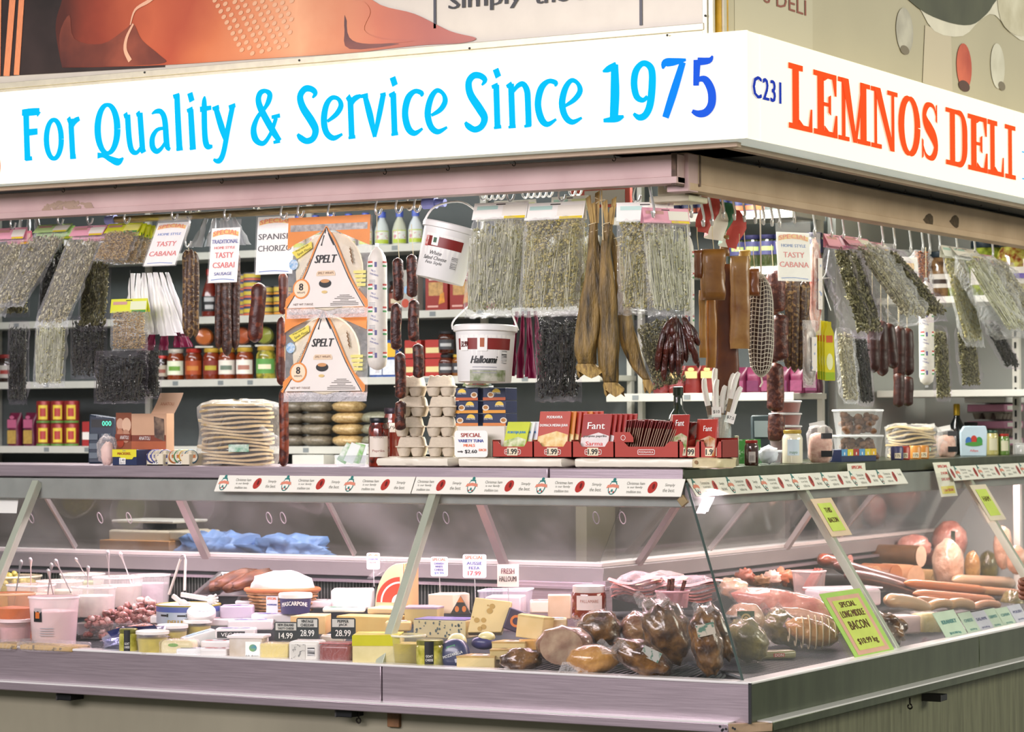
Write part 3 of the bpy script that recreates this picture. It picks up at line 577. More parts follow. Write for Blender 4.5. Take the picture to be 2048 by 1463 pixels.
# ================================================================ back shelves and what stands on them
ORD = ('first', 'second', 'third', 'fourth', 'fifth', 'sixth', 'seventh', 'eighth', 'ninth', 'tenth', 'eleventh', 'twelfth', 'thirteenth', 'fourteenth')
SHELF = M('shelf_white', 'c2c2b8', .5, var=.03); TICK = M('price_ticket', '7d8484', .5)
SY = 2.92
def zs(px, py, Y=SY): return onY(px, py, Y).z
ZS = [zs(560, 499), zs(515, 631), zs(520, 758), zs(300, 893)]
ZB = [zs(1400, 428), zs(1500, 535), zs(1500, 786)]
def shelfunit(name_label, x0, x1, zz, y0=SY, dep=.34, up=True):
    t = thing('shelf_unit', name_label, 'shelf', ((x0+x1)/2, y0, 0)); w = x1-x0
    for z in zz:
        ob('shelf_board', G().box((0, dep/2+.003, z-.012), (w, dep, .024)), SHELF, t, bev=.002)
        s = ob('price_rail', G().box((0, 0, z-.014), (w, .006, .034)), SHELF, t, bev=.002)
        for i in range(int(w/.24)):
            random.seed(i+z*100)
            if random.random() < .7: ob('price_ticket', G().box((-w/2+.1+i*.24+random.random()*.08, -.004, z-.014), (.03, .002, .02)), TICK, t)
    for s in (-1, 1): ob('upright', G().box((s*(w/2-.012), dep-.03, 1.4), (.022, .03, 2.75)), SHELF, t)
    for i in range(int(w/.95)): ob('upright', G().box((-w/2+.95*(i+1), dep+.0, 1.4), (.03, .02, 2.75)), SHELF, t)
    ob('back_sheet', G().box((0, dep+.02, 1.5), (w, .01, 2.6)), M('shelf_back_grey', '535a5a', .6, var=.05), t)
    return t
shelfunit('white back shelving of jars behind the front counter', -6.6, -2.03, ZS)
shelfunit('white back shelving of tins behind the dried fish', -2.0, -1.13, ZB)
def sx(px, Y): return onY(px, 700, Y).x
LIDM = {}
def lidm(c): return M('lid_'+c, c, .35, .3)
def jar(px, z, r, h, col, lid, label=None, lab='', grp=None, Y=SY+.09, lh=(.18, .62), col2=None, X=None, rough=.08, cat='jar', sq=False, txt=None):
    p = (sx(px, Y), Y, z) if X is None else (X, Y, z)
    t = thing('jar', lab, cat, p, YAW*.8, grp)
    ob('jar_body', G().lathe([(r*.86, 0), (r*.97, .004), (r, h*.06), (r, h*.68), (r*.96, h*.76), (r*.8, h*.84), (r*.78, h*.88)], 20), M('jar_'+col+(col2 or ''), tuple(x*.5 for x in srgb(col)), rough, col2=col2, scale=35, thr=(.4, .6), coat=.5), t)
    ob('lid', G().lathe([(r*.86, h*.87), (r*.88, h*.88), (r*.88, h*.985), (r*.84, h)], 20), lidm(lid), t)
    if label:
        l = ob('jar_label', G().cyl(r*1.012, h*lh[0], h*lh[1], -1.15, 1.15, 14), M('label_'+label, label, .5, var=.0), t)
        ob('label_print', G().cyl(r*1.02, h*(lh[0]+.30*(lh[1]-lh[0])), h*(lh[0]+.62*(lh[1]-lh[0])), -.7, .7, 8), M('label_mark_'+(txt or '8a4a3a'), txt or '8a4a3a', .5), l)
    return t
# third shelf: the row of orange sauce jars
z = ZS[2]
for i, (px, lid, lb, c) in enumerate(((352, 'cfcabc', 'e4e8cf', 'a8481c'), (388, 'b03024', 'a8481c', '9c3d18'), (424, 'c9a640', '7c2a1c', 'a23c18'), (455, 'c9a640', 'e6e0d4', 'ae4a22'), (490, 'c9a640', 'ece8de', 'b04e24'))):
    jar(px, z, .042, .15, c, lid, lb, ORD[i]+' orange sauce jar from the left on the third back shelf', 'orange sauce jars on the back shelf', txt=('6a9a3a', 'c07a30', 'b0a030', '6a7a6a', 'b07a6a')[i])
jar(532, z, .046, .155, '8c8a30', 'c9a640', '5f9a4a', 'green pickle jar right of the orange sauce jars', None, col2='b4a83c', txt='e8e2c0')
jar(325, z, .03, .12, '46302a', 'b03024', 'b0a894', 'small dark jar with red lid left of the orange jars')
for i, (px, c) in enumerate(((415, 'a85a28'), (490, '9a4a28'), (535, '7f8434'))):
    t = thing('jar', ORD[i]+' jar lying on its side above the sauce jars, round end showing', 'jar', (sx(px, SY+.12), SY+.10, z+.205), YAW, 'jars lying above the sauce jars')
    g = G().lathe([(.0, 0), (.035, .002), (.042, .012), (.042, .11), (.034, .125)], 20); g.v = [(x, zz-.05, y) for x, y, zz in g.v]
    ob('jar_body', g, M('jar_'+c+'_side', c, .1, coat=.5, var=.15), t); g = G().lathe([(.036, .125), (.036, .14), (.03, .142)], 20); g.v = [(x, zz-.05, y) for x, y, zz in g.v]; ob('lid', g, lidm('c9a640'), t)
    ob('stacking_tray', G().box((0, .03, -.048), (.085, .14, .008)), SHELF, t)
for i, px in enumerate((-8, 14)):
    jar(px, z, .04, .14, '3c2a22', '7c2420', 'a8a49c', ('dark relish jar at the far left photo edge, third shelf', 'dark relish jar beside the far left one, third shelf')[i], 'dark relish jars', txt='8a2a22')
# packets and boxes on the shelves
def carton(px, z, w, h, d, col, lab, name='carton', cat='box', Y=SY+.06, grp=None, band=None, txt=None, tc='f0e8d8', rz=0, X=None):
    t = thing(name, lab, cat, (sx(px, Y) if X is None else X, Y, z), rz, grp)
    ob('box_body', G().box((0, d/2, h/2), (w, d, h)), M('card_'+col, col, .45, var=.03), t, bev=.002)
    if band: ob('printed_band', G().rect(-w*.44, h*.28, w*.44, h*.58, -.001), M('card_'+band, band, .45), t)
    if txt: T(t, txt, h*.13, 0, h*.78, M('card_'+tc, tc, .45), w=w*.74, y=-.0015)
    return t
def packet(px, z, w, h, d, col, lab, name='packet', Y=SY+.06, grp=None, band=None, win=None, cat='packet', X=None, rz=0):
    t = thing(name, lab, cat, (sx(px, Y) if X is None else X, Y, z), rz, grp)
    def fn(u, v):
        a = 2*PI*u; k = (1-(2*v-1)**8)**.5*.9+.1; kk = min(1, (1-v)*3.2+.12)
        return (w/2*math.copysign(abs(math.cos(a))**.6, math.cos(a))*(.94+.06*math.sin(v*9)), d/2+d/2*math.copysign(abs(math.sin(a))**.6, math.sin(a))*kk, h*v)
    ob('packet_body', G().grid(fn, 20, 10, True), M('pack_'+col, col, .3, var=.10, scale=25, bump=.2), t)
    if win: ob('packet_window', G().rect(-w*.36, h*.08, w*.36, h*.48, -.003), M('pack_'+win, win, .35, var=.12, scale=60), t)
    if band: ob('printed_band', G().rect(-w*.38, h*.55, w*.38, h*.80, -.002).disc(0, h*.86, w*.2, w*.12, -.002), M('pack_'+band, band, .4), t)
    return t
BX = sx(412, SY)
for i, px in enumerate((420, 446)):
    t = thing('sauce_bottle', ('dark red sauce bottle with black label, second back shelf', 'dark red sauce bottle right beside the black labelled one')[i], 'bottle', (sx(px, SY+.08), SY+.08, ZS[1]), YAW, 'sauce bottles')
    ob('bottle_body', G().lathe([(.036, 0), (.04, .01), (.04, .10), (.03, .14), (.016, .18), (.015, .2)], 18), M('sauce_red', '6a2216', .12, coat=.6), t); ob('cap', G().lathe([(.018, .2), (.018, .225), (.015, .23)], 14), lidm('8c1f1a'), t)
    l = ob('bottle_label', G().cyl(.0408, .03, .10, -1.1, 1.1), BLACK, t); ob('label_print', G().cyl(.0412, .075, .095, -.6, .6).cyl(.0412, .04, .06, -.5, .5), M('label_grey', 'b8b8b8', .5), l)
def tin(p, r, h, lab, grp, body='30407a', band='c8b038', band2='d0673a', rz=YAW, txt=None):
    t = thing('tin_can', lab, 'tin', p, rz, grp)
    ob('can_body', G().lathe([(r*.96, 0), (r, .002), (r, h-.002), (r*.96, h), (r*.9, h-.003)], 20), M('tinplate_'+body, body, .3, .3), t)
    ob('can_rim', G().lathe([(r*1.01, h-.004), (r*1.02, h-.001), (r*.97, h)], 20, cap=False), M('tin_rim', 'b9bac2', .25, .9), t)
    l = ob('can_label', G().cyl(r*1.008, h*.42, h*.86, -1.2, 1.2), M('tinlab_'+band, band, .4), t); ob('label_stripe', G().cyl(r*1.012, h*.12, h*.34, -1.2, 1.2), M('tinlab_'+band2, band2, .4), l)
    return t
ZT = .040
for c, px in enumerate((487, 505)):
    for k in range(5): tin((sx(px, SY+.06+.09*(1-c)), SY+.06+.09*(1-c), ZS[1]+k*.0405), .042, .040, '%s blue fish tin up in the %s stack on the second shelf' % (ORD[k], ('left', 'right')[c]), 'blue fish tins stacked on the second shelf')
for c, px in enumerate((532, 566)):
    for k in range(3): tin((sx(px, SY+.06), SY+.06, ZS[1]+k*.046), .043, .045, '%s navy tuna tin up in the %s short stack behind the chorizo' % (ORD[k], ('left', 'right')[c]), 'navy tuna tins stacked on the second shelf', '1d2c50', 'c8b048', 'd8952f')
# second shelf: red cracker boxes by the tubs
for i, (px, w) in enumerate(((818, .09), (873, .115), (922, .115), (968, .115))):
    t = carton(px, ZS[1], w, .19, .05, ('a8a49c', '8e2820', '8e2820', '86241c')[i], ('white and red tomato carton behind the hanging salami', 'red cracker box with window nearest the thin sausages', 'red cracker box between the two others', 'red cracker box half hidden by the white tub')[i], grp=None if i == 0 else 'red cracker boxes on the second shelf', band=None)
    if i:
        T(t, 'Elite', .022, 0, .15, M('card_white', 'efe8dc', .4), w=.07, y=-.002, bold=.0015)
        ob('box_window', G().rect(-.04, .07, .035, .13, -.001), M('cracker', 'b58e58', .6, var=.25, scale=60), t)
        ob('cracker_print', G().poly([(.012, .03), (.045, .04), (.04, .085), (.02, .075)], -.002), M('cracker_gold', 'c8842a', .5, var=.2, scale=50), t)
        ob('print_line', G().rect(-.045, .018, .01, .026, -.001), M('card_pale', 'd8a89c', .5), t)
    else:
        ob('tomato_print', G().disc(-.018, .04, .02, y=-.001).disc(.022, .04, .02, y=-.001), M('tomato', 'b84a34', .4), t); ob('blue_print', G().disc(0, .1, .03, .02, -.001), M('skyblue', '8fb4d4', .4), t)
jar(795, ZS[1], .04, .15, '5a2a20', '1d1d1f', '8a4a3c', 'dark brown jar with black lid behind the thin salami', Y=SY+.2, txt='d8c8a8')
# third shelf, right part
for i, px in enumerate((752, 778)):
    packet(px, ZS[2], .09, .17, .05, '2a4f9a', ('blue flour packet behind the white salami', 'blue packet just right of the white salami')[i], band='e2b33a', win='d8dce4', grp='blue packets')
for i, (px, pz) in enumerate(((825, 0), (866, 0), (825, .085), (866, .085))):
    carton(px, ZS[2]+pz, .085, .082, .06, 'a8322a', ('lower left', 'lower right', 'upper left', 'upper right')[i]+' of four small red cartons behind the egg boxes', grp='small red cartons', band='d8c890')
for i, (px, c, zz) in enumerate(((893, '6c2a16', 0), (893, '5c2412', .105), (921, 'a8641c', 0))):
    jar(px, ZS[2]+zz, .038, .10, c, ('26262a', '26262a', 'c9a640')[i], '3c3c40', ('lower dark amber jar stacked beside the hanging halloumi tub', 'upper dark amber jar stacked beside the hanging halloumi tub', 'honey coloured jar left of the halloumi tub')[i], txt='b8b8b8')
# lowest shelf: packets, tomato cans
z = ZS[3]
for i, px in enumerate((24, 56)):
    packet(px, z, .075, .165, .06, '5e1a34', ('left', 'right')[i]+' of two maroon pasta packets beside the tomato cans', win='b09048', band='b05a7a', grp='maroon pasta packets')
for r in range(2):
    for c, px in enumerate((88, 117, 144)):
        t = thing('tomato_can', '%s %s red and yellow tomato can in the block of six' % (('bottom', 'top')[r], ('left', 'middle', 'right')[c]), 'can', (sx(px, SY+.06), SY+.06, z+r*.111), YAW, 'six tomato cans stacked on the lowest shelf')
        ob('can_body', G().lathe([(.035, 0), (.037, .003), (.037, .107), (.035, .11), (.032, .107)], 20), M('tomato_can', '8c2a2a', .35, .2, var=.15, scale=30), t)
        l = ob('can_label', G().cyl(.0375, .02, .09, -.62, .62), M('can_yellow', 'd8c03a', .4), t)
        ob('label_print', G().cyl(.038, .035, .075, -.4, .4), M('can_red', 'a83028', .4), l); ob('label_stripe', G().cyl(.038, .004, .014, -1.1, 1.1), M('can_green', '5a8a3a', .4), l)
carton(172, z, .05, .12, .06, 'a03030', 'small red and white carton right of the tomato cans', band='e8e4dc')
# lentil and rice pouches under the spelt wraps
def pillow(c, w, h, d, name, col, col2, lab, grp, rz=0, amp=.06, seed=0, cat='bag', sc=90, mat=None):
    t = thing(name, lab, cat, c, rz, grp)
    def fn(u, v):
        a = 2*PI*u; b = PI*(v-.5); p = Vector((math.copysign(abs(math.sin(b))**.7, math.sin(b)), math.cos(a)*math.cos(b)**.8, math.sin(a)*math.cos(b)**.8))
        k = 1+amp*noise.noise(p*2.2+Vector((seed*3.1, 0, 0)))*2; return (p.x*w/2*k, p.y*d/2*k, p.z*h/2*k+h/2)
    ob('filled_pouch', G().grid(fn, 16, 13, True), mat or M('pulse_'+col, col, .35, col2=col2, scale=sc, thr=(.4, .6), coat=.5), t, smooth=180)
    return t
z = ZS[3]
for k in range(4):
    for c, (px, co, c2, nm) in enumerate(((592, '6a6154', '837a6a', 'grey lentil'), (641, '6e6556', '8c826e', 'brown lentil'), (703, 'a98a58', 'c9ae7c', 'golden grain'), (762, '7c7a66', '94927c', 'grey green bean'))):
        if c == 3 and k > 2: continue
        pillow((sx(px, SY+.12), SY+.10, z+k*.052-(c == 0)*.0), .145, .056, .15, 'grain_pouch', co, c2, '%s pouch of %s up from the shelf, under the spelt wraps' % (ORD[k], nm), 'clear pouches of grain on the lowest shelf', seed=k*5+c, rz=.1*math.sin(k*3+c))
for i, (a, b) in enumerate(((575, 655), (660, 740))):
    carton((a+b)/2, ZS[3]-.085, .17, .05, .1, 'd8d6cc', ('left', 'right')[i]+' low white box under the grain pouches', grp='low white boxes', Y=SY-.08)
struct('trim_5', G().box((-3.6, SY+.1, ZS[3]-.11), (5.0, .4, .05)), SHELF)
# top shelf: labelled bottles and green lidded jars
z = ZS[0]
for i, px in enumerate((565, 598, 632, 665, 698, 732, 765, 800, 832)):
    t = thing('cordial_bottle', ORD[i]+' blue capped bottle from the left on the top shelf', 'bottle', (sx(px, SY+.08), SY+.08, z), YAW, 'blue capped bottles on the top shelf')
    c = ('cfd8d8', 'c8ccb8', 'd4dce0')[i % 3]
    ob('bottle_body', G().lathe([(.03, 0), (.034, .01), (.034, .07), (.026, .10), (.013, .125), (.013, .135)], 16), M('bottle_'+c, c, .15, coat=.4), t); ob('cap', G().lathe([(.017, .13), (.017, .155), (.012, .158)], 14), M('cap_blue', '4a62c0', .4), t)
    l = ob('bottle_label', G().cyl(.0346, .012, .07, -1.0, 1.0), M('label_lime', 'b4c83a', .4), t); ob('label_print', G().cyl(.035, .03, .066, -.9, .9), M('label_flower', 'd8dcd4', .4, col2='c06a7a', scale=60, thr=(.52, .62)), l)
for i, px in enumerate((100, 136, 172, 208, 244, 280)):
    jar(px, z, .046, .14, '8a8a54', '2f5a4c', None, ORD[i]+' olive jar with green lid from the left on the top shelf', 'green lidded olive jars on the top shelf', col2='6a7040')
# right unit
z = ZB[0]
for i, px in enumerate((1322, 1352, 1384, 1414, 1446, 1478, 1510)):
    tin((sx(px, SY+.06), SY+.06, z), .043, .085, ORD[i]+' blue and orange tin from the left on the shelf behind the right hooks', 'blue and orange tins behind the hooks', '1e2848', '182048', '9a4828')
z = ZB[1]
for i, px in enumerate((1478, 1508, 1538, 1568, 1598, 1628)):
    jar(px, z, .044, .14, '3a4424', '26264a', '2e2e58', ORD[i]+' green jar with violet label from the left on the shelf behind the speck', 'violet labelled jars behind the speck', txt='8a9a5a', lh=(.4, .8))
z = ZB[2]
for i, px in enumerate((1318, 1350, 1382, 1414)):
    packet(px, z, .075, .12, .05, ('6a1c18', '742620')[i % 2], ORD[i]+' red packet from the left on the low shelf behind the candles', band='d8b878', grp='red packets behind the candles')
for i, px in enumerate((1475, 1505, 1534, 1562, 1592, 1622)):
    packet(px, z, .072, .11, .06, ('5c1a38', '702a48', '501830')[i % 3], ORD[i]+' magenta packet from the left on the low shelf behind the net salami', win=('7a3a58', '5c2444')[i % 2], grp='magenta packets on the low shelf')
# far right wall shelf with big pickle jars
fu = thing('shelf_unit', 'white wall shelf of big pickle jars at far right', 'shelf', (-.5, 3.75, 0))
zf = onY(2030, 588, 3.75).z
ob('shelf_board', G().box((0, .2, zf-.015), (1.2, .4, .03)), WHITEP, fu, bev=.003)
ob('shelf_board', G().box((0, .2, zf-.42), (1.2, .4, .03)), WHITEP, fu, bev=.003)
u = ob('slotted_upright', G().box((0, .37, 1.6), (.03, .03, 2.3)), WHITEP, fu, loc=(onY(2030, 700, 4.1).x+.5, 0, 0))
for k in range(18): ob('slot', G().box((0, .352, 1.5+k*.05), (.008, .004, .028)), DARK, u)
ob('bracket', G().prism([(0, -.01), (0, -.10), (.02, -.09), (.36, -.03), (.36, -.01)], -.01, .01), WHITEP, fu, loc=(.1, .38, zf), rot=(0, 0, -PI/2))
for i, (px, c, c2, lb, lab) in enumerate(((1885, '6a4a34', '8a6a48', '3a2a24', 'dark fruit jar with black lid at left of the far shelf'), (1925, '6a7a34', '8a9a44', '5a5a9a', 'green olive jar with violet label second on the far shelf'), (1978, '7c8a2c', '9aa83c', '6a5aa8', 'big green pickle jar beside the mixed pickle jar'), (2033, 'a8542c', 'b8b458', '6a5aa8', 'big jar of mixed red and green pickles at far right'))):
    jar(px, zf, .085 if i > 1 else .07, .24 if i > 1 else .2, c, '22303a', 'd9d2cc', lab, None, Y=3.88, col2=c2, txt=lb, lh=(.2, .5))
# ================================================================ rails, hooks and everything that hangs
def P3(px, py, side='f', off=0.):
    return onY(px, py, .40+off) if side == 'f' else onX(px, py, -.47-off)
RZ = {'f': 0., 's': PI/2}
PIPE = M('old_pipe', '8a7a5c', .45, .45, var=.25, scale=25, aniso=(1, 8, 8))
CHROME = M('hook_steel', 'd8dada', .25, .5)
BLUET = M('blue_tape', '8088cf', .5, var=.08)
TWINE = M('twine', 'd8caa4', .8, var=.1, scale=60)
a, b = onY(226, 436, .58), onY(850, 411, .58); zpipe = (a.z+b.z)/2
pp = thing('hanging_pipe', 'brownish hanging pipe with blue taped ends under the front beam', 'pipe', (0, .58, zpipe))
ob('pipe_tube', G().tube([(a.x, 0, 0), (b.x, 0, 0)], .013, 14), PIPE, pp)
ob('blue_tape_wrap', G().tube([(b.x-.005, 0, 0), (b.x+.045, 0, .002), (b.x+.046, 0, .002), (b.x+.08, 0, 0)], [.019, .020, .014, .014], 14), BLUET, pp)
g = G().tube([(a.x-.03, 0, 0), (a.x+.012, 0, 0)], [.016, .019], 12); ob('blue_tape_wrap', g, BLUET, pp)
tag(ob('hook_rail', G().tube([(-6, .36, 2.475), (-.42, .36, 2.475)], .012, 10), PIPE), 'steel rail hidden behind the front beam, carrying the hooks', 'rail')
tag(ob('hook_rail', G().tube([(-.47, .45, 2.475), (-.47, 4.3, 2.475)], .012, 10), PIPE), 'steel rail behind the right beam, carrying the hooks', 'rail')
p = onY(1365, 342, .45); tag(ob('rail_stub', G().tube([(p.x-.1, .45, p.z-.005), (p.x+.1, .45, p.z-.005)], .012, 12), M('copper_pipe', 'a8704c', .45, .4, var=.2)), 'short rusty pipe stub in the gap between the beams', 'pipe')
# --- S hooks: built once, copied
def hookmesh(L, k=1.):
    P = [(.004, .0, L+.03), (.012*k, 0, L+.02), (.011*k, 0, L), (0, 0, .03), (-.003, 0, .016), (0, 0, .005), (.008, -.003, 0), (.017, -.005, .004), (.023, -.007, .016)]
    return mesh(G().tube(crom(P, 3), .003, 7), CHROME)
HKM = {}
def hook(px, py, side='f', L=.075, off=0, mirror=False, lab=None, tilt=0):
    k = round(L, 3)
    if k not in HKM: HKM[k] = hookmesh(L)
    o = bpy.data.objects.new('s_hook', HKM[k]); COL.objects.link(o); o.location = P3(px, py, side, off)
    o.rotation_euler = (tilt, -.4 if side == 's' else 0, RZ[side]); o.scale = (-1.5, 1.5, 1.5) if side == 's' else (1.25,)*3; return tag(o, lab, 'hook', 'steel S-hooks on the rails')
FH = [(22, 457, 'pink topped herb bags at far left'), (117, 450, 'green topped herb bags'), (176, 448, 'second pink topped herb bags'), (250, 447, 'chamomile bags'), (345, 440, 'left tasty cabana card'), (450, 440, 'csabai card'), (563, 438, 'Spanish chorizo card'), (597, 434, 'the gap left of the spelt wraps'), (657, 438, 'spelt wraps'), (752, 430, 'white salami'), (793, 426, 'left dry sausage chain'), (830, 424, 'right dry sausage chain'), (1016, 402, 'left pale herb bag'), (1119, 402, 'middle pale herb bag'), (1268, 404, 'right pale herb bag')]
for px, py, n in FH: hook(px, py, 'f', .07, lab='steel S-hook holding up '+n if 'gap' not in n else 'empty steel S-hook in '+n)
for i, (px, py) in enumerate(((372, 432), (392, 425), (508, 424), (815, 420))): hook(px, py, 'f', .05, .18, lab=('dull S-hook on the pipe behind the cabana card', 'dull S-hook on the pipe beside the cabana sticks', 'dull S-hook on the pipe left of the chorizo card', 'dull S-hook on the pipe by the twine knot')[i])
for i, px in enumerate((962, 974, 986, 998, 1046, 1058, 1070, 1082, 1094, 1140, 1152)): hook(px, 400-(px-960)*.05, 'f', .055, .12, lab=ORD[i]+' spare S-hook from the left, in the row above the pale herb bags')
for i, (px, py) in enumerate(((1308, 430), (1338, 424), (1362, 405), (1384, 430), (1408, 448), (1425, 446))): hook(px, py, 's', .08, -.0, lab=ORD[i]+' right side S-hook from the corner, beside the beam gap', tilt=.1)
for i, px in enumerate((1448, 1470, 1490, 1512, 1528, 1545, 1560)): hook(px, 432+(px-1448)*.16, 's', .085, 0, lab=ORD[i]+' S-hook in the cluster above the smoked speck', tilt=.1)
for i, (px, py) in enumerate(((1590, 442), (1630, 466), (1664, 470), (1688, 474), (1720, 478), (1766, 487), (1790, 494), (1822, 500), (1846, 500), (1860, 504), (1880, 496), (1914, 502), (1950, 508), (1986, 514))): hook(px, py, 's', .09, 0, lab=ORD[i]+' S-hook along the right beam, counted from the cabana card', tilt=.12)
# --- bags of dried herbs
HW, HH, HD = .17, .30, .045
def herbmesh(seed, cols, kind):
    random.seed(seed); g = G()
    nst, ncl = {'flower': (200, 850), 'leaf': (150, 1000), 'dark': (150, 700), 'grain': (20, 1100), 'stem': (520, 260)}[kind]
    for i in range(nst):
        x = random.uniform(-.42, .42)*HW; y = random.uniform(-.9, .3)*HD*(1-abs(x/HW)*.9)*.5; z0 = -HH*random.uniform(.7, .98); z1 = z0+HH*random.uniform(.25, .7); z1 = min(z1, -.01)
        dx = random.uniform(-.02, .02); r = random.uniform(.0008, .0018)
        g.mi = 0 if random.random() < .6 else 1
        g.tube([(x, y, z0), (x+dx*.6+.004*math.sin(i), y, (z0+z1)/2), (x+dx, y, z1)], r, 3, cap=False)
    for i in range(ncl):
        x = random.uniform(-.46, .46)*HW; d = HD*.5*(1-(2*abs(x)/HW)**3); y = random.uniform(-.98, .2)*d
        if kind == 'flower': z = -HH*(.05+.9*random.random()**1.5)
        elif kind == 'grain': z = -HH*random.uniform(.02, .97)
        else: z = -HH*random.uniform(.08, .97)
        r = random.uniform(.0035, .0072) if kind != 'grain' else random.uniform(.0035, .006); g.mi = random.choice((1, 2, 2, 3) if kind != 'dark' else (2, 3, 3, 1))
        q = Euler((random.random()*6, random.random()*6, random.random()*6)).to_matrix(); s = Vector((r*random.uniform(.8, 2.2 if kind in ('leaf', 'dark') else 1.2), r, r*(.35 if kind in ('leaf', 'dark') else .9)))
        V = [q@Vector((a*s.x, b*s.y, c*s.z))+Vector((x, y, z)) for a, b, c in ((1, 0, 0), (-1, 0, 0), (0, 1, 0), (0, -1, 0), (0, 0, 1), (0, 0, -1))]
        g.add(V, [(0, 2, 4), (2, 1, 4), (1, 3, 4), (3, 0, 4), (2, 0, 5), (1, 2, 5), (3, 1, 5), (0, 3, 5)])
    return mesh(g, [M('herb_'+c, c, .8, var=.12, scale=60) for c in cols], 180)
HERB = {
 'flower': [herbmesh(i, ('d4d2b0', 'a49c5c', 'b4a868', '84804a'), 'flower') for i in (1, 2)],
 'stem': [herbmesh(i, ('d0d0b4', 'a6a67e', '98945a', 'c4c296'), 'stem') for i in (3, 4)],
 'leaf': [herbmesh(i, ('a29a76', '7c7654', 'aaa27c', 'ccc6a4'), 'leaf') for i in (5, 6)],
 'oreg': [herbmesh(i, ('5a5838', '4c4c2c', '76744a', '92906a'), 'leaf') for i in (7, 8)],
 'dark': [herbmesh(i, ('3c3a2a', '2c3026', '3a4034', '20241f'), 'dark') for i in (9, 10)],
 'grain': [herbmesh(i, ('b89858', 'a88848', 'c8ac70', '8c7038'), 'grain') for i in (11,)],
 'chili': [herbmesh(i, ('8a4a20', '7a3a18', 'a8602c', '5a2a14'), 'grain') for i in (12,)]}
def pouchmesh(seed, crimp=True):
    def fn(s):
        def f(u, v):
            x = (u-.5)*HW*1.04; k = max(0, 1-(2*u-1)**4)**.5; e = min(1, v*7, (1-v)*9)**.6
            n = noise.noise(Vector((u*5, v*9, seed)))*.012+noise.noise(Vector((u*14, v*16, seed+5)))*.005
            return (x+n*.4, s*(HD*.56*k*e+n*k), -HH*1.02*v+(.004*math.sin(u*30) if v > .97 else 0))
        return f
    g = G().grid(fn(-1), 18, 26).grid(fn(1), 12, 14)
    return mesh(g, film('herb_film', .045, (.97, .98, 1), .14, 1., 34, .32) if crimp else film('herb_film_dark', .0, (.95, .9, .97), .07, .9, 30, .10), 180)
POUCH = [pouchmesh(i) for i in (1, 2, 3)]; POUCHD = [pouchmesh(i, False) for i in (4, 5, 6)]
def herb(px, py, wpx, lpx, kind, head=None, lab='', side='f', tilt=0., off=0., hh=.05, rz=0., grp='bags of dried herbs', roll=0., i=[0], fat=1., hp=None):
    """px,py: top centre of the header card; wpx, lpx: width and length as seen"""
    i[0] += 1; p = P3(px, py, side, off); k = ppm(p); fs = .868 if side == 'f' else .495
    w = wpx/k/fs; L = lpx/k
    t = thing('herb_bag', lab, 'herb bag', p, 0, grp, rot=(-tilt, roll, RZ[side]+rz)); z0 = 0
    if head:
        def hd(s, a):
            g = G(); c, n = math.cos(a), math.sin(a)
            return g.add([(-w*.52, 0, 0), (w*.52, 0, 0), (w*.52, s*n*hh, -c*hh), (-w*.52, s*n*hh, -c*hh)], [(0, 1, 2, 3)] if s < 0 else [(3, 2, 1, 0)])
        h = ob('header_card', hd(-1, .17), M('card_hd_'+head, head, .4, var=.03), t, smooth=0); ob('header_card', hd(1, .3), M('card_hd_'+head, head, .4), t, smooth=0)
        pr = hp or ('e8e6d8', 'e2cc30'); zf = lambda f: (-math.sin(.17)*hh*f-.0008, -math.cos(.17)*hh*f)
        def strip(x0, x1, f0, f1, c, nm):
            y0, a0 = zf(f0); y1, a1 = zf(f1); ob(nm, G().add([(x0*w, y0, a0), (x1*w, y0, a0), (x1*w, y1, a1), (x0*w, y1, a1)], [(3, 2, 1, 0)]), M('card_hd_'+c, c, .4), h, smooth=0)
        strip(.05, .5, .2, .8, pr[0], 'header_print'); strip(-.45, -.05, .2, .42, 'c89a90' if head != 'f2f2ea' else 'b8dcd2', 'header_print'); strip(.1, .5, .84, 1, pr[1], 'header_print')
        strip(-.09, .09, .1, .16, '3a3230', 'euro_slot')
        z0 = -hh*.80
    b = ob('film_pouch', (POUCHD if kind in ('dark', 'oreg') else POUCH)[i[0] % 3], None, t, (0, 0, z0)); b.scale = (w/HW, fat, (L+z0)/HH)
    fy = min(fat*.9, 1.3); c = ob('dried_herb', HERB[kind][i[0] % len(HERB[kind])], None, t, (0, -(fat*.9-fy)*HD*.42, z0-.004), kind='stuff'); c.scale = (w/HW*.97, fy, (L+z0)/HH*.97)
    return t
PK, GN, YL, WH = 'e8a8b8', 'b8d890', 'd8de40', 'f2f2ea'
herb(26, 455, 62, 190, 'leaf', PK, 'pink topped grey herb bag at the far left edge', tilt=.35)
herb(40, 462, 50, 170, 'oreg', PK, 'darker herb bag tucked behind the far left pink one', tilt=.05, off=.05)
herb(112, 448, 72, 224, 'leaf', GN, 'green topped pale herb bag swinging outwards, far left', tilt=.72)
herb(122, 452, 60, 190, 'dark', GN, 'dark herb bag hanging straight behind the green topped one', tilt=.15, off=.05)
herb(182, 451, 70, 240, 'leaf', PK, 'pink topped pale herb bag left of the chamomile', tilt=.55)
herb(200, 455, 62, 205, 'oreg', PK, 'dark green herb bag behind the second pink topped bag', tilt=.12, off=.05, hp=('d8d0d0', 'e2cc30'))
for k in range(4): herb(252+k*8, 446+k*2, 72, 92-k*6, 'grain', YL, ('front yellow topped chamomile bag on its hook', 'second yellow topped chamomile bag behind the front one', 'third yellow topped chamomile bag in the fan', 'rearmost yellow topped chamomile bag in the fan')[k], tilt=.6-k*.2, off=.012+k*.03, hp=('e4e27a', '3a8a3a'))
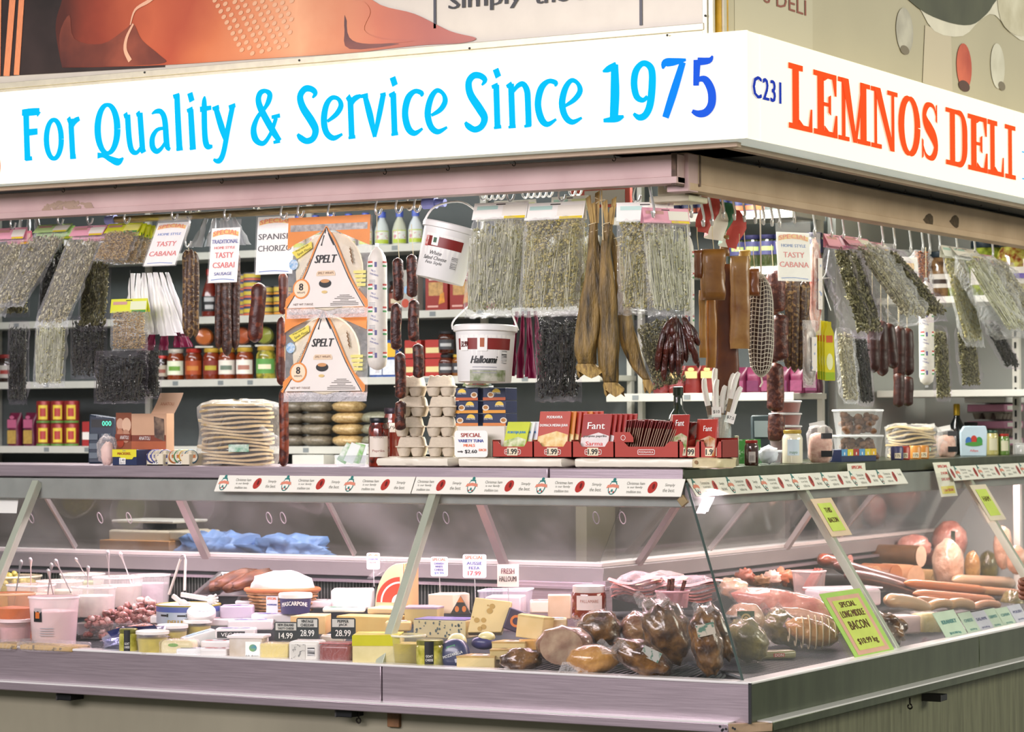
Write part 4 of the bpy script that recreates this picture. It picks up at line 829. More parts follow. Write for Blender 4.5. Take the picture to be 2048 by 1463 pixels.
herb(259, 597, 76, 102, 'grain', YL, 'lower chamomile bag hanging from a dark wire', tilt=.0, off=-.02, hp=('dfe6c0', '3a8a3a'), fat=1.2)
tag(ob('hanging_wire', G().tube([P3(260, 540, 'f', 0), P3(261, 600, 'f', -.015)], .0016, 6), BLACK), 'dark wire above the lower chamomile bag', 'wire')
herb(38, 640, 40, 165, 'dark', None, 'narrow dark bay leaf bag hanging low at far left', tilt=.02, off=.0)
herb(105, 632, 66, 140, 'stem', None, 'low bag of pale herb stems under the pink topped bag', tilt=.08)
herb(178, 630, 76, 125, 'dark', None, 'low dark herb bag between pale stems and chamomile', tilt=.0, off=.05)
herb(244, 700, 112, 105, 'dark', None, 'wide dark leaf bag hanging above the open carton', tilt=.05, off=.0, fat=1.3)
herb(298, 690, 50, 105, 'dark', None, 'dark leaf bag behind the wide one by the maroon bag', tilt=.0, off=.08)
herb(1003, 404, 104, 232, 'stem', WH, 'big pale stemmed herb bag beside the white tub', tilt=.18, fat=2., hh=.06)
herb(1030, 400, 80, 225, 'flower', WH, 'pale herb bag just behind the one beside the white tub', tilt=.0, off=.06, hp=('e8f0c0', 'd8d040'), hh=.05)
herb(1112, 404, 112, 228, 'flower', WH, 'big pale flowering herb bag left of the dried fish', tilt=.14, fat=2., hh=.06)
herb(1140, 392, 70, 235, 'flower', WH, 'clear pocketed herb bag behind the one left of the fish', tilt=.0, off=.07, hp=('e8f0c0', 'd8d040'))
herb(1290, 404, 96, 222, 'flower', WH, 'big pale flowering herb bag right of the dried fish', tilt=-.05, fat=2., hh=.06, rz=.35)
herb(1330, 416, 90, 215, 'stem', PK, 'pale herb bag swinging right, nearest the smoked speck', tilt=.1, rz=1.0, off=-.03, fat=1.3)
herb(1118, 622, 88, 178, 'dark', None, 'dark leaf bag with pink glints under the pale herbs', tilt=.02, off=.08, fat=1.3)
herb(1302, 630, 70, 150, 'oreg', None, 'dark herb bag with stems low right of the dried fish', tilt=-.1, off=.05, roll=-.25)
S = 's'
herb(1672, 470, 62, 215, 'oreg', PK, 'long oregano bag nearest the yellow packets, right side', S, tilt=.30, fat=2.4, hp=('e8c8d8', 'b04a7a'))
herb(1708, 474, 66, 212, 'leaf', PK, 'pink topped oregano bag swinging outwards, right side', S, tilt=.62, fat=2.4)
herb(1748, 484, 50, 205, 'oreg', PK, 'slanting dark herb bag behind the pink topped one, right side', S, tilt=.7, fat=2., off=.03)
herb(1686, 655, 34, 150, 'leaf', None, 'lower pale bag of sage under the long oregano bag', S, tilt=.1)
herb(1716, 660, 34, 150, 'dark', None, 'lower dark bag of bay under the oregano bags', S, tilt=.1, off=.03)
herb(1900, 492, 54, 205, 'flower', WH, 'pale green herb bag first in the far right group', S, tilt=.25, off=.04)
herb(1926, 496, 72, 208, 'stem', WH, 'bright pale herb bag swinging outwards in the far right group', S, tilt=.55, fat=2.6)
herb(1964, 508, 64, 190, 'leaf', PK, 'pink topped pale herb bag last in the far right group', S, tilt=.62, fat=2.4)
herb(1930, 655, 50, 120, 'oreg', None, 'low olive herb bag under the far right group', S, tilt=.1, off=.03)
herb(1975, 640, 40, 110, 'dark', None, 'low dark tea bag leaning right under the far right group', S, tilt=.5, off=.04)
herb(1878, 650, 34, 150, 'oreg', None, 'narrow oregano bag right of the far white salami', S, tilt=.05, off=.04)
# --- price cards in clear sleeves
RED, BLU, ORG, NAV = [M('ink_'+c, c, .5) for c in ('d8504a', '5a82c4', 'e8703a', '3a4a9a')]
PAPER = M('paper_white', 'f0f0ea', .5); YELB = M('ink_yellow', 'f2c860', .5)
CLEAR = film('clear_sleeve', .03, (1, 1, 1), .1, .2, 8)
def card(px, py, wpx, hpx, lines, lab, side='f', tilt=0., off=0., rz=0., roll=0., top=.12, n=1, ty='SPECIAL'):
    p = P3(px, py, side, off); k = ppm(p); fs = .868 if side == 'f' else .495; w = wpx/k/fs; h = hpx/k/math.cos(tilt)
    t = thing('price_card', lab, 'price card', p, 0, 'hanging price cards', rot=(-tilt, roll, RZ[side]+rz))
    for j in range(n): ob('clear_sleeve', G().box((0, .0015+j*.006, -h*.5), (w*1.04, .0006, h*1.02)), CLEAR, t)
    pp_ = ob('paper_sheet', G().box((0, .0045, -h*(.5+top/2)), (w*.98, .001, h*(1-top))), PAPER, t)
    if ty:
        ob('yellow_flash', G().poly([(x*w*.44, -h*(top+.10)+.02*h*(1-x*x)*2+d) for d, xs in ((.028*h, (-1, -.5, 0, .5, 1)), (-.045*h, (1, .5, 0, -.5, -1))) for x in xs], .0035), YELB, t)
        T(t, ty, h*.075, 0, -h*(top+.095), ORG, w=w*.84, y=.0028, arch=.03*h, bold=.0006)
    for s, hf, zf, wf, m in lines: T(t, s, h*hf, 0, -h*zf, m, w=w*wf, y=.0035, bold=.0007)
    ob('ink_line', G().ribbon([(-w*.4, -h*.955, .003), (0, -h*.945, .003), (w*.4, -h*.965, .003)], .0035), BLU, t)
    return t
card(350, 432, 68, 100, [('HOME STYLE', .05, .36, .72, BLU), ('TASTY', .10, .56, .62, RED), ('CABANA', .10, .76, .86, RED)], 'special tasty cabana card swinging out at the left', tilt=.5, n=2)
card(452, 440, 62, 125, [('TRADITIONAL', .065, .34, .9, NAV), ('HOME STYLE', .04, .44, .7, RED), ('TASTY', .09, .56, .62, RED), ('CSABAI', .09, .72, .74, RED), ('SAUSAGE', .05, .86, .6, NAV)], 'special tasty csabai sausage card in a clear sleeve', tilt=.12)
card(551, 430, 78, 118, [('SPANISH', .10, .36, .9, BLACK), ('CHORIZO', .10, .56, .9, BLACK)], 'special Spanish chorizo card left of the spelt wraps', tilt=.08, off=.03, top=.02)
card(1586, 440, 42, 122, [('HOME STYLE', .05, .42, .72, BLU), ('TASTY', .09, .57, .62, RED), ('CABANA', .09, .73, .86, RED)], 'special tasty cabana card on the right side', S, tilt=.06, top=.2, rz=-.5)
card(1780, 488, 16, 110, [], 'narrow white card with blue marks, right side', S, tilt=.1, ty=None, rz=-.3)
c = card(1815, 500, 26, 110, [], 'white card with yellow band and blue seal near the chili bag', S, tilt=.1, ty=None, rz=-.5)
ob('yellow_band', G().rect(-.03, -.075, .03, -.05, .003), YELB, c); ob('blue_seal', G().disc(.012, -.10, .013, y=.003), M('seal_blue', '7ac0e0', .5), c); ob('pink_mark', G().rect(-.028, -.115, -.006, -.09, .003), M('mark_pink', 'e89a9a', .5), c)
# --- white carrier bags in a bunch, maroon bags
def bagbunch(px, py, wpx, hpx, lab, col, side='f', off=.1, n=9, lean=0., name='carrier_bags', seed=0):
    p = P3(px, py, side, off); k = ppm(p); w = wpx/k/.87; h = hpx/k; t = thing(name, lab, 'plastic bags', p, RZ[side]); random.seed(seed)
    for j in range(n):
        x0 = (j/(n-1)-.5)*w*.55; x1 = (j/(n-1)-.5)*w+lean; L = h*random.uniform(.9, 1)
        def fn(u, v): s = .25+.75*v; return (x0+(x1-x0)*v+(u-.5)*w*.28*s+.006*noise.noise(Vector((u*6, v*5, j*3.))), (j % 3)*.012+.012*math.sin(u*9+j)*s+.01*noise.noise(Vector((u*4, v*4, j))), -L*v)
        ob('plastic_bag', G().grid(fn, 9, 10), M('bagfilm_'+col, col, .35, var=.04, scale=10), t, smooth=180)
    return t
bagbunch(295, 545, 120, 130, 'bunch of white plastic carrier bags behind the cabana card', 'e4e4e4', lean=.03)
bagbunch(335, 640, 90, 60, 'maroon plastic bag under the white carrier bags', '74183c', off=.14, n=4, seed=2)
bagbunch(1050, 622, 62, 140, 'maroon plastic bag between halloumi tub and dark herbs', '7a1a40', off=.12, n=5, seed=3)
bagbunch(437, 435, 100, 62, 'grey plastic wrapped bundle on the pipe behind the csabai card', 'aab0b4', off=.17, n=5, seed=4)
bagbunch(58, 428, 60, 60, 'light grey plastic hanging behind the leftmost herb bags', 'c0c4c6', off=.4, n=4, seed=5)
# --- sausages
def sausmat(n, c, c2, sc=80, thr=(.5, .6)): return M('sausage_'+n, c, .45, col2=c2, scale=sc, thr=thr, bump=.5, coat=.05)
SM = {'cabana': sausmat('cabana', '463022', '86683e'), 'csabai': sausmat('csabai', '36201a', '54301f', 70), 'chorizo': sausmat('chorizo', '42160e', '7a3418', 30), 'dry': sausmat('dry', '32130e', '6a3322', 60), 'link': sausmat('link', '481c14', '74402e', 60), 'frank': sausmat('frank', '30120a', '4c2010', 20)}
def saus(g, P, r, n=10, k=6):
    Q = crom([tuple(q) for q in P], k); m = len(Q); rs = []
    for i in range(m):
        t = i/(m-1); e = min(1, (t*m/2.2)**.5 if t < .5 else ((1-t)*m/2.2)**.5); rs.append(max(r*.12, r*e*(1+.06*noise.noise(Vector((i*.7, r*900, 0))))))
    return g.tube(Q, rs, n)
def bunch(px, py, hpx, sticks, mat, lab, side='f', off=0., name='sausage_bunch', part='sausage', string=None, cat='sausage', rz=0, grp=None):
    """sticks: list of (dx top, dx bottom, z top, z bottom, r) in metres/fractions of height, hung from one string"""
    p = P3(px, py, side, off); k = ppm(p); h = hpx/k; t = thing(name, lab, cat, p, YAW+rz, grp)
    for j, (x0, x1, a, b, r, y) in enumerate(sticks):
        g = G(); r *= 1.25; saus(g, [(x0, y, -a*h), (x0+(x1-x0)*.3+.002*(-1)**j, y-.004, -h*(a+(b-a)*.33)), (x0+(x1-x0)*.7, y-.003, -h*(a+(b-a)*.66)), (x1, y, -b*h)], r)
        ob(part, g, mat, t, smooth=180)
    if string: ob('string', G().tube([(0, 0, string), (0, 0, .0), (.002, 0, -.01)], .0014, 5), TWINE, t)
    return t
bunch(377, 498, 180, [(-.008, -.006, 0, .97, .0125, 0), (.010, .006, .0, .99, .0125, -.006), (.021, .022, .02, .98, .0115, .01)], SM['cabana'], 'bunch of speckled cabana sticks under the left card', string=.02)
bunch(455, 540, 172, [(-.030, -.031, 0, .92, .0115, 0), (-.002, -.001, .0, 1, .0145, -.01), (.028, .026, -.25, .93, .0125, .008)], SM['csabai'], 'bunch of dark csabai sausages under their card', off=.05)
hook(372, 494, 'f', .055, .0, lab='long S-hook holding the left cabana sticks')
bunch(516, 565, 120, [(.004, -.012, 0, 1, .021, 0)], SM['chorizo'], 'single curved red chorizo hanging left of spelt wraps', name='chorizo')
def chain(px, py, side, links, r, mat, lab, off=0., string=.1, grp=None, sway=.0):
    p = P3(px, py, side, off); k = ppm(p); t = thing('sausage_chain', lab, 'sausage', p, YAW, grp); z = 0
    pts = [(0, 0, string)]
    for j, (L, dx) in enumerate(links):
        h = L/k; g = G(); x = dx/k; sgn = (-1)**j
        saus(g, [(x, 0, z), (x+sgn*.002, -.004, z-h*.35), (x+sgn*.003, -.004, z-h*.7), (x, 0, z-h+.002)], r, 10); ob('sausage_link', g, mat, t, smooth=180)
        pts += [(x+r*.3, -r*.3, z), (x+r*.75, -r*.72, z-h*.5), (x+r*.3, -r*.3, z-h)]; z -= h+.004
    ob('string', G().tube(pts, .0012, 5), TWINE, t); return t
chain(795, 515, 'f', [(88, 0), (96, -2), (95, 4), (60, 6)], .0185, SM['dry'], 'left string of dark speckled dry sausages by the white salami')
chain(823, 508, 'f', [(88, 0), (86, 5), (70, 12)], .0185, SM['dry'], 'right string of dark speckled dry sausages by the white tub')
chain(566, 545, 'f', [(85, 0), (140, -3), (160, 0), (60, 3)], .0165, SM['chorizo'], 'long dark chain of thin sausages behind the spelt wraps', off=.06)
chain(1552, 540, S, [(85, 0), (95, 8), (100, -4), (55, 0)], .030, SM['link'], 'chain of coarse red salami links beside the net salami', off=.06)
chain(1543, 545, S, [(90, 0), (90, 3), (60, 0)], .022, SM['link'], 'thinner salami chain just behind the net salami', off=.12)
bunch(1592, 550, 195, [(-.024, -.03, 0, .96, .013, 0), (.0, -.008, -.02, 1, .013, -.006), (.026, .014, .06, .98, .013, .008), (.04, .03, .05, .9, .012, .02)], SM['cabana'], 'bunch of speckled cabana sticks under the right card', S, off=.04)
for i, (px, py, h) in enumerate(((1745, 640, 105), (1762, 640, 112), (1776, 645, 92), (1798, 650, 108), (1814, 655, 96))):
    bunch(px, py, h, [(0, (.004, .004, .02, .0, .004)[i], 0, 1, .0185, 0)], SM['frank'], ORD[i]+' plump smoked sausage from the left in the right side row', S, off=.02, name='smoked_sausage', grp='smoked sausages in the right side row', string=.24)
for i, (px, py, h) in enumerate(((1797, 744, 70), (1815, 752, 60))): bunch(px, py, h, [(0, .0, 0, 1, .017, 0)], SM['frank'], ('left', 'right')[i]+' lower smoked sausage over the big bread bag', S, off=.02, name='smoked_sausage', grp='lower smoked sausages', string=.40)
# --- white wrapped salamis
def salami(px, py, hpx, rpx, lab, side='f', off=0.):
    p = P3(px, py, side, off); k = ppm(p); h = hpx/k; r = rpx/k; t = thing('wrapped_salami', lab, 'salami', p, YAW, 'white wrapped salamis')
    ob('salami_body', G().lathe([(r*.12, 0), (r*.22, -.006), (r*.5, -.014), (r*.86, -.035), (r, -.06), (r*1.01, -h*.5), (r, -h+.035), (r*.85, -h+.014), (r*.4, -h+.003), (r*.1, -h)][::-1], 20), M('salami_casing', 'e2ded4', .45, var=.05, scale=40, bump=.15), t, smooth=180)
    ob('metal_clip', G().box((0, 0, .004), (.012, .01, .012)).box((0, 0, -h-.004), (.012, .01, .01)), CHROME, t)
    ob('string', G().tube([(0, 0, .01), (0, 0, .13)], .0013, 5), TWINE, t)
    for j in range(5):
        z = -.065-j*(h-.09)/4.3
        for a in (-.75, .95):
            for dz, m in ((.010, M('flag_red', 'c04a44', .5)), (.0035, PAPER), (-.003, M('flag_green', '4a9a5c', .5))): ob('printed_stripe', G().cyl(r*1.012, z+dz-.003, z+dz+.003, a-.32, a+.32, 6), m, t)
        ob('crest_print', G().cyl(r*1.012, z-.007, z+.010, -.22, .02, 5), M('ink_violet', '5a5a8a', .5), t)
        if j < 4:
            T(t, 'HUNGARIAN', .006, -.3*r, z-.032, NAV, w=r*.95, wrap=r*1.012, a=-.3); T(t, 'MILD', .006, -.35*r, z-.02, NAV, w=r*.5, wrap=r*1.012, a=-.3)
            for q in range(5): ob('fine_print', G().cyl(r*1.01, z-.052-q*.005, z-.050-q*.005, -.85, -.15, 5), M('ink_grey', '9a9aa0', .5), t)
    return t
salami(754, 492, 248, 20, 'long white Hungarian salami right of the spelt wraps')
salami(1378, 470, 240, 10, 'white wrapped salami half hidden behind the right pale herb bag', 'f', .12)
salami(1852, 560, 210, 15, 'white wrapped salami on the right side below the chili bag', S)
herb(1838, 500, 22, 120, 'chili', None, 'clear bag of dried orange chili near the right white salami', S, tilt=.05, fat=1.6, off=.04)
# --- spelt wraps
def spelt(px, py, lab, off=0., dark=False, i=0):
    p = P3(px, py, 'f', off); k = ppm(p); w = 168/k/.868; h = 190/k
    t = thing('spelt_wrap_pack', lab, 'wrap pack', p, 0, 'spelt wrap packs', rot=(-.06, .0, .02))
    X = lambda x: (x-.5)*w; Z = lambda z: -z*h
    def fn(s):
        def f(u, v): k2 = (1-(2*u-1)**6)**.5*min(1, v*8, (1-v)*6)**.5; n = noise.noise(Vector((u*6, v*7, i+s)))*.004; return (X(u)*(1.0+.02*v), s*(.006*k2)+n*k2, Z(v*1.02))
        return f
    y0 = -.012
    ob('flat_breads', G().lathe([(w*.40, -.006), (w*.41, 0), (w*.40, .006)], 32), M('spelt_bread', 'd9cfb8', .7, var=.06, scale=25), t, loc=(0, .0, Z(.58)), rot=(PI/2, 0, 0))
    ob('clear_pack', G().grid(fn(-1), 18, 18).grid(fn(1), 10, 10), film('pack_film', .06, (1, 1, 1), .1, .4, 20), t, smooth=180)
    OR = M('spelt_orange', 'e08a3a', .35, var=.05); WHT = M('spelt_white', 'e6e0d8', .4, var=.02)
    ob('orange_top', G().poly([(X(0), Z(0)), (X(0), Z(.34)), (X(.10), Z(.28)), (X(.40), Z(.16)), (X(.47), Z(.12)), (X(.53), Z(.12)), (X(.60), Z(.16)), (X(.95), Z(.30)), (X(1), Z(.32)), (X(1), Z(0))], y0), OR, t)
    ob('zip_strip', G().rect(X(.03), Z(.15), X(.97), Z(.08), y0-.0006), M('zip_clear', 'b8b4b0', .15, .3, var=.25, scale=60), t)
    ob('orange_corner', G().poly([(X(0), Z(.96)), (X(.0), Z(.86)), (X(.12), Z(.76)), (X(.22), Z(.96))], y0), OR, t); ob('orange_corner', G().poly([(X(1), Z(.96)), (X(1.), Z(.90)), (X(.84), Z(.74)), (X(.78), Z(.96))], y0), OR, t)
    ob('orange_border', G().ribbon([(X(-.01), Z(.97), .009), (X(.20), Z(.66), .008), (X(.36), Z(.30), .009), (X(.45), Z(.15), .008), (X(.47), Z(.11), .006), (X(.50), Z(.15), .008), (X(.60), Z(.30), .008), (X(.78), Z(.66), .009), (X(.99), Z(.97), .009)], y0-.0006), OR, t)
    ob('white_mountain', G().poly([(X(.02), Z(.96)), (X(.21), Z(.66)), (X(.37), Z(.30)), (X(.455), Z(.15)), (X(.47), Z(.12)), (X(.50), Z(.16)), (X(.59), Z(.30)), (X(.77), Z(.66)), (X(.97), Z(.96))], y0-.0012), WHT, t)
    ob('black_outline', G().ribbon([(X(.02), Z(.96), .003), (X(.22), Z(.65), .0028), (X(.37), Z(.31), .003), (X(.45), Z(.16), .003), (X(.475), Z(.12), .003), (X(.50), Z(.17), .003), (X(.585), Z(.31), .0032), (X(.765), Z(.66), .003), (X(.96), Z(.96), .003)], y0-.0022), BLACK, t)
    g = G()
    for q in ([(.45, .20, .004), (.43, .27, .003), (.42, .31, .006)], [(.50, .18, .003), (.54, .25, .006), (.57, .31, .003)], [(.47, .14, .003), (.46, .18, .004)]): g.ribbon([(X(a), Z(b), c) for a, b, c in q], y0-.0024)
    ob('ridge_print', g, BLACK, t, kind='stuff')
    T(t, 'SPELT', h*.085, X(.48), Z(.45), BLACK, w=w*.25, y=y0-.003, shear=.25, bold=.0012)
    ob('ribbon_banner', G().poly([(X(.37), Z(.60)), (X(.39), Z(.575)), (X(.58), Z(.575)), (X(.60), Z(.60)), (X(.60), Z(.63)), (X(.37), Z(.63))], y0-.0026), M('banner_tan', 'e0c8a8', .4), t); T(t, 'SPELT WRAPS', h*.022, X(.485), Z(.60), M('ink_brown', '6a4430', .4), w=w*.19, y=y0-.0034)
    ob('bowl_print', G().disc(X(.48), Z(.71), w*.075, h*.045, y0-.003), BLACK, t); ob('grain_print', G().disc(X(.48), Z(.685), w*.055, h*.02, y0-.0036), M('grain_gold', 'c8905a', .5), t); ob('grain_print', G().disc(X(.475), Z(.80), w*.035, h*.016, y0-.003), M('grain_pale', 'd8bc7a', .5), t)
    b = ob('count_badge', G().disc(X(.19), Z(.76), w*.105, y=y0-.0026), OR, t); ob('badge_face', G().disc(X(.19), Z(.76), w*.088, y=y0-.0032), M('badge_cream', 'f0d8b8', .4), b); T(b, '8', h*.075, X(.19), Z(.74), BLACK, y=y0-.0038, bold=.0012); T(b, 'WRAPS', h*.02, X(.19), Z(.80), BLACK, w=w*.10, y=y0-.0038)
    l = ob('yellow_flag', G().poly([(X(.06), Z(.37)), (X(.30), Z(.26)), (X(.31), Z(.33)), (X(.13), Z(.44))], y0-.003), M('flag_yellow', 'e4d450', .4), t); T(l, 'Spelt Flour', h*.035, X(.215), Z(.365), BLACK, w=w*.18, y=y0-.0038, a=.40); T(l, 'Wraps made with', h*.025, X(.185), Z(.33), BLACK, w=w*.17, y=y0-.0038, a=.42)
    ob('blue_seal', G().disc(X(.085), Z(.50), w*.055, y=y0-.0026), M('seal_sky', '5aa0d0', .4, col2='e0e8ec', scale=70), t)
    T(t, 'MOUNTAIN BREAD', h*.022, X(.235), Z(.55), BLACK, w=w*.24, y=y0-.003, a=1.05)
    g = G().ribbon([(X(.81), Z(.52), .002), (X(.77), Z(.33), .002)], y0-.003)
    for q in range(7): g.disc(X(.775+q*.005), Z(.36+q*.022), .0055, .0028, y0-.0034, 8, .8 if q % 2 else 2.3)
    ob('wheat_print', g, M('wheat_brown', '7a5a34', .5), t, kind='stuff')
    for q in range(4): ob('yellow_strip', G().rect(X(.82-.0+q*.015), Z(.615+q*.045), X(.97), Z(.585+q*.045), y0-.0026), M('strip_lemon', 'e0d87a', .4), t)
    g = G()
    for q in range(7): ww = (.06, .09, .12, .05, .14, .17, .17)[q]; g.rect(X(.72-ww), Z(.842+q*.017), X(.72+ww), Z(.835+q*.017), y0-.0026)
    ob('fine_print', g, M('ink_grey_dark', '6a6660', .5), t, kind='stuff'); T(t, 'NET WT 7.05OZ', h*.022, X(.22), Z(.925), M('ink_brown', '6a4430'), w=w*.24, y=y0-.0034)
    ob('seal_edge', G().grid(lambda u, v: (X(u)*1.02, -.002+.003*math.sin(u*40+v*3), Z(.97+v*.10)), 30, 3), film('crimp_film', .55, (.9, .88, .9), .1, .8, 60), t)
    return t
spelt(662, 433, 'upper orange and white spelt wrap pack on its hook')
spelt(656, 600, 'lower orange and white spelt wrap pack', off=.035, i=3)
# --- white tubs with handles
TUBW = M('tub_white', 'e6e6e2', .35, var=.02, sub=.0)
def tub(px, py, rpx, hpx, lab, rot, kind, off=0.):
    """px,py centre of the rim"""
    p = P3(px, py, 'f', off); k = ppm(p); r = rpx/k; h = hpx/k
    t = thing('white_tub', lab, 'tub', p, 0, None, rot=rot)
    ob('tub_body', G().lathe([(r*.05, -h), (r*.84, -h), (r*.86, -h+.004), (r*.97, -.012), (r*.97, 0)], 32), TUBW, t)
    ob('lid', G().lathe([(r*1.0, -.020), (r*1.04, -.018), (r*1.04, -.002), (r*1.0, .002), (r*.92, .002), (r*.9, -.003), (r*.1, -.003)], 32), TUBW, t)
    return t, r, h
RB = M('tub_red', '7e2420', .4)
t, r, h = tub(905, 452, 57, 112, 'white feta cheese tub hanging tilted by its handle', (.0, .24, YAW), 'feta')
RR = lambda f: r*(.97-.13*f)+.0006
def lab_on(t, name, r0, h, f0, f1, a0, a1, m, par=None): return ob(name, G().cyl(RR(f1)+.0004, -h*f1, -h*f0, a0, a1, 14, RR(f0)+.0004), m, par or t)
L1 = lab_on(t, 'tub_label', r, h, .22, .82, -.95, .62, PAPER); ob('red_band', G().cyl(RR(.45)+.0012, -h*.45, -h*.27, -.95, .62, 14, RR(.27)+.0012), RB, L1)
ob('emblem', G().cyl(RR(.45)+.002, -h*.43, -h*.24, -.62, -.34, 6, RR(.27)+.002), PAPER, L1); ob('emblem_green', G().cyl(RR(.4)+.0026, -h*.38, -h*.29, -.55, -.42, 5, RR(.3)+.0026), M('emblem_dkgreen', '2a5a3a', .5), L1)
ob('price_sticker', G().cyl(RR(.45)+.002, -h*.46, -h*.27, -.95, -.78, 5, RR(.27)+.002), M('sticker_red', 'c0504a', .5, col2='f0e8e0', scale=90), L1)
for s, z, w in (('White', .56, .045), ('Salted Cheese', .65, .085), ('Feta Style', .74, .06)): T(L1, s, .013, -.032, -h*z, BLACK, w=w, wrap=RR(z)+.002, shear=.3)
ob('barcode', G().cyl(RR(.7)+.002, -h*.78, -h*.56, .30, .55, 5, RR(.56)+.002), M('barcode', '3a3a3a', .5, col2='e0e0dc', scale=8, aniso=(1, 1, 60), thr=(.48, .52)), L1)
ob('handle', G().tube(crom([(-r*1.02, 0, -.01), (-r*.75, -.0, .05), (r*.15, 0, .085), (r*.95, 0, .045), (r*1.03, 0, -.01)], 5), .0035, 8), TUBW, t)
t, r, h = tub(971, 652, 62, 112, 'white halloumi tub with red band hanging beside herbs', (-.03, .02, YAW), 'halloumi')
L1 = lab_on(t, 'tub_label', r, h, .18, 1.0, -1.1, 1.0, PAPER); ob('red_band', G().cyl(RR(.42)+.0012, -h*.44, -h*.24, -1.1, 1.0, 16, RR(.24)+.0012), RB, L1)
ob('emblem', G().cyl(RR(.42)+.002, -h*.47, -h*.20, -.26, .08, 6, RR(.24)+.002), PAPER, L1); ob('emblem_face', G().cyl(RR(.4)+.0026, -h*.40, -h*.24, -.17, -.02, 5, RR(.26)+.0026), M('emblem_gold', 'a85a34', .5), L1)
s_ = ob('price_sticker', G().cyl(RR(.45)+.003, -h*.46, -h*.23, -.95, -.62, 6, RR(.25)+.003), PAPER, L1); T(s_, '32.99', .018, -.79*r*.93, -h*.345, M('ink_darkred', '5a1a18', .5), w=.028, wrap=RR(.35)+.004, bold=.001)
T(L1, 'Halloumi', .024, -.002, -h*.62, BLACK, w=.085, wrap=RR(.6)+.002, shear=.3, bold=.0012)
for q in range(3): ob('fine_print', G().cyl(RR(.75)+.0016, -h*(.76+.05*q), -h*(.745+.05*q), -.45, .45, 6, RR(.75)+.0016), M('ink_grey', '9a9aa0'), L1)
ob('barcode', G().cyl(RR(.62)+.002, -h*.68, -h*.46, .62, .86, 5, RR(.5)+.002), M('barcode', '3a3a3a'), L1)
ob('scene_print', G().cyl(RR(.9)+.002, -h*1.0, -h*.80, -.55, .85, 8, RR(.8)+.002), M('scene_print', '6a7a4a', .5, col2='b8b8a8', scale=40), L1)
ob('handle', G().tube(crom([(-r*1.06, 0, -.012), (-r*1.0, -.01, .02), (-r*.2, -.03, .10), (r*.2, -.02, .17)], 5), .003, 8), TUBW, t)
ob('handle', G().tube(crom([(r*1.06, 0, -.012), (r*.9, -.0, .03), (r*.55, 0, .12), (r*.3, -.01, .17)], 5), .003, 8), TUBW, t)
# --- dried stockfish
FISH = M('stockfish_skin', '94783f', .5, col2='352e20', scale=9, aniso=(6, 6, .7), bump=.5, bscale=50); FISHT = M('stockfish_tail', '7a6238', .7, col2='b89a58', scale=30, aniso=(5, 5, .6), bump=.4)
def fish(x0, prof, lab, y, tail, flare):
    """prof: (x, z, half width) down the fish in metres from its knot"""
    p = P3(1205, 440, 'f', -.02); t = thing('stockfish', lab, 'dried fish', p+Vector((0, y, 0)), YAW, 'dried stockfish')
    Q = crom([(a, b, c) for a, b, c in prof], 6); rings = []
    for i, (x, z, w) in enumerate(Q):
        R = []
        for j in range(18):
            a = 2*PI*j/18; rid = 1+.16*math.cos(5*a+i*.15)+.14*noise.noise(Vector((math.cos(a)*2, math.sin(a)*2, z*14+x0)))
            R.append((x+w*math.cos(a)*rid, w*.55*math.sin(a)*rid-.004*math.sin(i*.4), z))
        rings.append(R)
    ob('fish_body', G().loft(rings), FISH, t, smooth=180)
    g = G()
    for j, (dx, dz) in enumerate(tail):
        a = prof[0]; g.loft([[(a[0]-.012+j*.008, -.006, a[1]-.01), (a[0]+.0+j*.008, -.010, a[1]-.01), (a[0]+.0+j*.008, .006, a[1]-.01)], [(a[0]+dx-.010, -.008, a[1]+dz), (a[0]+dx+.006, -.012, a[1]+dz+.01), (a[0]+dx, .006, a[1]+dz)]])
    ob('tail_fin', g, FISHT, t)
    e = prof[-1]
    def fn(u, v): a = 2*PI*u; w = e[2]*(1+flare*v)*(1+.18*math.sin(4*a+v*5)); return (e[0]+w*math.cos(a)+flare*.03*v, w*.6*math.sin(a), e[1]-.035*v-.012*math.sin(3*a)*v)
    ob('belly_flap', G().grid(fn, 16, 5, True), FISHT, t, smooth=180)
    ob('binding_twine', G().tube([(prof[1][0]+prof[1][2]*1.1*math.cos(a), prof[1][2]*.7*math.sin(a), prof[1][1]+.004*a) for a in [q*.6 for q in range(22)]], .0016, 5), TWINE, t)
fish(0, [(-.028, .0, .011), (-.030, -.055, .014), (-.027, -.10, .020), (-.030, -.18, .025), (-.036, -.27, .034), (-.048, -.36, .040), (-.058, -.42, .034), (-.055, -.46, .028)], 'left stockfish of the pair, tail tied upwards', 0, ((-.016, .07), (.0, .05), (.014, .085)), .55)
fish(3, [(.024, -.005, .012), (.018, -.055, .014), (.014, -.11, .018), (.018, -.19, .024), (.020, -.28, .031), (.022, -.37, .034), (.022, -.46, .03), (.028, -.52, .022)], 'right stockfish of the pair, tail tied upwards', -.01, ((-.01, .06), (.012, .04), (.02, .07)), .5)
fish(6, [(.006, -.03, .008), (.030, -.10, .014), (.044, -.2, .018), (.056, -.3, .022), (.074, -.4, .026), (.10, -.47, .020), (.125, -.51, .012)], 'slim third stockfish curling right behind the pair', .03, ((.0, .05), (.012, .07)), .3)
g = G().tube([P3(1203, 372, 'f', -.02), P3(1206, 480, 'f', -.04)], .0022, 6)
for a in range(5): b = P3(1202, 400, 'f', -.03); g.tube([b, b+Vector((.02*math.cos(a*1.3), -.01, .016*math.sin(a*1.3)))], .0016, 5)
tag(ob('twine_loop', g, TWINE), 'knotted twine holding the stockfish pair', 'twine')
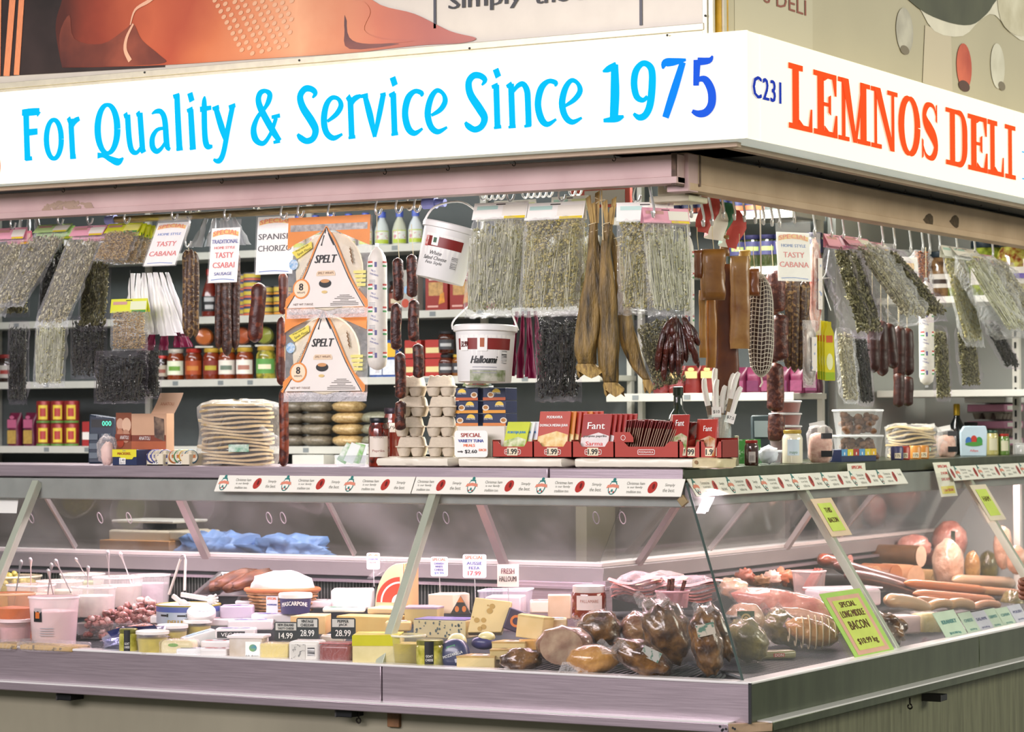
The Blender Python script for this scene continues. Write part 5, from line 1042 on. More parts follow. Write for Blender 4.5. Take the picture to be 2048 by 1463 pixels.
# --- smoked speck slabs
def slab(px0, py0, px1, py1, lab, cols, th=.018, off=0., rz=0., side=S, tw=0., wid=None):
    p = P3((px0+px1)/2, py0, side, off); k = ppm(p); h = (py1-py0)/k; w = (px1-px0)/k*1.05
    t = thing('smoked_speck', lab, 'smoked meat', p, YAW+rz, 'smoked speck slabs')
    R = []
    for i in range(13):
        v = i/12; e = min(1, (v*9+.25), ((1-v)*9+.35))**.5; q = []
        for j in range(16):
            a = 2*PI*j/16; cx = math.copysign(abs(math.cos(a))**.6, math.cos(a)); cy = math.copysign(abs(math.sin(a))**.6, math.sin(a))
            n = noise.noise(Vector((cx, cy, v*4+px0))); q.append((w/2*cx*(.92+.06*e+.20*n)+tw*math.sin(v*3), th*cy*e*(1+.15*n), -h*v))
        R.append(q)
    ob('meat_slab', G().loft(R), M('speck_'+cols[0], cols[0], .35, col2=cols[1], scale=14, thr=(.3, .7), bump=.3, coat=.25), t, smooth=70)
    ob('string', G().tube([(0, -.004, -.02), (.004, -.003, .0), (.0, 0, .045), (0, 0, .075)], .0013, 5), TWINE, t)
slab(1401, 498, 1449, 600, 'wide golden smoked speck slab nearest the corner', ('74481c', '96682c'), .024, -.02)
slab(1424, 528, 1474, 800, 'long dark brown smoked speck plank behind the golden slab', ('4e2410', '643414'), .022, .06)
slab(1460, 512, 1498, 697, 'long golden speck slab with pale fatty edge', ('82562a', 'b08a52'), .020, .0)
slab(1496, 537, 1518, 592, 'short brown speck piece left of the net salami', ('6e3c1c', '8a5428'), .02, -.02)
slab(1385, 500, 1404, 556, 'small dark speck end at the corner', ('5a2c16', '7a4422'), .02, .02)
slab(1398, 580, 1412, 715, 'thin golden speck strip hanging low near the candles', ('9a6a2c', 'b8863c'), .012, .02)
slab(1411, 578, 1430, 735, 'second thin golden speck strip, longer one', ('8e5e26', 'b07c38'), .013, .01, tw=.004)
slab(1440, 470, 1458, 512, 'small knotty speck knob above the slabs', ('6a4a24', '9a7440'), .016, .05)
slab(1478, 500, 1500, 540, 'speckled yellow bacon piece behind the fatty slab', ('9a7830', 'c0a04c'), .02, .07)
# --- netted salami
p = P3(1521, 548, S, 0); k = ppm(p); H = 205/k; Rn = 25/k
ns = thing('net_salami', 'fat salami in white string net hanging right of the speck', 'salami', p, YAW)
prf = [(.006, 0), (Rn*.35, -.012), (Rn*.75, -.04), (Rn*.95, -.09), (Rn, -.16), (Rn*.98, -H*.7), (Rn*.8, -H*.9), (Rn*.45, -H*.97), (.006, -H)]
ob('salami_body', G().lathe(prf[::-1], 24), M('net_meat', '3c2820', .5, var=.3, scale=20), ns, smooth=180)
def rad(z):
    for (r0, z0), (r1, z1) in zip(prf, prf[1:]):
        if z1 <= z <= z0: return r0+(r1-r0)*(z-z0)/(z1-z0)
    return prf[-1][0]
g = G(); NET = M('net_string', 'ddd6c6', .8)
for i in range(20): a = 2*PI*i/20; g.tube([((rad(z)+.0014)*math.sin(a+z*1.5), -(rad(z)+.0014)*math.cos(a+z*1.5), z) for z in [-H*q/22 for q in range(23)]], .0013, 4)
for i in range(1, 24): z = -H*i/24.5; g.tube([((rad(z)+.0018)*math.cos(q*PI/8), (rad(z)+.0018)*math.sin(q*PI/8), z+.003*math.sin(q*2)) for q in range(16)], .0013, 4, close=True)
ob('string_net', g, NET, ns, kind='stuff')
ob('net_tie', G().tube([(0, 0, .22), (.002, 0, .0), (.006, -.004, -.012), (-.004, -.006, .004), (.003, 0, .012)], .0025, 6), NET, ns); ob('net_tail', G().tube([(0, 0, -H), (.004, -.002, -H-.02), (-.004, 0, -H-.035)], .003, 6), NET, ns)
# --- dried peppers bunch, vacuum packs, yellow packets
p = P3(1352, 632, 'f', .06); t = thing('dried_pepper_bunch', 'bunch of dark red dried peppers below the right pale herb bag', 'dried peppers', p, YAW); random.seed(8)
for i in range(34):
    x = random.uniform(-.055, .055); L = random.uniform(.06, .16); z = random.uniform(-.06, .01); g = G()
    saus(g, [(x*.5, 0, z), (x, -.02*random.random(), z-L*.4), (x*1.2, -.02*random.random(), z-L*.75), (x*1.3, 0, z-L)], random.uniform(.007, .0115), 7, 3); ob('dried_pepper', g, M('dried_pepper', '2e100c', .3, col2='4e2016', scale=30, bump=.9, coat=.3), t, smooth=180)
VAC = film('vac_film', .25, (1, .97, .95), .08, .5, 30)
def vacpack(px, py, wpx, hpx, lab, cols, side=S, off=0., rz=0., tilt=0.):
    p = P3(px, py, side, off); k = ppm(p); w = wpx/k/.6; h = hpx/k; t = thing('vacuum_pack', lab, 'meat pack', p, 0, 'hanging vacuum packs', rot=(-tilt, 0, RZ[side]+rz))
    ob('cured_meat', G().blob((0, 0, -h*.5), (w*.42, .012, h*.42), .12, 3, 4, 14, 12, pw=.6), M('vac_'+cols[0], cols[0], .35, col2=cols[1], scale=14, thr=(.4, .6), coat=.6), t, smooth=180)
    ob('clear_pack', G().grid(lambda u, v: ((u-.5)*w, -.016*math.sin(PI*u)*math.sin(PI*v)**.5-.003*noise.noise(Vector((u*6, v*8, px))), -h*v), 12, 16), VAC, t, smooth=180)
    ob('printed_label', G().rect(-w*.1, -h*.75, w*.3, -h*.25, -.018), M('vac_label', 'e4dcd4', .4, col2='8a9ac0', scale=50, thr=(.58, .64)), t)
vacpack(1630, 465, 20, 205, 'red and white vacuum packed bacon hung edge on', ('a84a38', 'e0b8a8'), rz=-.3)
vacpack(1618, 640, 24, 135, 'grey printed vacuum pack below the bacon pack', ('8a8480', 'b8a89c'), rz=-.3)
for j in range(4):
    p = P3(1640+j*6, 640+j*1, S, .03-j*.012); k = ppm(p); t = thing('yellow_packet', ('rearmost', 'second', 'third', 'front')[j]+' yellow snack packet in the hanging fan of four', 'packet', p, 0, 'yellow snack packets', rot=(-.05, 0, YAW+.5-j*.12))
    w, h = .034, 118/k
    ob('packet_body', G().poly([(-.008, 0), (.008, 0), (.008, -.018), (w/2, -.04), (w/2*1.1, -h), (-w/2*1.1, -h), (-w/2, -.04), (-.008, -.018)], 0).poly([(-.008, 0), (-.008, -.018), (-w/2, -.04), (-w/2*1.1, -h), (w/2*1.1, -h), (w/2, -.04), (.008, -.018), (.008, 0)], .002), M('snack_yellow', 'd8d028', .35, var=.04), t)
    ob('red_print', G().rect(-.012, -.075, .012, -.05, -.0008), M('snack_red', 'd86a3a', .4), t); ob('cartoonless_print', G().disc(0, -h*.68, .012, .03, -.0008), M('snack_pale', 'e8ecb8', .4), t).name = 'oval_print'; ob('green_print', G().rect(-w*.5, -h+.002, w*.5, -h*.86, -.0008), M('snack_green', '9ab82a', .4), t)
tag(ob('long_hook', G().tube(crom([tuple(P3(*q, S, 0)) for q in ((1658, 500), (1652, 545), (1646, 556), (1660, 556), (1668, 565))], 4), .0025, 6), CHROME), 'long steel hook over the oregano bag', 'hook'); tag(ob('long_hook', G().tube([P3(1644, 566, S, -.02), P3(1662, 620, S, -.02)], .0025, 6), CHROME), 'lower straight steel hook above the yellow packets', 'hook')
# --- printed cloth behind the hooks
fl = thing('printed_cloth', 'red white and green printed cloth bunched behind the right hooks', 'cloth', onX(1440, 385, -.50), PI/2)
for j, (c, u0, u1) in enumerate((('a83c34', 0, .3), ('e0dcd0', .3, .55), ('2f6a48', .55, .7), ('e0dcd0', .7, .8), ('b04038', .8, 1))):
    ob('cloth_stripe', G().grid(lambda u, v: ((u0+(u1-u0)*u-.5)*.28+.03*math.sin(v*5), .02*math.sin((u0+(u1-u0)*u)*16+v*3), -.14*v-.05*(u0+(u1-u0)*u)), 8, 8), M('cloth_'+c, c, .7), fl, smooth=180)
rb = thing('red_sign_box', 'red edged sign hung inside above the dried fish', 'sign', onY(1200, 378, 1.2), 0)
ob('red_edge', G().box((0, .01, -.02), (.24, .02, .09)), M('sign_red_edge', '8e3428', .5), rb, bev=.004); [ob('hanging_wire', G().tube([(x, .01, .02), (x, .01, .36)], .002, 5), BLACK, rb) for x in (-.1, .1)]; ob('grey_face', G().box((.02, -.002, -.03), (.16, .006, .05)), M('sign_grey_face', '8c8c88', .5), rb)
# ================================================================ things standing on the counter
def cF(px, Y, up=0.): p = onY(px, 920, Y); return Vector((p.x, Y, ZC+up))
def cS(px, X, up=0.): p = onX(px, 910, X); return Vector((X, p.y, ZC+up))
# weighing scale with display
p = cF(205, .74); t = thing('shop_scale', 'dark blue weighing scale with lit digits behind the open carton', 'scale', p, .25)
ob('scale_body', G().prism([(-.06, 0), (.05, 0), (.05, .17), (-.055, .185)], 0, .06), M('scale_blue', '1c2a3c', .35), t, bev=.006)
ob('display', G().rect(-.045, .135, .04, .165, -.001), BLACK, t); T(t, '000', .018, .018, .15, M('lcd_green', '4ad8b0', .4, emit=1.0), y=-.002)
T(t, 'TOTAL PRICE', .006, .0, .175, M('ink_palegrey', 'a8b0b8', .5), y=-.002)
for k in range(6): ob('button', G().box((-.035+(k % 2)*.05, -.003, .10-.035*(k//2)), (.036, .006, .024)), M('button_grey', '53606a', .5), t, bev=.002)
# open brown carton
p = cF(232, .56); w1, w2, hc = .068, .155, .185
t = thing('open_carton', 'open brown carton printed with eggs, its flap raised, left counter end', 'carton', p, 0)
BRN = M('carton_peach', 'c8a080', .5, var=.03); BRD = M('carton_brown', '7a3a28', .5, var=.06)
LP = lambda u, v, l=0.: (.082*u-.15*l, -.014*u-l, v*hc)
ob('left_panel', G().add([LP(0, 0), LP(1, 0), LP(1, 1.02), LP(0, 1.02)], [(0, 1, 2, 3)]), M('carton_left', '8a5038', .5, var=.08, scale=8), t)
for i, (u, v, r, c) in enumerate(((.28, .80, .019, 'c8a088'), (.70, .78, .024, 'd8b498'), (.66, .56, .022, 'b88a70'), (.32, .44, .018, 'a84428'), (.3, .62, .016, 'b07a60'))):
    ob('egg_print', G().add([LP(u+r*math.cos(a)/.082, v+r*1.1*math.sin(a)/hc, .0012+.0004*i) for a in [q*PI/8 for q in range(16)]], [tuple(range(16))]), M('eggprint_'+c, c, .5), t)
ob('left_band', G().add([LP(0, .47, .004), LP(1, .47, .004), LP(1, .60, .004), LP(0, .60, .004)], [(0, 1, 2, 3)]), BRD, t); T(t, 'ANATOLI', .013, .6, .535, PAPER, fn=lambda x, z: LP(.6+(x-.6)/.082, .535+(z-.535)/hc, .005), w=.045)
X0 = .082; ob('front_panel', G().box((X0+w2/2, -.0125, hc/2), (w2, .003, hc)), BRN, t)
ob('brown_band', G().rect(X0, hc*.46, X0+w2, hc*.58, -.0148), BRD, t); ob('orange_fade', G().rect(X0, .0, X0+w2, hc*.46, -.0146), M('carton_orange', 'a85a38', .5, var=.1, scale=10), t)
T(t, 'ANATOLI', .013, X0+.06, hc*.52, PAPER, w=.05, y=-.0158)
ob('photo_patch', G().poly([(X0+.105, .10), (X0+.15, .085), (X0+.147, .165), (X0+.102, .175)], -.0158), M('carton_photo', '8a7460', .5, col2='4a3a34', scale=30), t)
ob('back_panel', G().box((.13, .034, hc/2), (.21, .003, hc)), BRN, t); ob('side_panel', G().box((X0+w2, .01, hc/2), (.003, .045, hc)), BRN, t)
fl = ob('raised_flap', G().grid(lambda u, v: (.135+.105*u+.02*v, .032+.02*v+.01*math.sin(v*2), hc+.075*v), 4, 6), M('carton_flap', 'd8b89c', .5), t); T(fl, 'ANATOLI', .011, .197, hc+.035, M('ink_rust', 'b06a50', .5), w=.06, fn=lambda x, z: (x+.006, .028+.3*(z-hc), z))
# clear pinkish bag beside the carton
bagm = film('soft_film', .10, (1, .96, .94), .15, .7, 22)
t = thing('clear_bag', 'crumpled clear bag with paper beside the open carton', 'bag', cF(215, .50), 0); ob('film_pouch', G().blob((0, 0, .055), (.035, .03, .055), .25, 3, 5), bagm, t, smooth=180); ob('pink_paper', G().blob((0, 0, .04), (.026, .02, .042), .15, 3, 6), M('pink_paper', 'e0c0b4', .6), t, smooth=180)
# yellow and blue mackerel box
def smallbox(t, w, h, d, m, name='box_body', x=0, z=0): return ob(name, G().box((x, d/2, z+h/2), (w, d, h)), m, t, bev=.0015)
t = thing('mackerel_box', 'yellow and navy mackerel box at the counter front, left', 'box', cF(249, .435), 0)
smallbox(t, .108, .056, .10, M('box_navy', '1e2c50', .4)); ob('yellow_top', G().poly([(-.054, .03), (-.02, .03), (-.01, .022), (.035, .022), (.042, .03), (.054, .03), (.054, .057), (-.054, .057)], -.0015), M('box_yellow', 'd8d030', .4), t)
T(t, 'MACKEREL', .009, 0, .042, M('ink_dkred', 'a03020', .4), w=.06, y=-.0025, bold=.0004); T(t, 'Jansen', .005, 0, .052, NAV, y=-.0025).name = 'lettering'
s_ = ob('price_sticker', G().rect(-.022, .004, .006, .026, -.002), PAPER, t); T(s_, '2.40', .009, -.008, .019, BLACK, y=-.003); T(s_, 'EACH', .006, -.008, .009, BLACK, y=-.003)
# cream trays with round spread tins
def discs(par, n, x0, dx, r, cols, z, yb):
    for k in range(n): 
        g = G().lathe([(r*.9, 0), (r, .003), (r, .018), (r*.93, .021)], 20); g.v = [(a, c2-.021, b) for a, b, c2 in g.v]
        tt = thing('spread_tin', par[0] % ORD[k], 'tin', par[1]+Vector((x0+k*dx, .02+k*.004, z+r*.9)), .5, par[2], rot=(-.25, 0, .75)); ob('tin_body', g, M('tin_side_'+cols[k % len(cols)], cols[k % len(cols)], .35, .3), tt); ob('tin_face', G().disc(0, 0, r*.86, y=-.022), M('tin_face_cream', 'dcd2bc', .4, col2='a8a48c', scale=60, thr=(.5, .6)), tt); ob('tin_band', G().rect(-r*.6, -.006, r*.6, .006, -.0225), M('tin_band_'+cols[0], cols[0], .4), tt)
for q, (px, w, tg, cols, nm) in enumerate(((310, .072, '175', ('3a3f80', '5a5fa0', 'c8c0b0'), 'violet rimmed spread tin in the left cream tray'), (357, .095, '175', ('b8703a', '4a8a5a', 'c8a030', '3a6a80'), 'bright rimmed spread tin in the right cream tray'))):
    p = cF(px, .432); t = thing('cream_tray', ('left cream card tray of spread tins on the counter', 'right cream card tray of spread tins on the counter')[q], 'tray', p, 0); CT = M('tray_cream', 'd8d0b8', .6)
    ob('front_wall', G().poly([(-w/2, 0), (w/2, 0), (w/2, .042), (w*.25, .042), (w*.1, .026), (-w*.25, .026), (-w*.4, .042), (-w/2, .042)], 0), CT, t); ob('tray_body', G().box((0, .05, .002), (w, .1, .004)).box((-w/2, .05, .02), (.002, .1, .04)).box((w/2, .05, .02), (.002, .1, .04)), CT, t)
    ob('price_sticker', G().rect(-.012, .004, .014, .022, -.001), PAPER, t); T(t, tg, .012, .001, .013, BLACK, y=-.002, bold=.0006)
    discs(('%s '+nm, p, 'spread tins in the '+('left', 'right')[q]+' tray'), 4, -w*.3, w*.2, .026, cols, .004, 0)
# flat breads in clear bags
BREAD = M('flatbread', 'cdb98f', .75, col2='b09668', scale=18, thr=(.3, .7), bump=.2)
def breadstack(p, n, r, dz, lab, rz=0., sq=1., seed=0):
    t = thing('flatbread_bag', lab, 'bread bag', p, rz); random.seed(seed); g = None
    for k in range(n):
        def fn(u, v):
            a = 2*PI*u; rr = r*(1+.03*math.sin(3*a+k)+.02*math.sin(5*a+k*2)); top = (0, 1, 1, 0)[int(v*3+.5)]; e = (.55, 1, 1, .55)[int(v*3+.5)]; zz = (.0, .25, .8, 1.)[int(v*3+.5)]
            return (rr*e*math.cos(a)+ox, rr*e*math.sin(a)*sq+oy, k*dz+zz*dz*.92+.006*math.sin(a*2+k*.7)*(k/n)+.004*math.sin(a*3+k))
        ox, oy = random.uniform(-.007, .007), random.uniform(-.007, .007); g = G().grid(fn, 26, 4, True); g.f.append(tuple(range(25, -1, -1))); g.f.append(tuple(range(78, 104))); g.m += [0, 0]
        ob('flatbread', g, BREAD, t, smooth=60)
    H = n*dz
    def bag(u, v):
        a = 2*PI*u; q = noise.noise(Vector((math.cos(a)*3, math.sin(a)*3, v*5+seed))); k2 = 1.07+.10*q+(.35*max(0, math.cos(a-.3))**6*(1-abs(v-.55)*1.6))
        cap = 1 if v < .86 else max(.05, (1-v)/.14)**.6
        return (r*k2*math.cos(a)*cap, r*k2*math.sin(a)*sq*cap, -.0+(H+.012)*min(1, v*1.06)+.01*q)
    ob('clear_bag', G().grid(bag, 40, 18, True), film('bread_film', .07, (1, 1, 1), .08, .8, 26), t, smooth=180)
    ob('green_print', G().grid(lambda u, v: (r*1.12*math.sin(.3+.5*u), -r*1.12*math.cos(.3+.5*u)*sq, H*(.22+.12*v)), 6, 3), M('bag_green_print', '5a9a78', .5, col2='c8d8c8', scale=60), t)
    ob('bag_tail', G().grid(lambda u, v: (r*(.95+.55*v), (-.35+u*.35)*r-.05*r, H*(.55-.14*v)+.03*math.sin(u*5)*(1-v*.4)-.02*u), 8, 8), film('bread_film', .07), t, smooth=180)
    return t
breadstack(cF(474, .59), 15, .138, .0146, 'tall stack of flat breads in a clear bag on the counter', seed=1, sq=.78)
# open clear tub of sachets, pepper jars
def jar2(p, r, h, col, lid, lab, label=None, lc='e8e4d8', rz=YAW, name='jar', cat='jar', col2=None, lh=(.2, .68), texts=(), grp=None, a=1.0, neck=.8, lidh=.09):
    t = thing(name, lab, cat, p, rz, grp)
    ob('jar_body', G().lathe([(r*.88, 0), (r*.98, .003), (r, h*.05), (r, h*.74), (r*.95, h*.8), (r*neck, h*(.98-lidh)), (r*neck, h*.95)], 24), M('jar2_'+col+(col2 or ''), col, .1, col2=col2, scale=40, thr=(.42, .58), coat=.7), t)
    ob('lid', G().lathe([(r*(neck+.06), h*(1-lidh)-.002), (r*(neck+.08), h*(1-lidh)), (r*(neck+.08), h*.985), (r*(neck+.04), h)], 24), lidm(lid), t)
    if label:
        l = ob('jar_label', G().cyl(r*1.01, h*lh[0], h*lh[1], -a, a, 14), M('jl_'+label, label, .45), t)
        for s, hh, zf, wf, c in texts: T(l, s, hh, 0, h*zf, M('ink_'+c, c, .5), w=r*wf, wrap=r*1.02)
    return t
t = thing('clear_tub', 'clear tub of green and white sachets right of the bread', 'tub', cF(703, .47), .2)
CLR = film('clear_plastic', .12, (.9, .95, 1), .12, 0)
ob('tub_wall', G().lathe([(.035, 0), (.046, .001), (.058, .036), (.062, .038)], 28), CLR, t)
for k, (c, x) in enumerate((('5aa04a', -.02), ('dfe6e4', .0), ('6ab04a', .018), ('e8ecec', .03))): ob('sachet', G().box((x, .0+k*.006, .045), (.034, .003, .07), (-.3, .5-.12*k, .2)), M('sachet_'+c, c, .35, col2='dfe6dc', scale=30), t)
jar2(cF(758, .455), .036, .166, '7a2416', '1c2024', 'jar of red peppers with cream label at the counter edge', 'dcd2c4', texts=(('Paprika', .010, .32, 1.2, '8a2a20'), ('PEPPERS', .006, .6, 1.0, '6a5a50')), lh=(.2, .62), col2='3a120c')
jar2(cF(785, .62), .032, .20, '6e2418', '2a2030', 'taller red jar with a white price spot behind the pepper jar', 'e0dcd4', lh=(.58, .74), texts=(('79', .012, .66, .7, '2a2a2a'),), a=.35)
# wrapped polystyrene slabs the displays stand on
FOAM = M('foam_wrap', 'e2dccb', .3, var=.03, bump=.12, scale=12)
for i, (a, b, nm) in enumerate(((748, 906, 'left'), (909, 1137, 'middle'), (1140, 1400, 'right'))):
    x0, x1 = cF(a, .43).x, cF(b, .43).x; t = thing('foam_slab', nm+' cream wrapped foam slab along the counter front', 'slab', Vector(((x0+x1)/2, .425, ZC+.001)), 0, 'cream wrapped foam slabs')
    w = x1-x0; R = []
    for k in range(21):
        u = k/20; e = min(1, u*16+.3, (1-u)*16+.3)**.4; R.append([(-w/2+w*u, .10+(.105+.003*noise.noise(Vector((u*9, q, i))))*cx*e, .016+.0165*cz*e*(1+.08*noise.noise(Vector((u*14, q*2, i+3))))) for q, (cx, cz) in enumerate([(math.copysign(abs(math.cos(t2))**.35, math.cos(t2)), math.copysign(abs(math.sin(t2))**.35, math.sin(t2))) for t2 in [j*PI/8 for j in range(16)]])])
    ob('wrapped_foam', G().loft(R), FOAM, t, smooth=50)
p = cF(1400, .43); t = thing('foam_slab', 'short yellowed foam slab wrapping round the counter corner', 'slab', Vector((p.x+.028, .425, ZC+.001)), .15)
ob('wrapped_foam', G().blob((.0, .08, .017), (.052, .10, .019), .06, 3, 2, 24, 12, pw=.4), M('foam_yellowed', 'd6c9a0', .35, var=.06, bump=.3, scale=25), t, smooth=60); ob('tape_stain', G().disc(-.03, .02, .006, y=-.022), M('stain_brown', '8a6a40', .6), t)
# egg cartons
EGGC = M('egg_card', 'cfc3ae', .85, var=.05, scale=70, bump=.25)
def eggcarton():
    w, d, t = .092, .15, thing('egg_carton', '', 'egg carton')
    g = G()
    for i in (-1, 1):
        for j in (-1, 0, 1): g.lathe([(.012, 0), (.017, .002), (.024, .022), (.025, .034)], 14, (i*.0225, .075+j*.048, 0))
    g.box((0, .075, .034), (w+.006, d+.006, .004)); ob('cup_tray', g, EGGC, t)
    def top(u, v): a = 2*PI*u; cx, cy = [math.copysign(abs(f)**.3, f) for f in (math.cos(a), math.sin(a))]; k = (1, .96, .88, .80, .3)[int(v*4+.5)]; z = (.036, .040, .058, .066, .068)[int(v*4+.5)]; return (w/2*cx*k, .075+d/2*cy*k, z)
    g = G().grid(top, 28, 5, True); g.f.append(tuple(range(112, 140))); g.m.append(0); ob('lid', g, EGGC, t, smooth=40)
    for j in (-.03, -.01, .012, .032): ob('lid_boss', G().lathe([(.009, .0), (.007, .003), (.002, .004)], 10, (j, .03, .067)), EGGC, t)
    return t
ec = eggcarton(); EC = []
for c, px in enumerate((818, 881)):
    for r in range(4):
        o = ec if (c == 0 and r == 0) else copytree(ec); EC.append(o); p = cF(px, .455, .034+r*.0675); o.location = p+Vector((.004*(-1)**r, .004*(r % 2), 0)); o.rotation_euler = (0, 0, YAW*.85+.05*math.sin(r*2+c)); o['group'] = 'egg cartons stacked on the foam slab'
        o['label'] = '%s grey card egg carton of the %s stack' % (('bottom', 'second', 'third', 'top')[r], ('left', 'right')[c])
# tuna meal boxes
TN = M('tuna_navy', '1f2c4e', .35, var=.05)
for c, px in enumerate((934, 989)):
    for r in range(3):
        p = cF(px, .50, .137+r*.0425); t = thing('tuna_box', '%s navy tuna meal box in the %s column' % (('bottom', 'middle', 'top')[r], ('left', 'right')[c]), 'box', p, .02, 'navy tuna meal boxes')
        smallbox(t, .086, .041, .08, TN); ob('colour_strip', G().rect(-.043, .0, .043, .010, -.0008), M('tuna_'+('c87a3a', 'd8952f', 'b85a2c')[r], ('c87a3a', 'd8952f', 'b85a2c')[r], .4), t)
        x = (.016, .012, -.018)[r] if c == 0 else (-.022, .02, .008)[r]
        ob('sun_logo', G().poly([(x+.016*math.cos(a), .026+.013*math.sin(a)) for a in [q*PI/8 for q in range(9)]], -.0012), M('tuna_sun', 'e0c04a', .4), t); T(t, 'SOLE MARE', .006, x, .024, PAPER, w=.034, y=-.002)
        l = ob('bowl_print', G().disc(-x*1.6, .018, .013, .010, -.0014), M('bowl_white', 'd8d0c0', .4), t); ob('food_print', G().disc(-x*1.6, .019, .009, .006, -.002), M('food_ochre', 'b07a3a', .5, var=.2, scale=80), l)
tb = thing('riser_box', 'white box under the tuna meal boxes', 'box', cF(962, .48, .034), .02); smallbox(tb, .18, .1025, .10, M('riser_white', 'd8d4c8', .5))
p = cF(955, .49, .137+.128); t = thing('sheep_picture_card', 'oval picture card of grazing sheep on top of tuna boxes', 'card', p, YAW*.5)
ob('card_face', G().poly([(-.052+.104*u, .005+.034*math.sin(PI*u)**.6) for u in [q/10 for q in range(11)]]+[(.052-.104*u, .005-.004*math.sin(PI*u)) for u in [q/10 for q in range(1, 10)]], 0), M('picture_print', '7c8a54', .4, col2='a8b4bc', scale=18, thr=(.45, .6)), t)
ob('barn_print', G().poly([(-.016, .008), (.022, .008), (.024, .028), (.004, .036), (-.014, .028)], -.001), M('barn_brown', '5a4a3c', .5, var=.2, scale=60), t)
for x in (-.034, .036): ob('sheep_print', G().disc(x, .018, .009, .008, -.001), M('sheep_cream', 'd8d0bc', .5), t)
T(t, 'Free Range', .007, 0, .010, M('ink_dkred', 'a03020'), w=.06, y=-.002); ob('card_back', G().box((0, .03, .004), (.08, .06, .006)), PAPER, t)
# tuna price sign
p = cF(942, .423, .034); t = thing('price_sign', 'white special sign, variety tuna meals only $2.60 each', 'sign', p, .03)
def rrect(w, h, r, x=0, z=0): return [(x+sx_*(w/2-r)+r*math.cos(a), z+sz_*(h/2-r)+r*math.sin(a)) for sx_, sz_, a0 in ((1, 1, 0), (-1, 1, PI/2), (-1, -1, PI), (1, -1, 1.5*PI)) for a in (a0, a0+PI/4, a0+PI/2)]
ob('sign_plate', G().prism(rrect(.125, .088, .01, 0, .044), 0, .003), PAPER, t)
for s, h, x, z, w, m in (('SPECIAL', .013, 0, .073, .075, M('ink_dkred', 'a03020')), ('VARIETY TUNA', .010, 0, .054, .095, NAV), ('MEALS', .009, -.006, .039, .042, ORG), ('$2.60', .013, .0, .018, .045, BLACK), ('only', .008, -.04, .018, .02, BLACK), ('EACH', .008, .044, .024, .026, ORG)): T(t, s, h, x, z, m, w=w, bold=.0007)
# red soup packet displays
PR = M('podravka_red', 'a8301e', .4, var=.04); PRD = M('podravka_red_dark', '8c2416', .4)
def display(px0, px1, lab, tag_=True, logo=True, hgt=.052):
    a, b = cF(px0, .43, .034), cF(px1, .43, .034); w = b.x-a.x; t = thing('soup_display_box', lab, 'display box', Vector(((a.x+b.x)/2, .43, ZC+.034)), 0, 'red soup packet displays')
    ob('front_wall', G().prism([(-w/2, 0), (w/2, 0), (w/2, hgt), (w*.36, hgt), (w*.28, hgt*.68), (-w*.28, hgt*.68), (-w*.36, hgt), (-w/2, hgt)], 0, .002), PR, t)
    ob('side_wall', G().box((-w/2+.001, .06, hgt*.55), (.002, .12, hgt*1.1)), PRD, t); ob('side_wall', G().box((w/2-.001, .06, hgt*.55), (.002, .12, hgt*1.1)), PRD, t); ob('box_floor', G().box((0, .06, .001), (w, .12, .002)), PRD, t); ob('back_wall', G().box((0, .119, hgt*.6), (w, .002, hgt*1.2)), PRD, t)
    if logo: ob('logo_outline', G().poly(rrect(min(.062, w*.7), .017, .005, 0, .018), -.0008), PAPER, t); ob('logo_plate', G().poly(rrect(min(.062, w*.7)-.003, .014, .004, 0, .018), -.0014), PR, t); T(t, 'PODRAVKA', .007, 0, .018, PAPER, w=min(.062, w*.7)*.84, y=-.002)
    if tag_: s = ob('price_sticker', G().rect(-.020, .006, .020, .032, -.0024), M('sticker_cream', 'e4d8b8', .5), t); T(s, '1.99', .018, 0, .019, BLACK, w=.034, y=-.0032, bold=.0008)
    return t, w
def sachets(t, w, n, cols, txts, x0=None, x1=None, h=.115, ww=None, lean=.35, name='soup_packet', lab='soup packet', y0=.012, dy=None, group=None, zoff=0.003, rot=0.):
    base = t.location; ww = ww or w*.9; x0 = 0 if x0 is None else x0; x1 = x0 if x1 is None else x1
    for k in range(n):
        f = k/max(1, n-1); q = thing(name, lab % ORD[k] if '%s' in lab else lab, 'packet', base+Vector((x0+(x1-x0)*f, y0+(dy if dy is not None else .012)*k, zoff)), 0, group, rot=(-lean, 0, rot)); c = cols[k % len(cols)]
        ob('sachet', G().box((0, 0, h/2), (ww, .004, h)), M('sachet_'+c[0], c[0], .3, var=.05), q, bev=.001)
        ob('picture_print', G().poly([(-ww*.48, .004), (ww*.48, .004), (ww*.48, h*.48), (ww*.1, h*.56), (-ww*.48, h*.44)], -.0026), M('print_'+c[1], c[1], .4, col2=c[2], scale=45), q)
        if k == 0 or n < 4:
            for s, hh, z, wf, m in txts: T(q, s, h*hh, 0, h*z, m, w=ww*wf, y=-.0032, bold=.0005)
t, w = display(985, 1066, 'leftmost red display box with green soup packets')
sachets(t, w, 3, [('c8d44a', '8aa83a', 'e4e8c8'), ('dfe6ea', 'b8cc5a', 'e0e4d0'), ('d8e0e4', 'c8d46a', 'e8ecd8')], [('KOKOSJA JUHA', .09, .68, .8, M('ink_skyblue', '3a8ac8', .5))], x0=-.008, x1=.018, ww=.09, h=.12, lean=.35, lab='%s green chicken soup packet in the leftmost display', group='green soup packets', rot=-.1)
t, w = display(1067, 1144, 'second red display box from the left, with red meat soup packets')
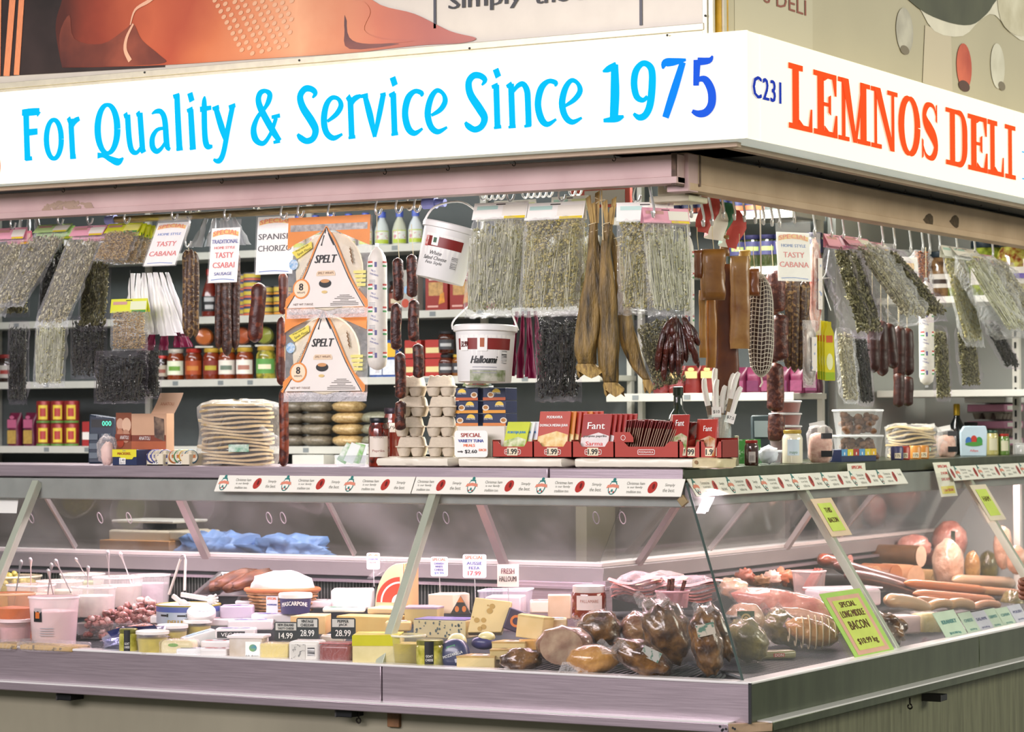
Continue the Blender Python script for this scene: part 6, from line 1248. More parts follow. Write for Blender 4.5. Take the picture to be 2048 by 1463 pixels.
sachets(t, w, 7, [('b0381e', 'd8a84a', 'e8d8a0'), ('c87a2a', 'd8b860', 'e8d8a0'), ('a83420', 'c89040', 'e0c890')], [('DOMACA MESNA JUHA', .075, .68, .9, PAPER), ('PODRAVKA', .06, .87, .5, PAPER)], x0=-.012, x1=.07, ww=.115, h=.15, lean=.22, lab='%s red meat soup packet in the second display', group='red meat soup packets')
t, w = display(1145, 1228, 'third red display box with sarma spice packets')
sachets(t, w, 6, [('9c2a24', 'e4dcd8', 'd8d0cc')], [('Fant', .16, .72, .6, PAPER), ('punjena paprika', .07, .47, .8, M('ink_grey_dark', '6a6660')), ('Sarma', .10, .30, .6, RED)], x0=-.006, x1=.055, ww=.105, h=.142, lean=.25, lab='%s sarma spice packet in the third display', group='sarma spice packets')
t, w = display(1229, 1357, 'widest red display box packed with dark red packets', tag_=False)
ob('round_tab', G().poly([(-w/2, .05), (-w*.2, .05), (-w*.2, .065), (-w*.26, .082), (-w/2, .082)], -.0005), PR, t); ob('tab_ring', G().ring(-w*.36, .064, .007, .0085, -.0012), PAPER, t)
random.seed(4)
for k in range(26):
    f = k/25; q = thing('soup_packet', ORD[k]+' dark red packet edge on from the left in the widest display' if k < 14 else '%s dark red packet edge on from the right in the widest display' % ORD[25-k], 'packet', t.location+Vector((-w*.44+w*.86*f, .035, .003)), 0, 'dark red packets filed edge on', rot=(0, .16+.3*f+random.uniform(-.03, .03), .12)); ob('sachet', G().box((0, .03, .062), (.0032, .085, .118+random.uniform(-.008, .004))), M('sachet_edge', '6e1c1c', .3, col2='8a2a22', scale=12), q, bev=.0008); ob('pale_edge', G().box((0, -.0132, .05), (.003, .0012, .09)), M('sachet_pale_edge', '8a6a50', .5), q)
t, w = display(1358, 1400, 'narrow red display box with vegetable packets', logo=False)
sachets(t, w, 4, [('9c2a24', '6a8a3a', 'd8c8b0'), ('c8c4b4', '8aa04a', 'e0d0c0')], [('Fant', .14, .8, .5, PAPER)], x0=-.045, x1=-.07, ww=.085, h=.135, lean=.1, lab='%s vegetable spice packet leaning in the narrow display', group='vegetable spice packets', rot=-.45)
t, w = display(1401, 1444, 'last red display box at the counter corner', logo=False)
sachets(t, w, 4, [('a8342a', 'd8c8b0', 'b8783a'), ('b03a2c', 'c8b89a', '8a9a4a')], [('Fant', .14, .75, .5, PAPER)], x0=-.022, x1=-.05, ww=.085, h=.12, lean=.1, lab='%s red paprika packet leaning in the last display', group='paprika packets at the corner', rot=-.45)
# oil bottle, candle jar, small jars at the corner
t = thing('oil_bottle', 'dark green oil bottle behind the red packets', 'bottle', cF(1357, .70), 0); ob('bottle_body', G().lathe([(.036, 0), (.04, .01), (.04, .14), (.03, .17), (.016, .19), (.015, .235)], 20), M('bottle_green', '16261a', .08, coat=.8), t); ob('cap', G().lathe([(.017, .235), (.017, .262), (.013, .264)], 14), lidm('1c2a1c'), t)
p = cS(1438, -.52); t = thing('glass_jar', 'tall clear glass jar holding wrapped candles', 'jar', p, YAW)
ob('jar_body', G().lathe([(.038, 0), (.042, .006), (.042, .125), (.036, .15), (.036, .165), (.039, .168), (.034, .17), (.033, .15), (.038, .12), (.038, .01)], 24), film('jar_glass', .10, (.9, .97, .95), .04, 0), t)
random.seed(12); CA = [(-.03, '6a6050', None), (-.012, '9a8a70', '$10'), (-.002, 'c05a50', '$10'), (.012, 'a89a80', None), (.02, '223058', '6.5'), (.034, '8a7a5c', None), (.045, '7c7260', '$7.5')]
for k, (dx, c, tx) in enumerate(CA):
    q = thing('wrapped_candle', ORD[k]+' twine wrapped candle from the left in the glass jar', 'candle', p+Vector((0, .02*math.sin(k*2), .02)), YAW, 'wrapped candles in the glass jar', rot=(.02*math.cos(k), dx*6.5, YAW))
    L = .235+.03*math.sin(k*1.7); ob('candle_stem', G().tube([(0, 0, 0), (0, 0, L)], .0085, 10), M('candle_'+c, c, .7, var=.12, scale=70, aniso=(1, 1, 6)), q); ob('paper_top', G().tube([(0, 0, L-.05), (0, 0, L+.012), (.004, 0, L+.035), (.007, 0, L+.042)], [.0095, .0098, .0085, .006], 8), PAPER, q)
    if tx: ob('paper_tag', G().rect(-.016, L-.085, .016, L-.05, -.0105), PAPER, q); T(q, tx, .012, 0, L-.067, BLACK, y=-.0115)
t = thing('narrow_booklet', 'narrow upright booklet beside the glass jar', 'booklet', cS(1473, -.50), .4); smallbox(t, .012, .10, .07, M('booklet_cream', 'c8c0a0', .5, col2='8a8a6a', scale=30)); ob('spine', G().box((-.007, .035, .05), (.002, .07, .1)), M('booklet_green', '5a7a4a', .5), t)
jar2(cS(1503, -.46), .024, .085, '3a2018', '8a2018', 'small dark spice jar with red lid near the glass jar', 'b0a8a0', a=.5, texts=(('|||||||', .018, .3, .6, '2a2a2a'),), lh=(.12, .55))
t = thing('clear_tub', 'small clear tub of wrapped cheese right of the spice jar', 'tub', cS(1540, -.46), .4); ob('tub_wall', G().loft([[(x*.034, y*.028, 0) for x, y in ((-1, -1), (1, -1), (1, 1), (-1, 1))], [(x*.04, y*.034, .045) for x, y in ((-1, -1), (1, -1), (1, 1), (-1, 1))]]), CLR, t); ob('wrapped_lump', G().blob((-.004, 0, .035), (.032, .026, .03), .2, 3, 9), M('wrap_white', 'dfe2e4', .3, var=.06, scale=20, bump=.4), t, smooth=180)
for k, px in enumerate((1486, 1500, 1514)):
    t = thing('seed_packet', ORD[k]+' small green packet behind the spice jar', 'packet', cS(px, -.56), 0, 'small green packets', rot=(-.15, 0, YAW+.1*k)); ob('packet_body', G().box((0, 0, .045), (.034, .003, .085)), M('seed_green', '3f8a3a', .4, col2='cfe0c8', scale=22, thr=(.5, .56)), t)
t = thing('card_reader', 'dark card terminal standing behind the small jars', 'terminal', cS(1522, -.72), YAW); ob('terminal_body', G().box((0, 0, .085), (.07, .03, .17), (-.2, 0, 0)), M('terminal_dark', '2a3a3c', .4), t, bev=.006); ob('screen', G().box((.0, -.02, .12), (.05, .006, .06), (-.2, 0, 0)), M('screen_grey', '7a8a8a', .3), t)
# ---- right counter
def deli_tub(p, r, h, col, lab, grp=None, lid=True, rz=0):
    t = thing('deli_tub', lab, 'tub', p, rz, grp); ob('contents', G().lathe([(r*.84, .002), (r*.96, h*.82)], 24), M('tubfill_'+col, col, .4, var=.12, scale=40), t); ob('tub_wall', G().lathe([(r*.86, 0), (r*.98, h*.9)], 24, cap=False), film('tub_clear', .10, (1, 1, 1), .15, 0), t)
    if lid: ob('lid', G().lathe([(r*.98, h*.86), (r*1.04, h*.88), (r*1.04, h*.97), (r*.98, h), (r*.9, h*.97)], 24), film('tub_lid', .55, (.95, .95, .95), .3, 0), t)
    return t
for k in range(5): deli_tub(cS(1571, -.58, k*.0445), .058, .044, '8a3826' if k > 1 else '5a2a26', ORD[k]+' tub up in the stack of red sauce tubs', 'stack of red sauce tubs')
jar2(cS(1585, -.46), .036, .118, 'e2dcc4', 'b89a40', 'mayonnaise jar with oval blue label on the right counter', 'c4d4dc', texts=(('mayo', .010, .32, .8, '4a7a3a'),), lh=(.25, .72), a=.6, rz=YAW)
def saltbag(px, X, lab, s=1., rz=YAW):
    t = thing('salt_bag', lab, 'bag', cS(px, X), rz, 'bags of pink salt'); ob('pink_salt', G().blob((0, 0, .05*s), (.042*s, .03, .055*s), .07, 3, px, 18, 12, pw=.6), M('pink_salt', 'c89684', .6, col2='e0b8a4', scale=90), t, smooth=180)
    ob('clear_bag', G().blob((0, 0, .062*s), (.047*s, .034, .072*s), .08, 3, px+1, 20, 14, pw=.6), film('salt_film', .08, (1, 1, 1), .1, .5, 30), t, smooth=180); ob('bag_label', G().rect(.0, .02, .04, .042, -.036), BLACK, t); ob('bag_label', G().rect(.0, .085, .04, .105, -.034), M('label_slate', '3a3a3c', .5), t); ob('bag_top', G().box((-.01, 0, .135*s), (.055, .006, .02), (0, -.2, 0)), M('bag_white_top', 'dcdcd8', .4), t)
saltbag(1640, -.50, 'pink salt bag left of the nut tubs on the right counter')
NUT = M('walnut', '7a5230', .6, col2='5a3a20', scale=40, bump=.4)
for k in range(2):
    p = cS(1716, -.56, k*.096); t = thing('nut_tub', ('lower', 'upper')[k]+' clear tub full of walnuts on the right counter', 'nut tub', p, YAW+.1, 'clear tubs of walnuts'); ob('tub_wall', G().loft([[(x*.072, y*.05, 0) for x, y in ((-1, -1), (1, -1), (1, 1), (-1, 1))], [(x*.082, y*.06, .088) for x, y in ((-1, -1), (1, -1), (1, 1), (-1, 1))]]), film('tub_clear', .1), t); ob('lid', G().box((0, 0, .091), (.172, .128, .008)), film('tub_lid', .55), t, bev=.003)
    random.seed(k); g = G()
    for q in range(60): g.blob((random.uniform(-.062, .062), random.uniform(-.045, .03), random.uniform(.012, .076)), (.014, .013, .012), .12, 3, q, 8, 6)
    ob('walnuts', g, NUT, t, kind='stuff', smooth=180)
t = thing('striped_card_box', 'multicoloured striped card box in front of nut tubs', 'box', cS(1718, -.43), PI/2-.1); w = .27; smallbox(t, w, .045, .05, M('box_navy', '1e2c50'))
for k, c in enumerate(('5a9ac8', 'd8cc40', 'a83a30', '5a9ac8', 'd8c83a', 'd8b030')): ob('colour_panel', G().rect(-w/2+k*w/6+.001, .022, -w/2+(k+1)*w/6-.001, .046, -.001), M('panel_'+c, c, .4), t); ob('white_mark', G().disc(-w/2+(k+.5)*w/6, .03, .004, .006, -.0016), PAPER, t)
for k, (px, c) in enumerate(((1794, '3a3a60'), (1808, 'a83a2c'), (1830, 'c8883a'), (1846, 'b87a30'))):
    t = thing('spread_tin', ('violet', 'red', 'amber', 'ochre')[k]+' small spread tub in the row on the right counter', 'tin', cS(px, -.44), YAW, 'small spread tubs on the right counter'); ob('tin_body', G().lathe([(.021, 0), (.024, .003), (.024, .045), (.02, .052)], 16), M('spread_'+c, c, .35), t); s = ob('price_sticker', G().cyl(.0246, .006, .026, -.5, .5, 6), M('sticker_cream', 'e4d8b8'), t); T(s, '175', .010, 0, .016, BLACK, wrap=.0252)
breadstack(cS(1822, -.62), 9, .095, .0135, 'short stack of flat breads in a clear bag on the right counter', seed=5, rz=.4)
saltbag(1893, -.56, 'pink salt bag between the bread and the egg dye box', .85); saltbag(1862, -.74, 'pink salt bag hidden behind the right bread stack', .9)
p = cS(1948, -.50); t = thing('egg_dye_bag', 'pale blue bag printed with three painted eggs', 'packet', p, YAW); ob('bag_body', G().prism([(-.052, 0), (.052, 0), (.056, .10), (.05, .125), (-.04, .125), (-.056, .10)], 0, .03), M('eggbag_blue', 'b8ccd8', .35, var=.05), t, bev=.004)
for x, c in ((-.022, '3a6aa8'), (0, 'b83a2c'), (.022, '3a8a4a')): ob('egg_print', G().disc(x, .068-(abs(x) > 0)*.006, .013, .018, -.001), M('egg_'+c, c, .4), t)
ob('grass_print', G().disc(0, .05, .036, .009, -.0014), M('egg_grass', '4a8a3c', .4), t); T(t, 'Afiya', .012, 0, .022, RED, w=.035, y=-.0014)
# far right jars, bottles, egg trays
for i, (px, X, r, h, c, l, lab) in enumerate(((1985, -.54, .026, .105, 'b0a86a', '2a4a3a', 'slim yellow label jar right of the painted egg bag'), (2008, -.50, .024, .09, '5a7a34', 'a83028', 'small green relish jar with red lid at far right'), (1942, -.78, .034, .14, '4a2a20', '2a2a2a', 'dark brown jar behind the painted egg bag'), (1962, -.74, .03, .12, '5a3626', '22262a', 'second dark jar left of the pink egg trays'))): jar2(cS(px, X), r, h, c, l, lab, 'c8c4a8' if i < 2 else None, a=.7)
t = thing('sauce_bottle', 'black bottle with gold neck behind the pink salt', 'bottle', cS(1914, -.80), 0); ob('bottle_body', G().lathe([(.03, 0), (.033, .01), (.033, .12), (.014, .16), (.013, .18)], 18), M('bottle_black', '14181a', .1, coat=.6), t); ob('gold_neck', G().lathe([(.0145, .17), (.0145, .215), (.011, .22)], 14), M('foil_gold', 'c8a838', .3, .7), t)
ET = M('egg_tray_grey', '8a8478', .8, var=.06)
for k in range(3):
    p = cS(2030, -.66, k*.075); t = thing('egg_tray_pack', ('bottom', 'middle', 'top')[k]+' pink banded egg tray pack in the stack at far right', 'egg tray', p, PI/2, 'pink banded egg tray packs'); g = G()
    for i in range(6):
        for j in range(3): g.lathe([(.012, .002), (.022, .03)], 10, (-.125+i*.05, .03+j*.05, 0))
    ob('cup_tray', g.box((0, .08, .033), (.31, .17, .004)), ET, t); ob('pink_band', G().box((0, .08, .052), (.315, .172, .032)), M('egg_pink', 'cf8fae', .5), t, bev=.004); ob('band_print', G().rect(-.12, .044, -.04, .062, -.0075).disc(.06, .052, .022, .012, -.0075), PAPER, t)
tp = thing('polystyrene_lid', 'white polystyrene lid on top of the pink egg trays', 'lid', cS(2030, -.66, .225), PI/2); ob('lid_slab', G().box((0, .08, .012), (.34, .19, .024)), M('poly_white', 'dcdcd8', .6), tp, bev=.004)
jar2(cS(2043, -.47), .03, .05, 'c8c8c4', 'd8d8d4', 'low white tub at the far right counter edge')
# ---- promo strips on the glass tops, and hanging offer cards
def slope(f, side, px, py):
    return None
STRIP = M('promo_strip', 'ecebdf', .35); PRED = M('promo_red', 'b03028', .25, coat=.5); PGRN = M('promo_green', '2f7a74', .4); PSAL = M('promo_salmon', 'd88870', .4); PINK_ = M('ink_promo', '6a6a60', .5)
def gpt(u, s, mp, lift=.004):      # s: 0 at glass top, metres down the slope
    n = Vector((GB[0]-GT[0], GB[1]-GT[1])).normalized(); q = (n.y*lift, -n.x*lift)
    return mp(u, GT[0]+n.x*s+q[0]*1, GT[1]+n.y*s+q[1]*1 if False else GT[1]+n.y*s-abs(q[1])*0+0)
def strip(mp, u0, u1, s0, s1, name, lab, clip=True):
    n = Vector((GB[0]-GT[0], GB[1]-GT[1])).normalized(); nn = Vector((n.y, -n.x))     # outward normal in (inset, height)
    if nn.x > 0: nn = -nn
    t = thing(name, lab, 'promo strip')
    def pt(u, s, l): d = GT[0]+n.x*s+nn.x*l; z = GT[1]+n.y*s+nn.y*l; return mp(u, d, z)
    A, B = (u1, u0) if mp is frontmap else (u0, u1)                      # left to right as seen
    sg = 1 if mp is sidemap else -1
    def quad(x0, z0, x1, z1, l, m, nm, par=None): ob(nm, G().add([pt(A+sg*x, s0+(s1-s0)*(1-z), l) for x, z in ((x0, z0), (x1, z0), (x1, z1), (x0, z1))], [(0, 1, 2, 3)]), m, par or t, smooth=0)
    W = u1-u0; H = s1-s0
    quad(0, 0, W, 1, .006, STRIP, 'paper_strip'); quad(0, 0, W, 1, .0035, STRIP, 'paper_back')
    return t, W, H, lambda x, z, l: pt(A+sg*x, s0+H*(1-z), l)
def promo(mp, u0, u1, lab, start, pitch, s0=-.012, s1=.052):
    t, W, H, f = strip(mp, u0, u1, s0, s1, 'promo_strip', lab); seq = start; x = .03
    k = pitch/.245
    while x < W-.02:
        kind = seq[0]; seq = seq[1:]+seq[:1]
        def disc(cx, rx, cz, rz, l, m, nm, sk=0.): ob(nm, G().add([f(cx+rx*math.cos(a)+sk*math.sin(a)*rx, cz+rz*math.sin(a), l) for a in [q*PI/9 for q in range(18)]], [tuple(range(18))]), m, t, smooth=0)
        if kind == 'C':
            disc(x, .015*k, .45, .40, .0068, PGRN, 'crest_edge'); disc(x, .012*k, .45, .34, .0073, STRIP, 'crest_field'); disc(x, .005*k, .92, .10, .0073, PGRN, 'crest_crown'); disc(x, .0035*k, .28, .09, .0078, PGRN, 'crest_leaf'); disc(x+.006*k, .002*k, .2, .06, .0078, PRED, 'crest_berry'); disc(x-.006*k, .002*k, .2, .06, .0078, PRED, 'crest_berry'); disc(x, .010*k, .80, .05, .0079, PGRN, 'crest_band')
            ob('crest_ribbon', G().add([f(x+a*k, b, .0079) for a, b in ((-.021, .42), (-.018, .60), (0, .66), (.018, .60), (.021, .42), (0, .48))], [tuple(range(6))]), PSAL, t); x += .062*k
        elif kind == 'T':
            for s, z, w in (('Christmas ham', .72, .06), ('is our family', .48, .05), ('tradition too.', .24, .05)):
                if x+w*k < W: T(t, s, .17, x+.012*k, z, PINK_, w=w*k, fn=lambda a, b: f(a, b, .0068), shear=.0)
            x += .070*k
        elif kind == 'B': disc(x, .014*k, .5, .34, .0068, PRED, 'bauble', .25); disc(x+.003*k, .004*k, .55, .16, .0073, M('bauble_dark', '6a1a18', .3), 'bauble_shine'); x += .052*k
        else:
            for s, z, w in (('Simply', .62, .032), ('the best.', .34, .04)):
                if x+w*k < W: T(t, s, .20, x+.004*k, z, PINK_, w=w*k, fn=lambda a, b: f(a, b, .0068))
            x += .060*k
    return t
pxu = lambda px: -onY(px, 985, .38).x
promo(frontmap, pxu(826), pxu(434), 'left Christmas ham promo strip along the front glass', list('CTBS'), .262)
promo(frontmap, .40, pxu(828), 'right Christmas ham promo strip along the front glass', list('TBSC'), .262)
pyu = lambda px: onX(px, 975, -.38).y
promo(sidemap, .40, pyu(1808), 'near Christmas ham promo strip along the right glass', list('CTBS'), .26)
promo(sidemap, pyu(1900), pyu(2100), 'far Christmas ham promo strip along the right glass', list('BCTS'), .26)
def offer(px, py, wpx, hpx, lab, lines, col='ecebd8', X=-.40, tilt=0., flash=None, rz=0.):
    p = onX(px, py, X); k = ppm(p); w = wpx/k/.5; h = hpx/k; t = thing('offer_card', lab, 'price card', p, 0, None, rot=(-tilt, 0, PI/2+rz)); ob('card_sheet', G().box((0, 0, -h/2), (w, .002, h)), M('offer_'+col, col, .45), t)
    if flash: ob('yellow_flash', G().rect(-w*.4, -h*.92, w*.4, -h*.70, -.0016), M('offer_yellow', 'e8d83a', .45), t)
    for s, hf, zf, wf, m in lines: T(t, s, h*hf, 0, -h*zf, m, w=w*wf, y=-.0024, bold=.0006)
    return t
offer(1712, 926, 46, 52, 'white special 2 for card with yellow flash on right counter edge', [('SPECIAL', .12, .15, .6, RED), ('2 FOR', .1, .4, .5, BLU), ('2 for $3.00', .13, .81, .7, RED)], flash=True, tilt=.1)
offer(1882, 924, 46, 70, 'white special card hanging from the far right counter edge', [('SPECIAL', .08, .12, .6, RED), ('2 FOR', .08, .32, .4, RED), ('SALAMI', .08, .5, .5, RED), ('2 for $5.00', .09, .82, .6, RED)], flash=True, tilt=.25)
def glasscard(px0, py0, px1, py1, lab, bg, inner, lines, border=None, lift=.008):
    """card stuck to the right hand sloping glass; corners from the picture, in the glass plane"""
    n = Vector((GB[0]-GT[0], GB[1]-GT[1])).normalized(); nn = Vector((n.y, -n.x)); nn = -nn if nn.x > 0 else nn
    N = Vector((-nn.x, 0, nn.y)); O = Vector((-GT[0], 0, GT[1]))+N*lift
    def hit(px, py): d = ray(px, py); return CAM+d*((O-CAM).dot(N)/d.dot(N))
    a, b = hit(px0, py0), hit(px1, py1); y0, y1 = a.y, b.y; z0, z1 = a.z, b.z
    def pt(u, v, l=0.): z = z1+(z0-z1)*v; s = (z-GT[1])/n.y; return (-(GT[0]+n.x*s)+N.x*(lift+l), y0+(y1-y0)*u, z+N.z*(lift+l))
    t = thing('glass_sign', lab, 'sign'); 
    def q(u0, v0, u1, v1, l, m, nm): ob(nm, G().add([pt(u0, v0, l), pt(u1, v0, l), pt(u1, v1, l), pt(u0, v1, l)], [(0, 1, 2, 3)]), m, t, smooth=0)
    q(0, 0, 1, 1, 0, M('gs_'+bg, bg, .4, var=.04), 'sign_sheet'); q(0, 0, 1, 1, -.0015, M('gs_'+bg, bg, .4), 'sign_back')
    if border: q(.1, .07, .9, .93, .0006, M('gs_'+border, border, .4, var=.05), 'border_print')
    if inner: q(.18, .13, .82, .87, .0012, M('gs_'+inner, inner, .4, var=.05), 'inner_panel')
    for s, h, v, w, m in lines: T(t, s, h, .5, v, m, w=w, fn=lambda x, z: pt(x, z, .0018), bold=.006)
    return t
HND = M('ink_hand_brown', '6a4a20', .6)
glasscard(1640, 1190, 1794, 1307, 'lime green special sign for long middle bacon on the right glass', 'a8d060', 'c8d860', [('SPECIAL', .08, .80, .38, HND), ('LONG MIDDLE', .10, .66, .56, HND), ('BACON', .13, .49, .46, HND), ('$10.99 kg', .11, .24, .48, HND)], 'd8a890')
glasscard(1622, 1000, 1706, 1071, 'small lime green handwritten sign high on the glass near first right post', 'e0c8a8', 'c8dc60', [('THIS', .13, .68, .3, HND), ('BACON', .13, .42, .44, HND)])
glasscard(1940, 972, 2014, 1040, 'lime green sign beyond the far glass post', 'e0d4bc', 'c8dc60', [('HAM', .14, .6, .4, HND)])
TEAL = M('ink_teal', '3aa0a0', .5)
for i, (a, ya, b, yb, nm, ln) in enumerate(((1862, 1222, 1936, 1268, 'KRANSKY', 'teal'), (1912, 1222, 1962, 1260, 'CHEESE', 'teal'), (1936, 1220, 1988, 1254, 'SALAMI', 'navy'), (1962, 1214, 2008, 1250, 'CABANOSSI', 'teal'), (1986, 1211, 2032, 1244, 'CSABAI', 'teal'), (2010, 1205, 2056, 1236, 'POLISH', 'navy'))):
    glasscard(a, ya, b, yb, ORD[i]+' pale price card from the left at the foot of the right glass, reading '+nm, 'd4ead0' if i % 3 != 2 else 'dcdcea', None, [(nm, .14, .62, .66, TEAL if ln == 'teal' else NAV), ('$12.90 kg', .10, .2, .5, TEAL if ln == 'teal' else NAV)], lift=-.012-.002*i)
# white sheet drawn in place of a light reflection on the front glass
n_ = Vector((GB[0]-GT[0], GB[1]-GT[1])).normalized(); t = thing('blank_card', 'plain white card behind the glass at the far left', 'card'); a = -onY(0, 1000, .42).x
ob('card_sheet', G().add([frontmap(u, d, z) for u, d, z in ((a+.06, .47, 1.455), (a-.055, .47, 1.455), (a-.07, .43, 1.345), (a+.06, .43, 1.345))], [(0, 1, 2, 3), (3, 2, 1, 0)][:1]), PAPER, t)
# ================================================================ what lies in the cases
def dF(px, py): d = ray(px, py); n = Vector((0, -.05, 1)); return CAM+d*((.893-CAM.dot(n))/d.dot(n))
def dS(px, py): d = ray(px, py); n = Vector((.05, 0, 1)); return CAM+d*((.893-CAM.dot(n))/d.dot(n))
def fit(x0, x1, yt, yb, d=None, side='f'):
    m = (x0+x1)/2
    if d is None: B = dF(m, yb) if side == 'f' else dS(m, yb)
    else: B = onY(m, yb, d) if side == 'f' else onX(m, yb, -d)
    k = ppm(B); return B, (x1-x0)/k, (yb-yt)/k
WRAP = film('cling_film', .06, (1, .97, .98), .07, .7, 40)
def block(x0, x1, yt, yb, lab, col, dep=.08, rz=YAW, d=None, side='f', name='cheese_block', cat='cheese', col2=None, bev=.004, wrap=False, top=None, grp=None, sc=20, rough=.45, tilt=(0, 0)):
    B, w, h = fit(x0, x1, yt, yb, d, side); h = max(.012, h-dep*.10); t = thing(name, lab, cat, B, 0, grp, rot=(tilt[0], tilt[1], rz))
    b = ob('block_body', G().box((0, dep/2, h/2), (w, dep, h)), M('food_'+col+(col2 or ''), col, rough, col2=col2, scale=sc, thr=(.35, .65), bump=.08), t, bev=bev, seg=3)
    if top: ob('top_rind', G().box((0, dep/2, h+.001), (w*.98, dep*.98, .003)), M('food_'+top, top, .35, var=.06), t, bev=.001)
    if wrap: ob('cling_wrap', G().blob((0, dep/2, h/2), (w*.54, dep*.56, h*.56), .04, 4, w*99, 20, 12, pw=.25), WRAP, t, smooth=180)
    return t, w, h
def wedge(P, h, B, lab, col, rz=YAW, name='cheese_wedge', col2=None, rind=None, cat='cheese', rot=None):
    """P: plan outline in metres, extruded upward h"""
    t = thing(name, lab, cat, B, rz, None, rot=rot); n = len(P); g = G().add([(x, y, z) for z in (0, h) for x, y in P], [tuple(range(n-1, -1, -1)), tuple(range(n, 2*n))]+[(i, (i+1) % n, (i+1) % n+n, i+n) for i in range(n)])
    ob('cheese_body', g, M('food_'+col+(col2 or ''), col, .45, col2=col2, scale=14, bump=.06), t, bev=.002)
    if rind: c = Vector((sum(p[0] for p in P)/n, sum(p[1] for p in P)/n)); ob('rind', G().add([(c.x+(x-c.x)*1.01, c.y+(y-c.y)*1.01, z) for z in (h-.004, h+.002) for x, y in P], [tuple(range(n-1, -1, -1)), tuple(range(n, 2*n))]+[(i, (i+1) % n, (i+1) % n+n, i+n) for i in range(n)]), M('food_'+rind, rind, .4, var=.1, scale=40), t)
    return t
def ctub(px, yt, yb, rpx, lab, col, fill=None, d=None, side='f', lid=False, name='deli_tub', label=None, al=.28, cat='tub', taper=.88, rim=True):
    B, w, h = fit(px-rpx, px+rpx, yt, yb, d, side); r = w/2; t = thing(name, lab, cat, B, YAW)
    if fill: ob('contents', G().lathe([(r*taper*.96, .003), (r*(taper+(1-taper)*.7)*.97, h*.7), (.001, h*.74)], 24), M('fill_'+fill, fill, .4, var=.1, scale=40), t)
    ob('tub_wall', G().lathe([(r*taper, 0), (r, h)], 28, cap=False), film('tubwall_'+col, al, srgb(col), .2, 0), t)
    if rim: ob('tub_rim', G().lathe([(r*1.0, h-.006), (r*1.04, h-.005), (r*1.04, h), (r*.99, h+.001)], 28, cap=False), M('rim_'+col, col, .35), t)
    if lid: ob('lid', G().lathe([(r*1.05, h-.008), (r*1.05, h+.002), (r*.96, h+.004), (r*.92, h), (.001, h)], 28), M('tublid_'+col, col, .35, var=.02), t)
    return t, r, h
# -- left: marinade tubs, ladles, olives, octopus
for i, (a, b, y) in enumerate(((-20, 36, 1298), (30, 152, 1302))):
    B, w, h = fit(a, b, y-16, y); t = thing('focaccia_pack', ('flat wrapped seeded bread at the far left front', 'wider flat wrapped seeded bread at the left front')[i], 'bread', B, 0, 'flat wrapped breads'); ob('seeded_bread', G().box((0, .05, .011), (w*1.1, .10, .018)), M('focaccia', 'b89858', .6, col2='6a5a38', scale=50, thr=(.55, .65)), t, bev=.005); ob('cling_wrap', G().blob((0, .05, .014), (w*.62, .062, .018), .1, 4, i, 24, 10, pw=.4), WRAP, t, smooth=180)
ctub(30, 1238, 1287, 33, 'small pink dip tub at the far left', 'e8d0d0', 'd8a8a8', lid=True)
ctub(26, 1185, 1284, 44, 'orange dip tub behind the small pink one', 'e8b890', 'c8682c', al=.2)
t, r, h = ctub(108, 1192, 1288, 50, 'white translucent tub with round black logo', 'ecdcdc', 'e0b8b4', al=.5, taper=.86)
ob('logo_disc', G().cyl(r*.955, h*.50, h*.78, -.80, -.36, 8), BLACK, t); ob('logo_flame', G().cyl(r*.962, h*.57, h*.70, -.69, -.47, 6), M('logo_orange', 'c86a2a', .5, var=.2), t)
for k in range(4): ob('fine_print', G().cyl(r*.96, h*(.36-.05*k), h*(.375-.05*k), -.45, .15, 6), M('ink_grey', '9a9aa0'), t)
for i, (px, yt, yb, rp, fl, d) in enumerate(((62, 1168, 1230, 48, 'd8a890', .55), (120, 1160, 1225, 46, 'c8c4a8', .68), (188, 1172, 1232, 44, 'dcd4cc', .42), (236, 1152, 1212, 50, 'd8ccc0', .66), (302, 1148, 1206, 38, 'cfc0c8', .86), (165, 1146, 1200, 44, 'b0b880', .88))):
    ctub(px, yt, yb, rp, ('peach', 'cream', 'milky white', 'wide milky', 'clear lilac', 'green flecked')[i]+' marinade tub in the ladle group at left', 'e8e4e0', fl, d=d, al=.25, taper=.92)
t, r, h = ctub(24, 1150, 1215, 58, 'tub heaped with yellow green olives at far left', 'd8d0b8', 'a89a3c', d=.80, al=.2); random.seed(3); OL = M('olive_yellow', 'b8a850', .3, col2='8a8a34', scale=8, coat=.4)
for k in range(46):
    a = random.random()*6.28; q = random.random()**.5; z = h*.72+.05*(1-q)*random.uniform(.6, 1); tag(ob('stuffed_olive', G().blob((0, 0, 0), (.0135, .011, .011), .05, 2, k, 10, 8), OL, None, t.location+Vector((r*.82*q*math.cos(a), r*.82*q*math.sin(a), z)), (random.random()*3, random.random()*3, 0), smooth=180), 'yellow green olive in the heap at far left', 'olive', 'yellow olives heaped in the tub')
LAD = M('ladle_steel', 'cfcaca', .25, .55)
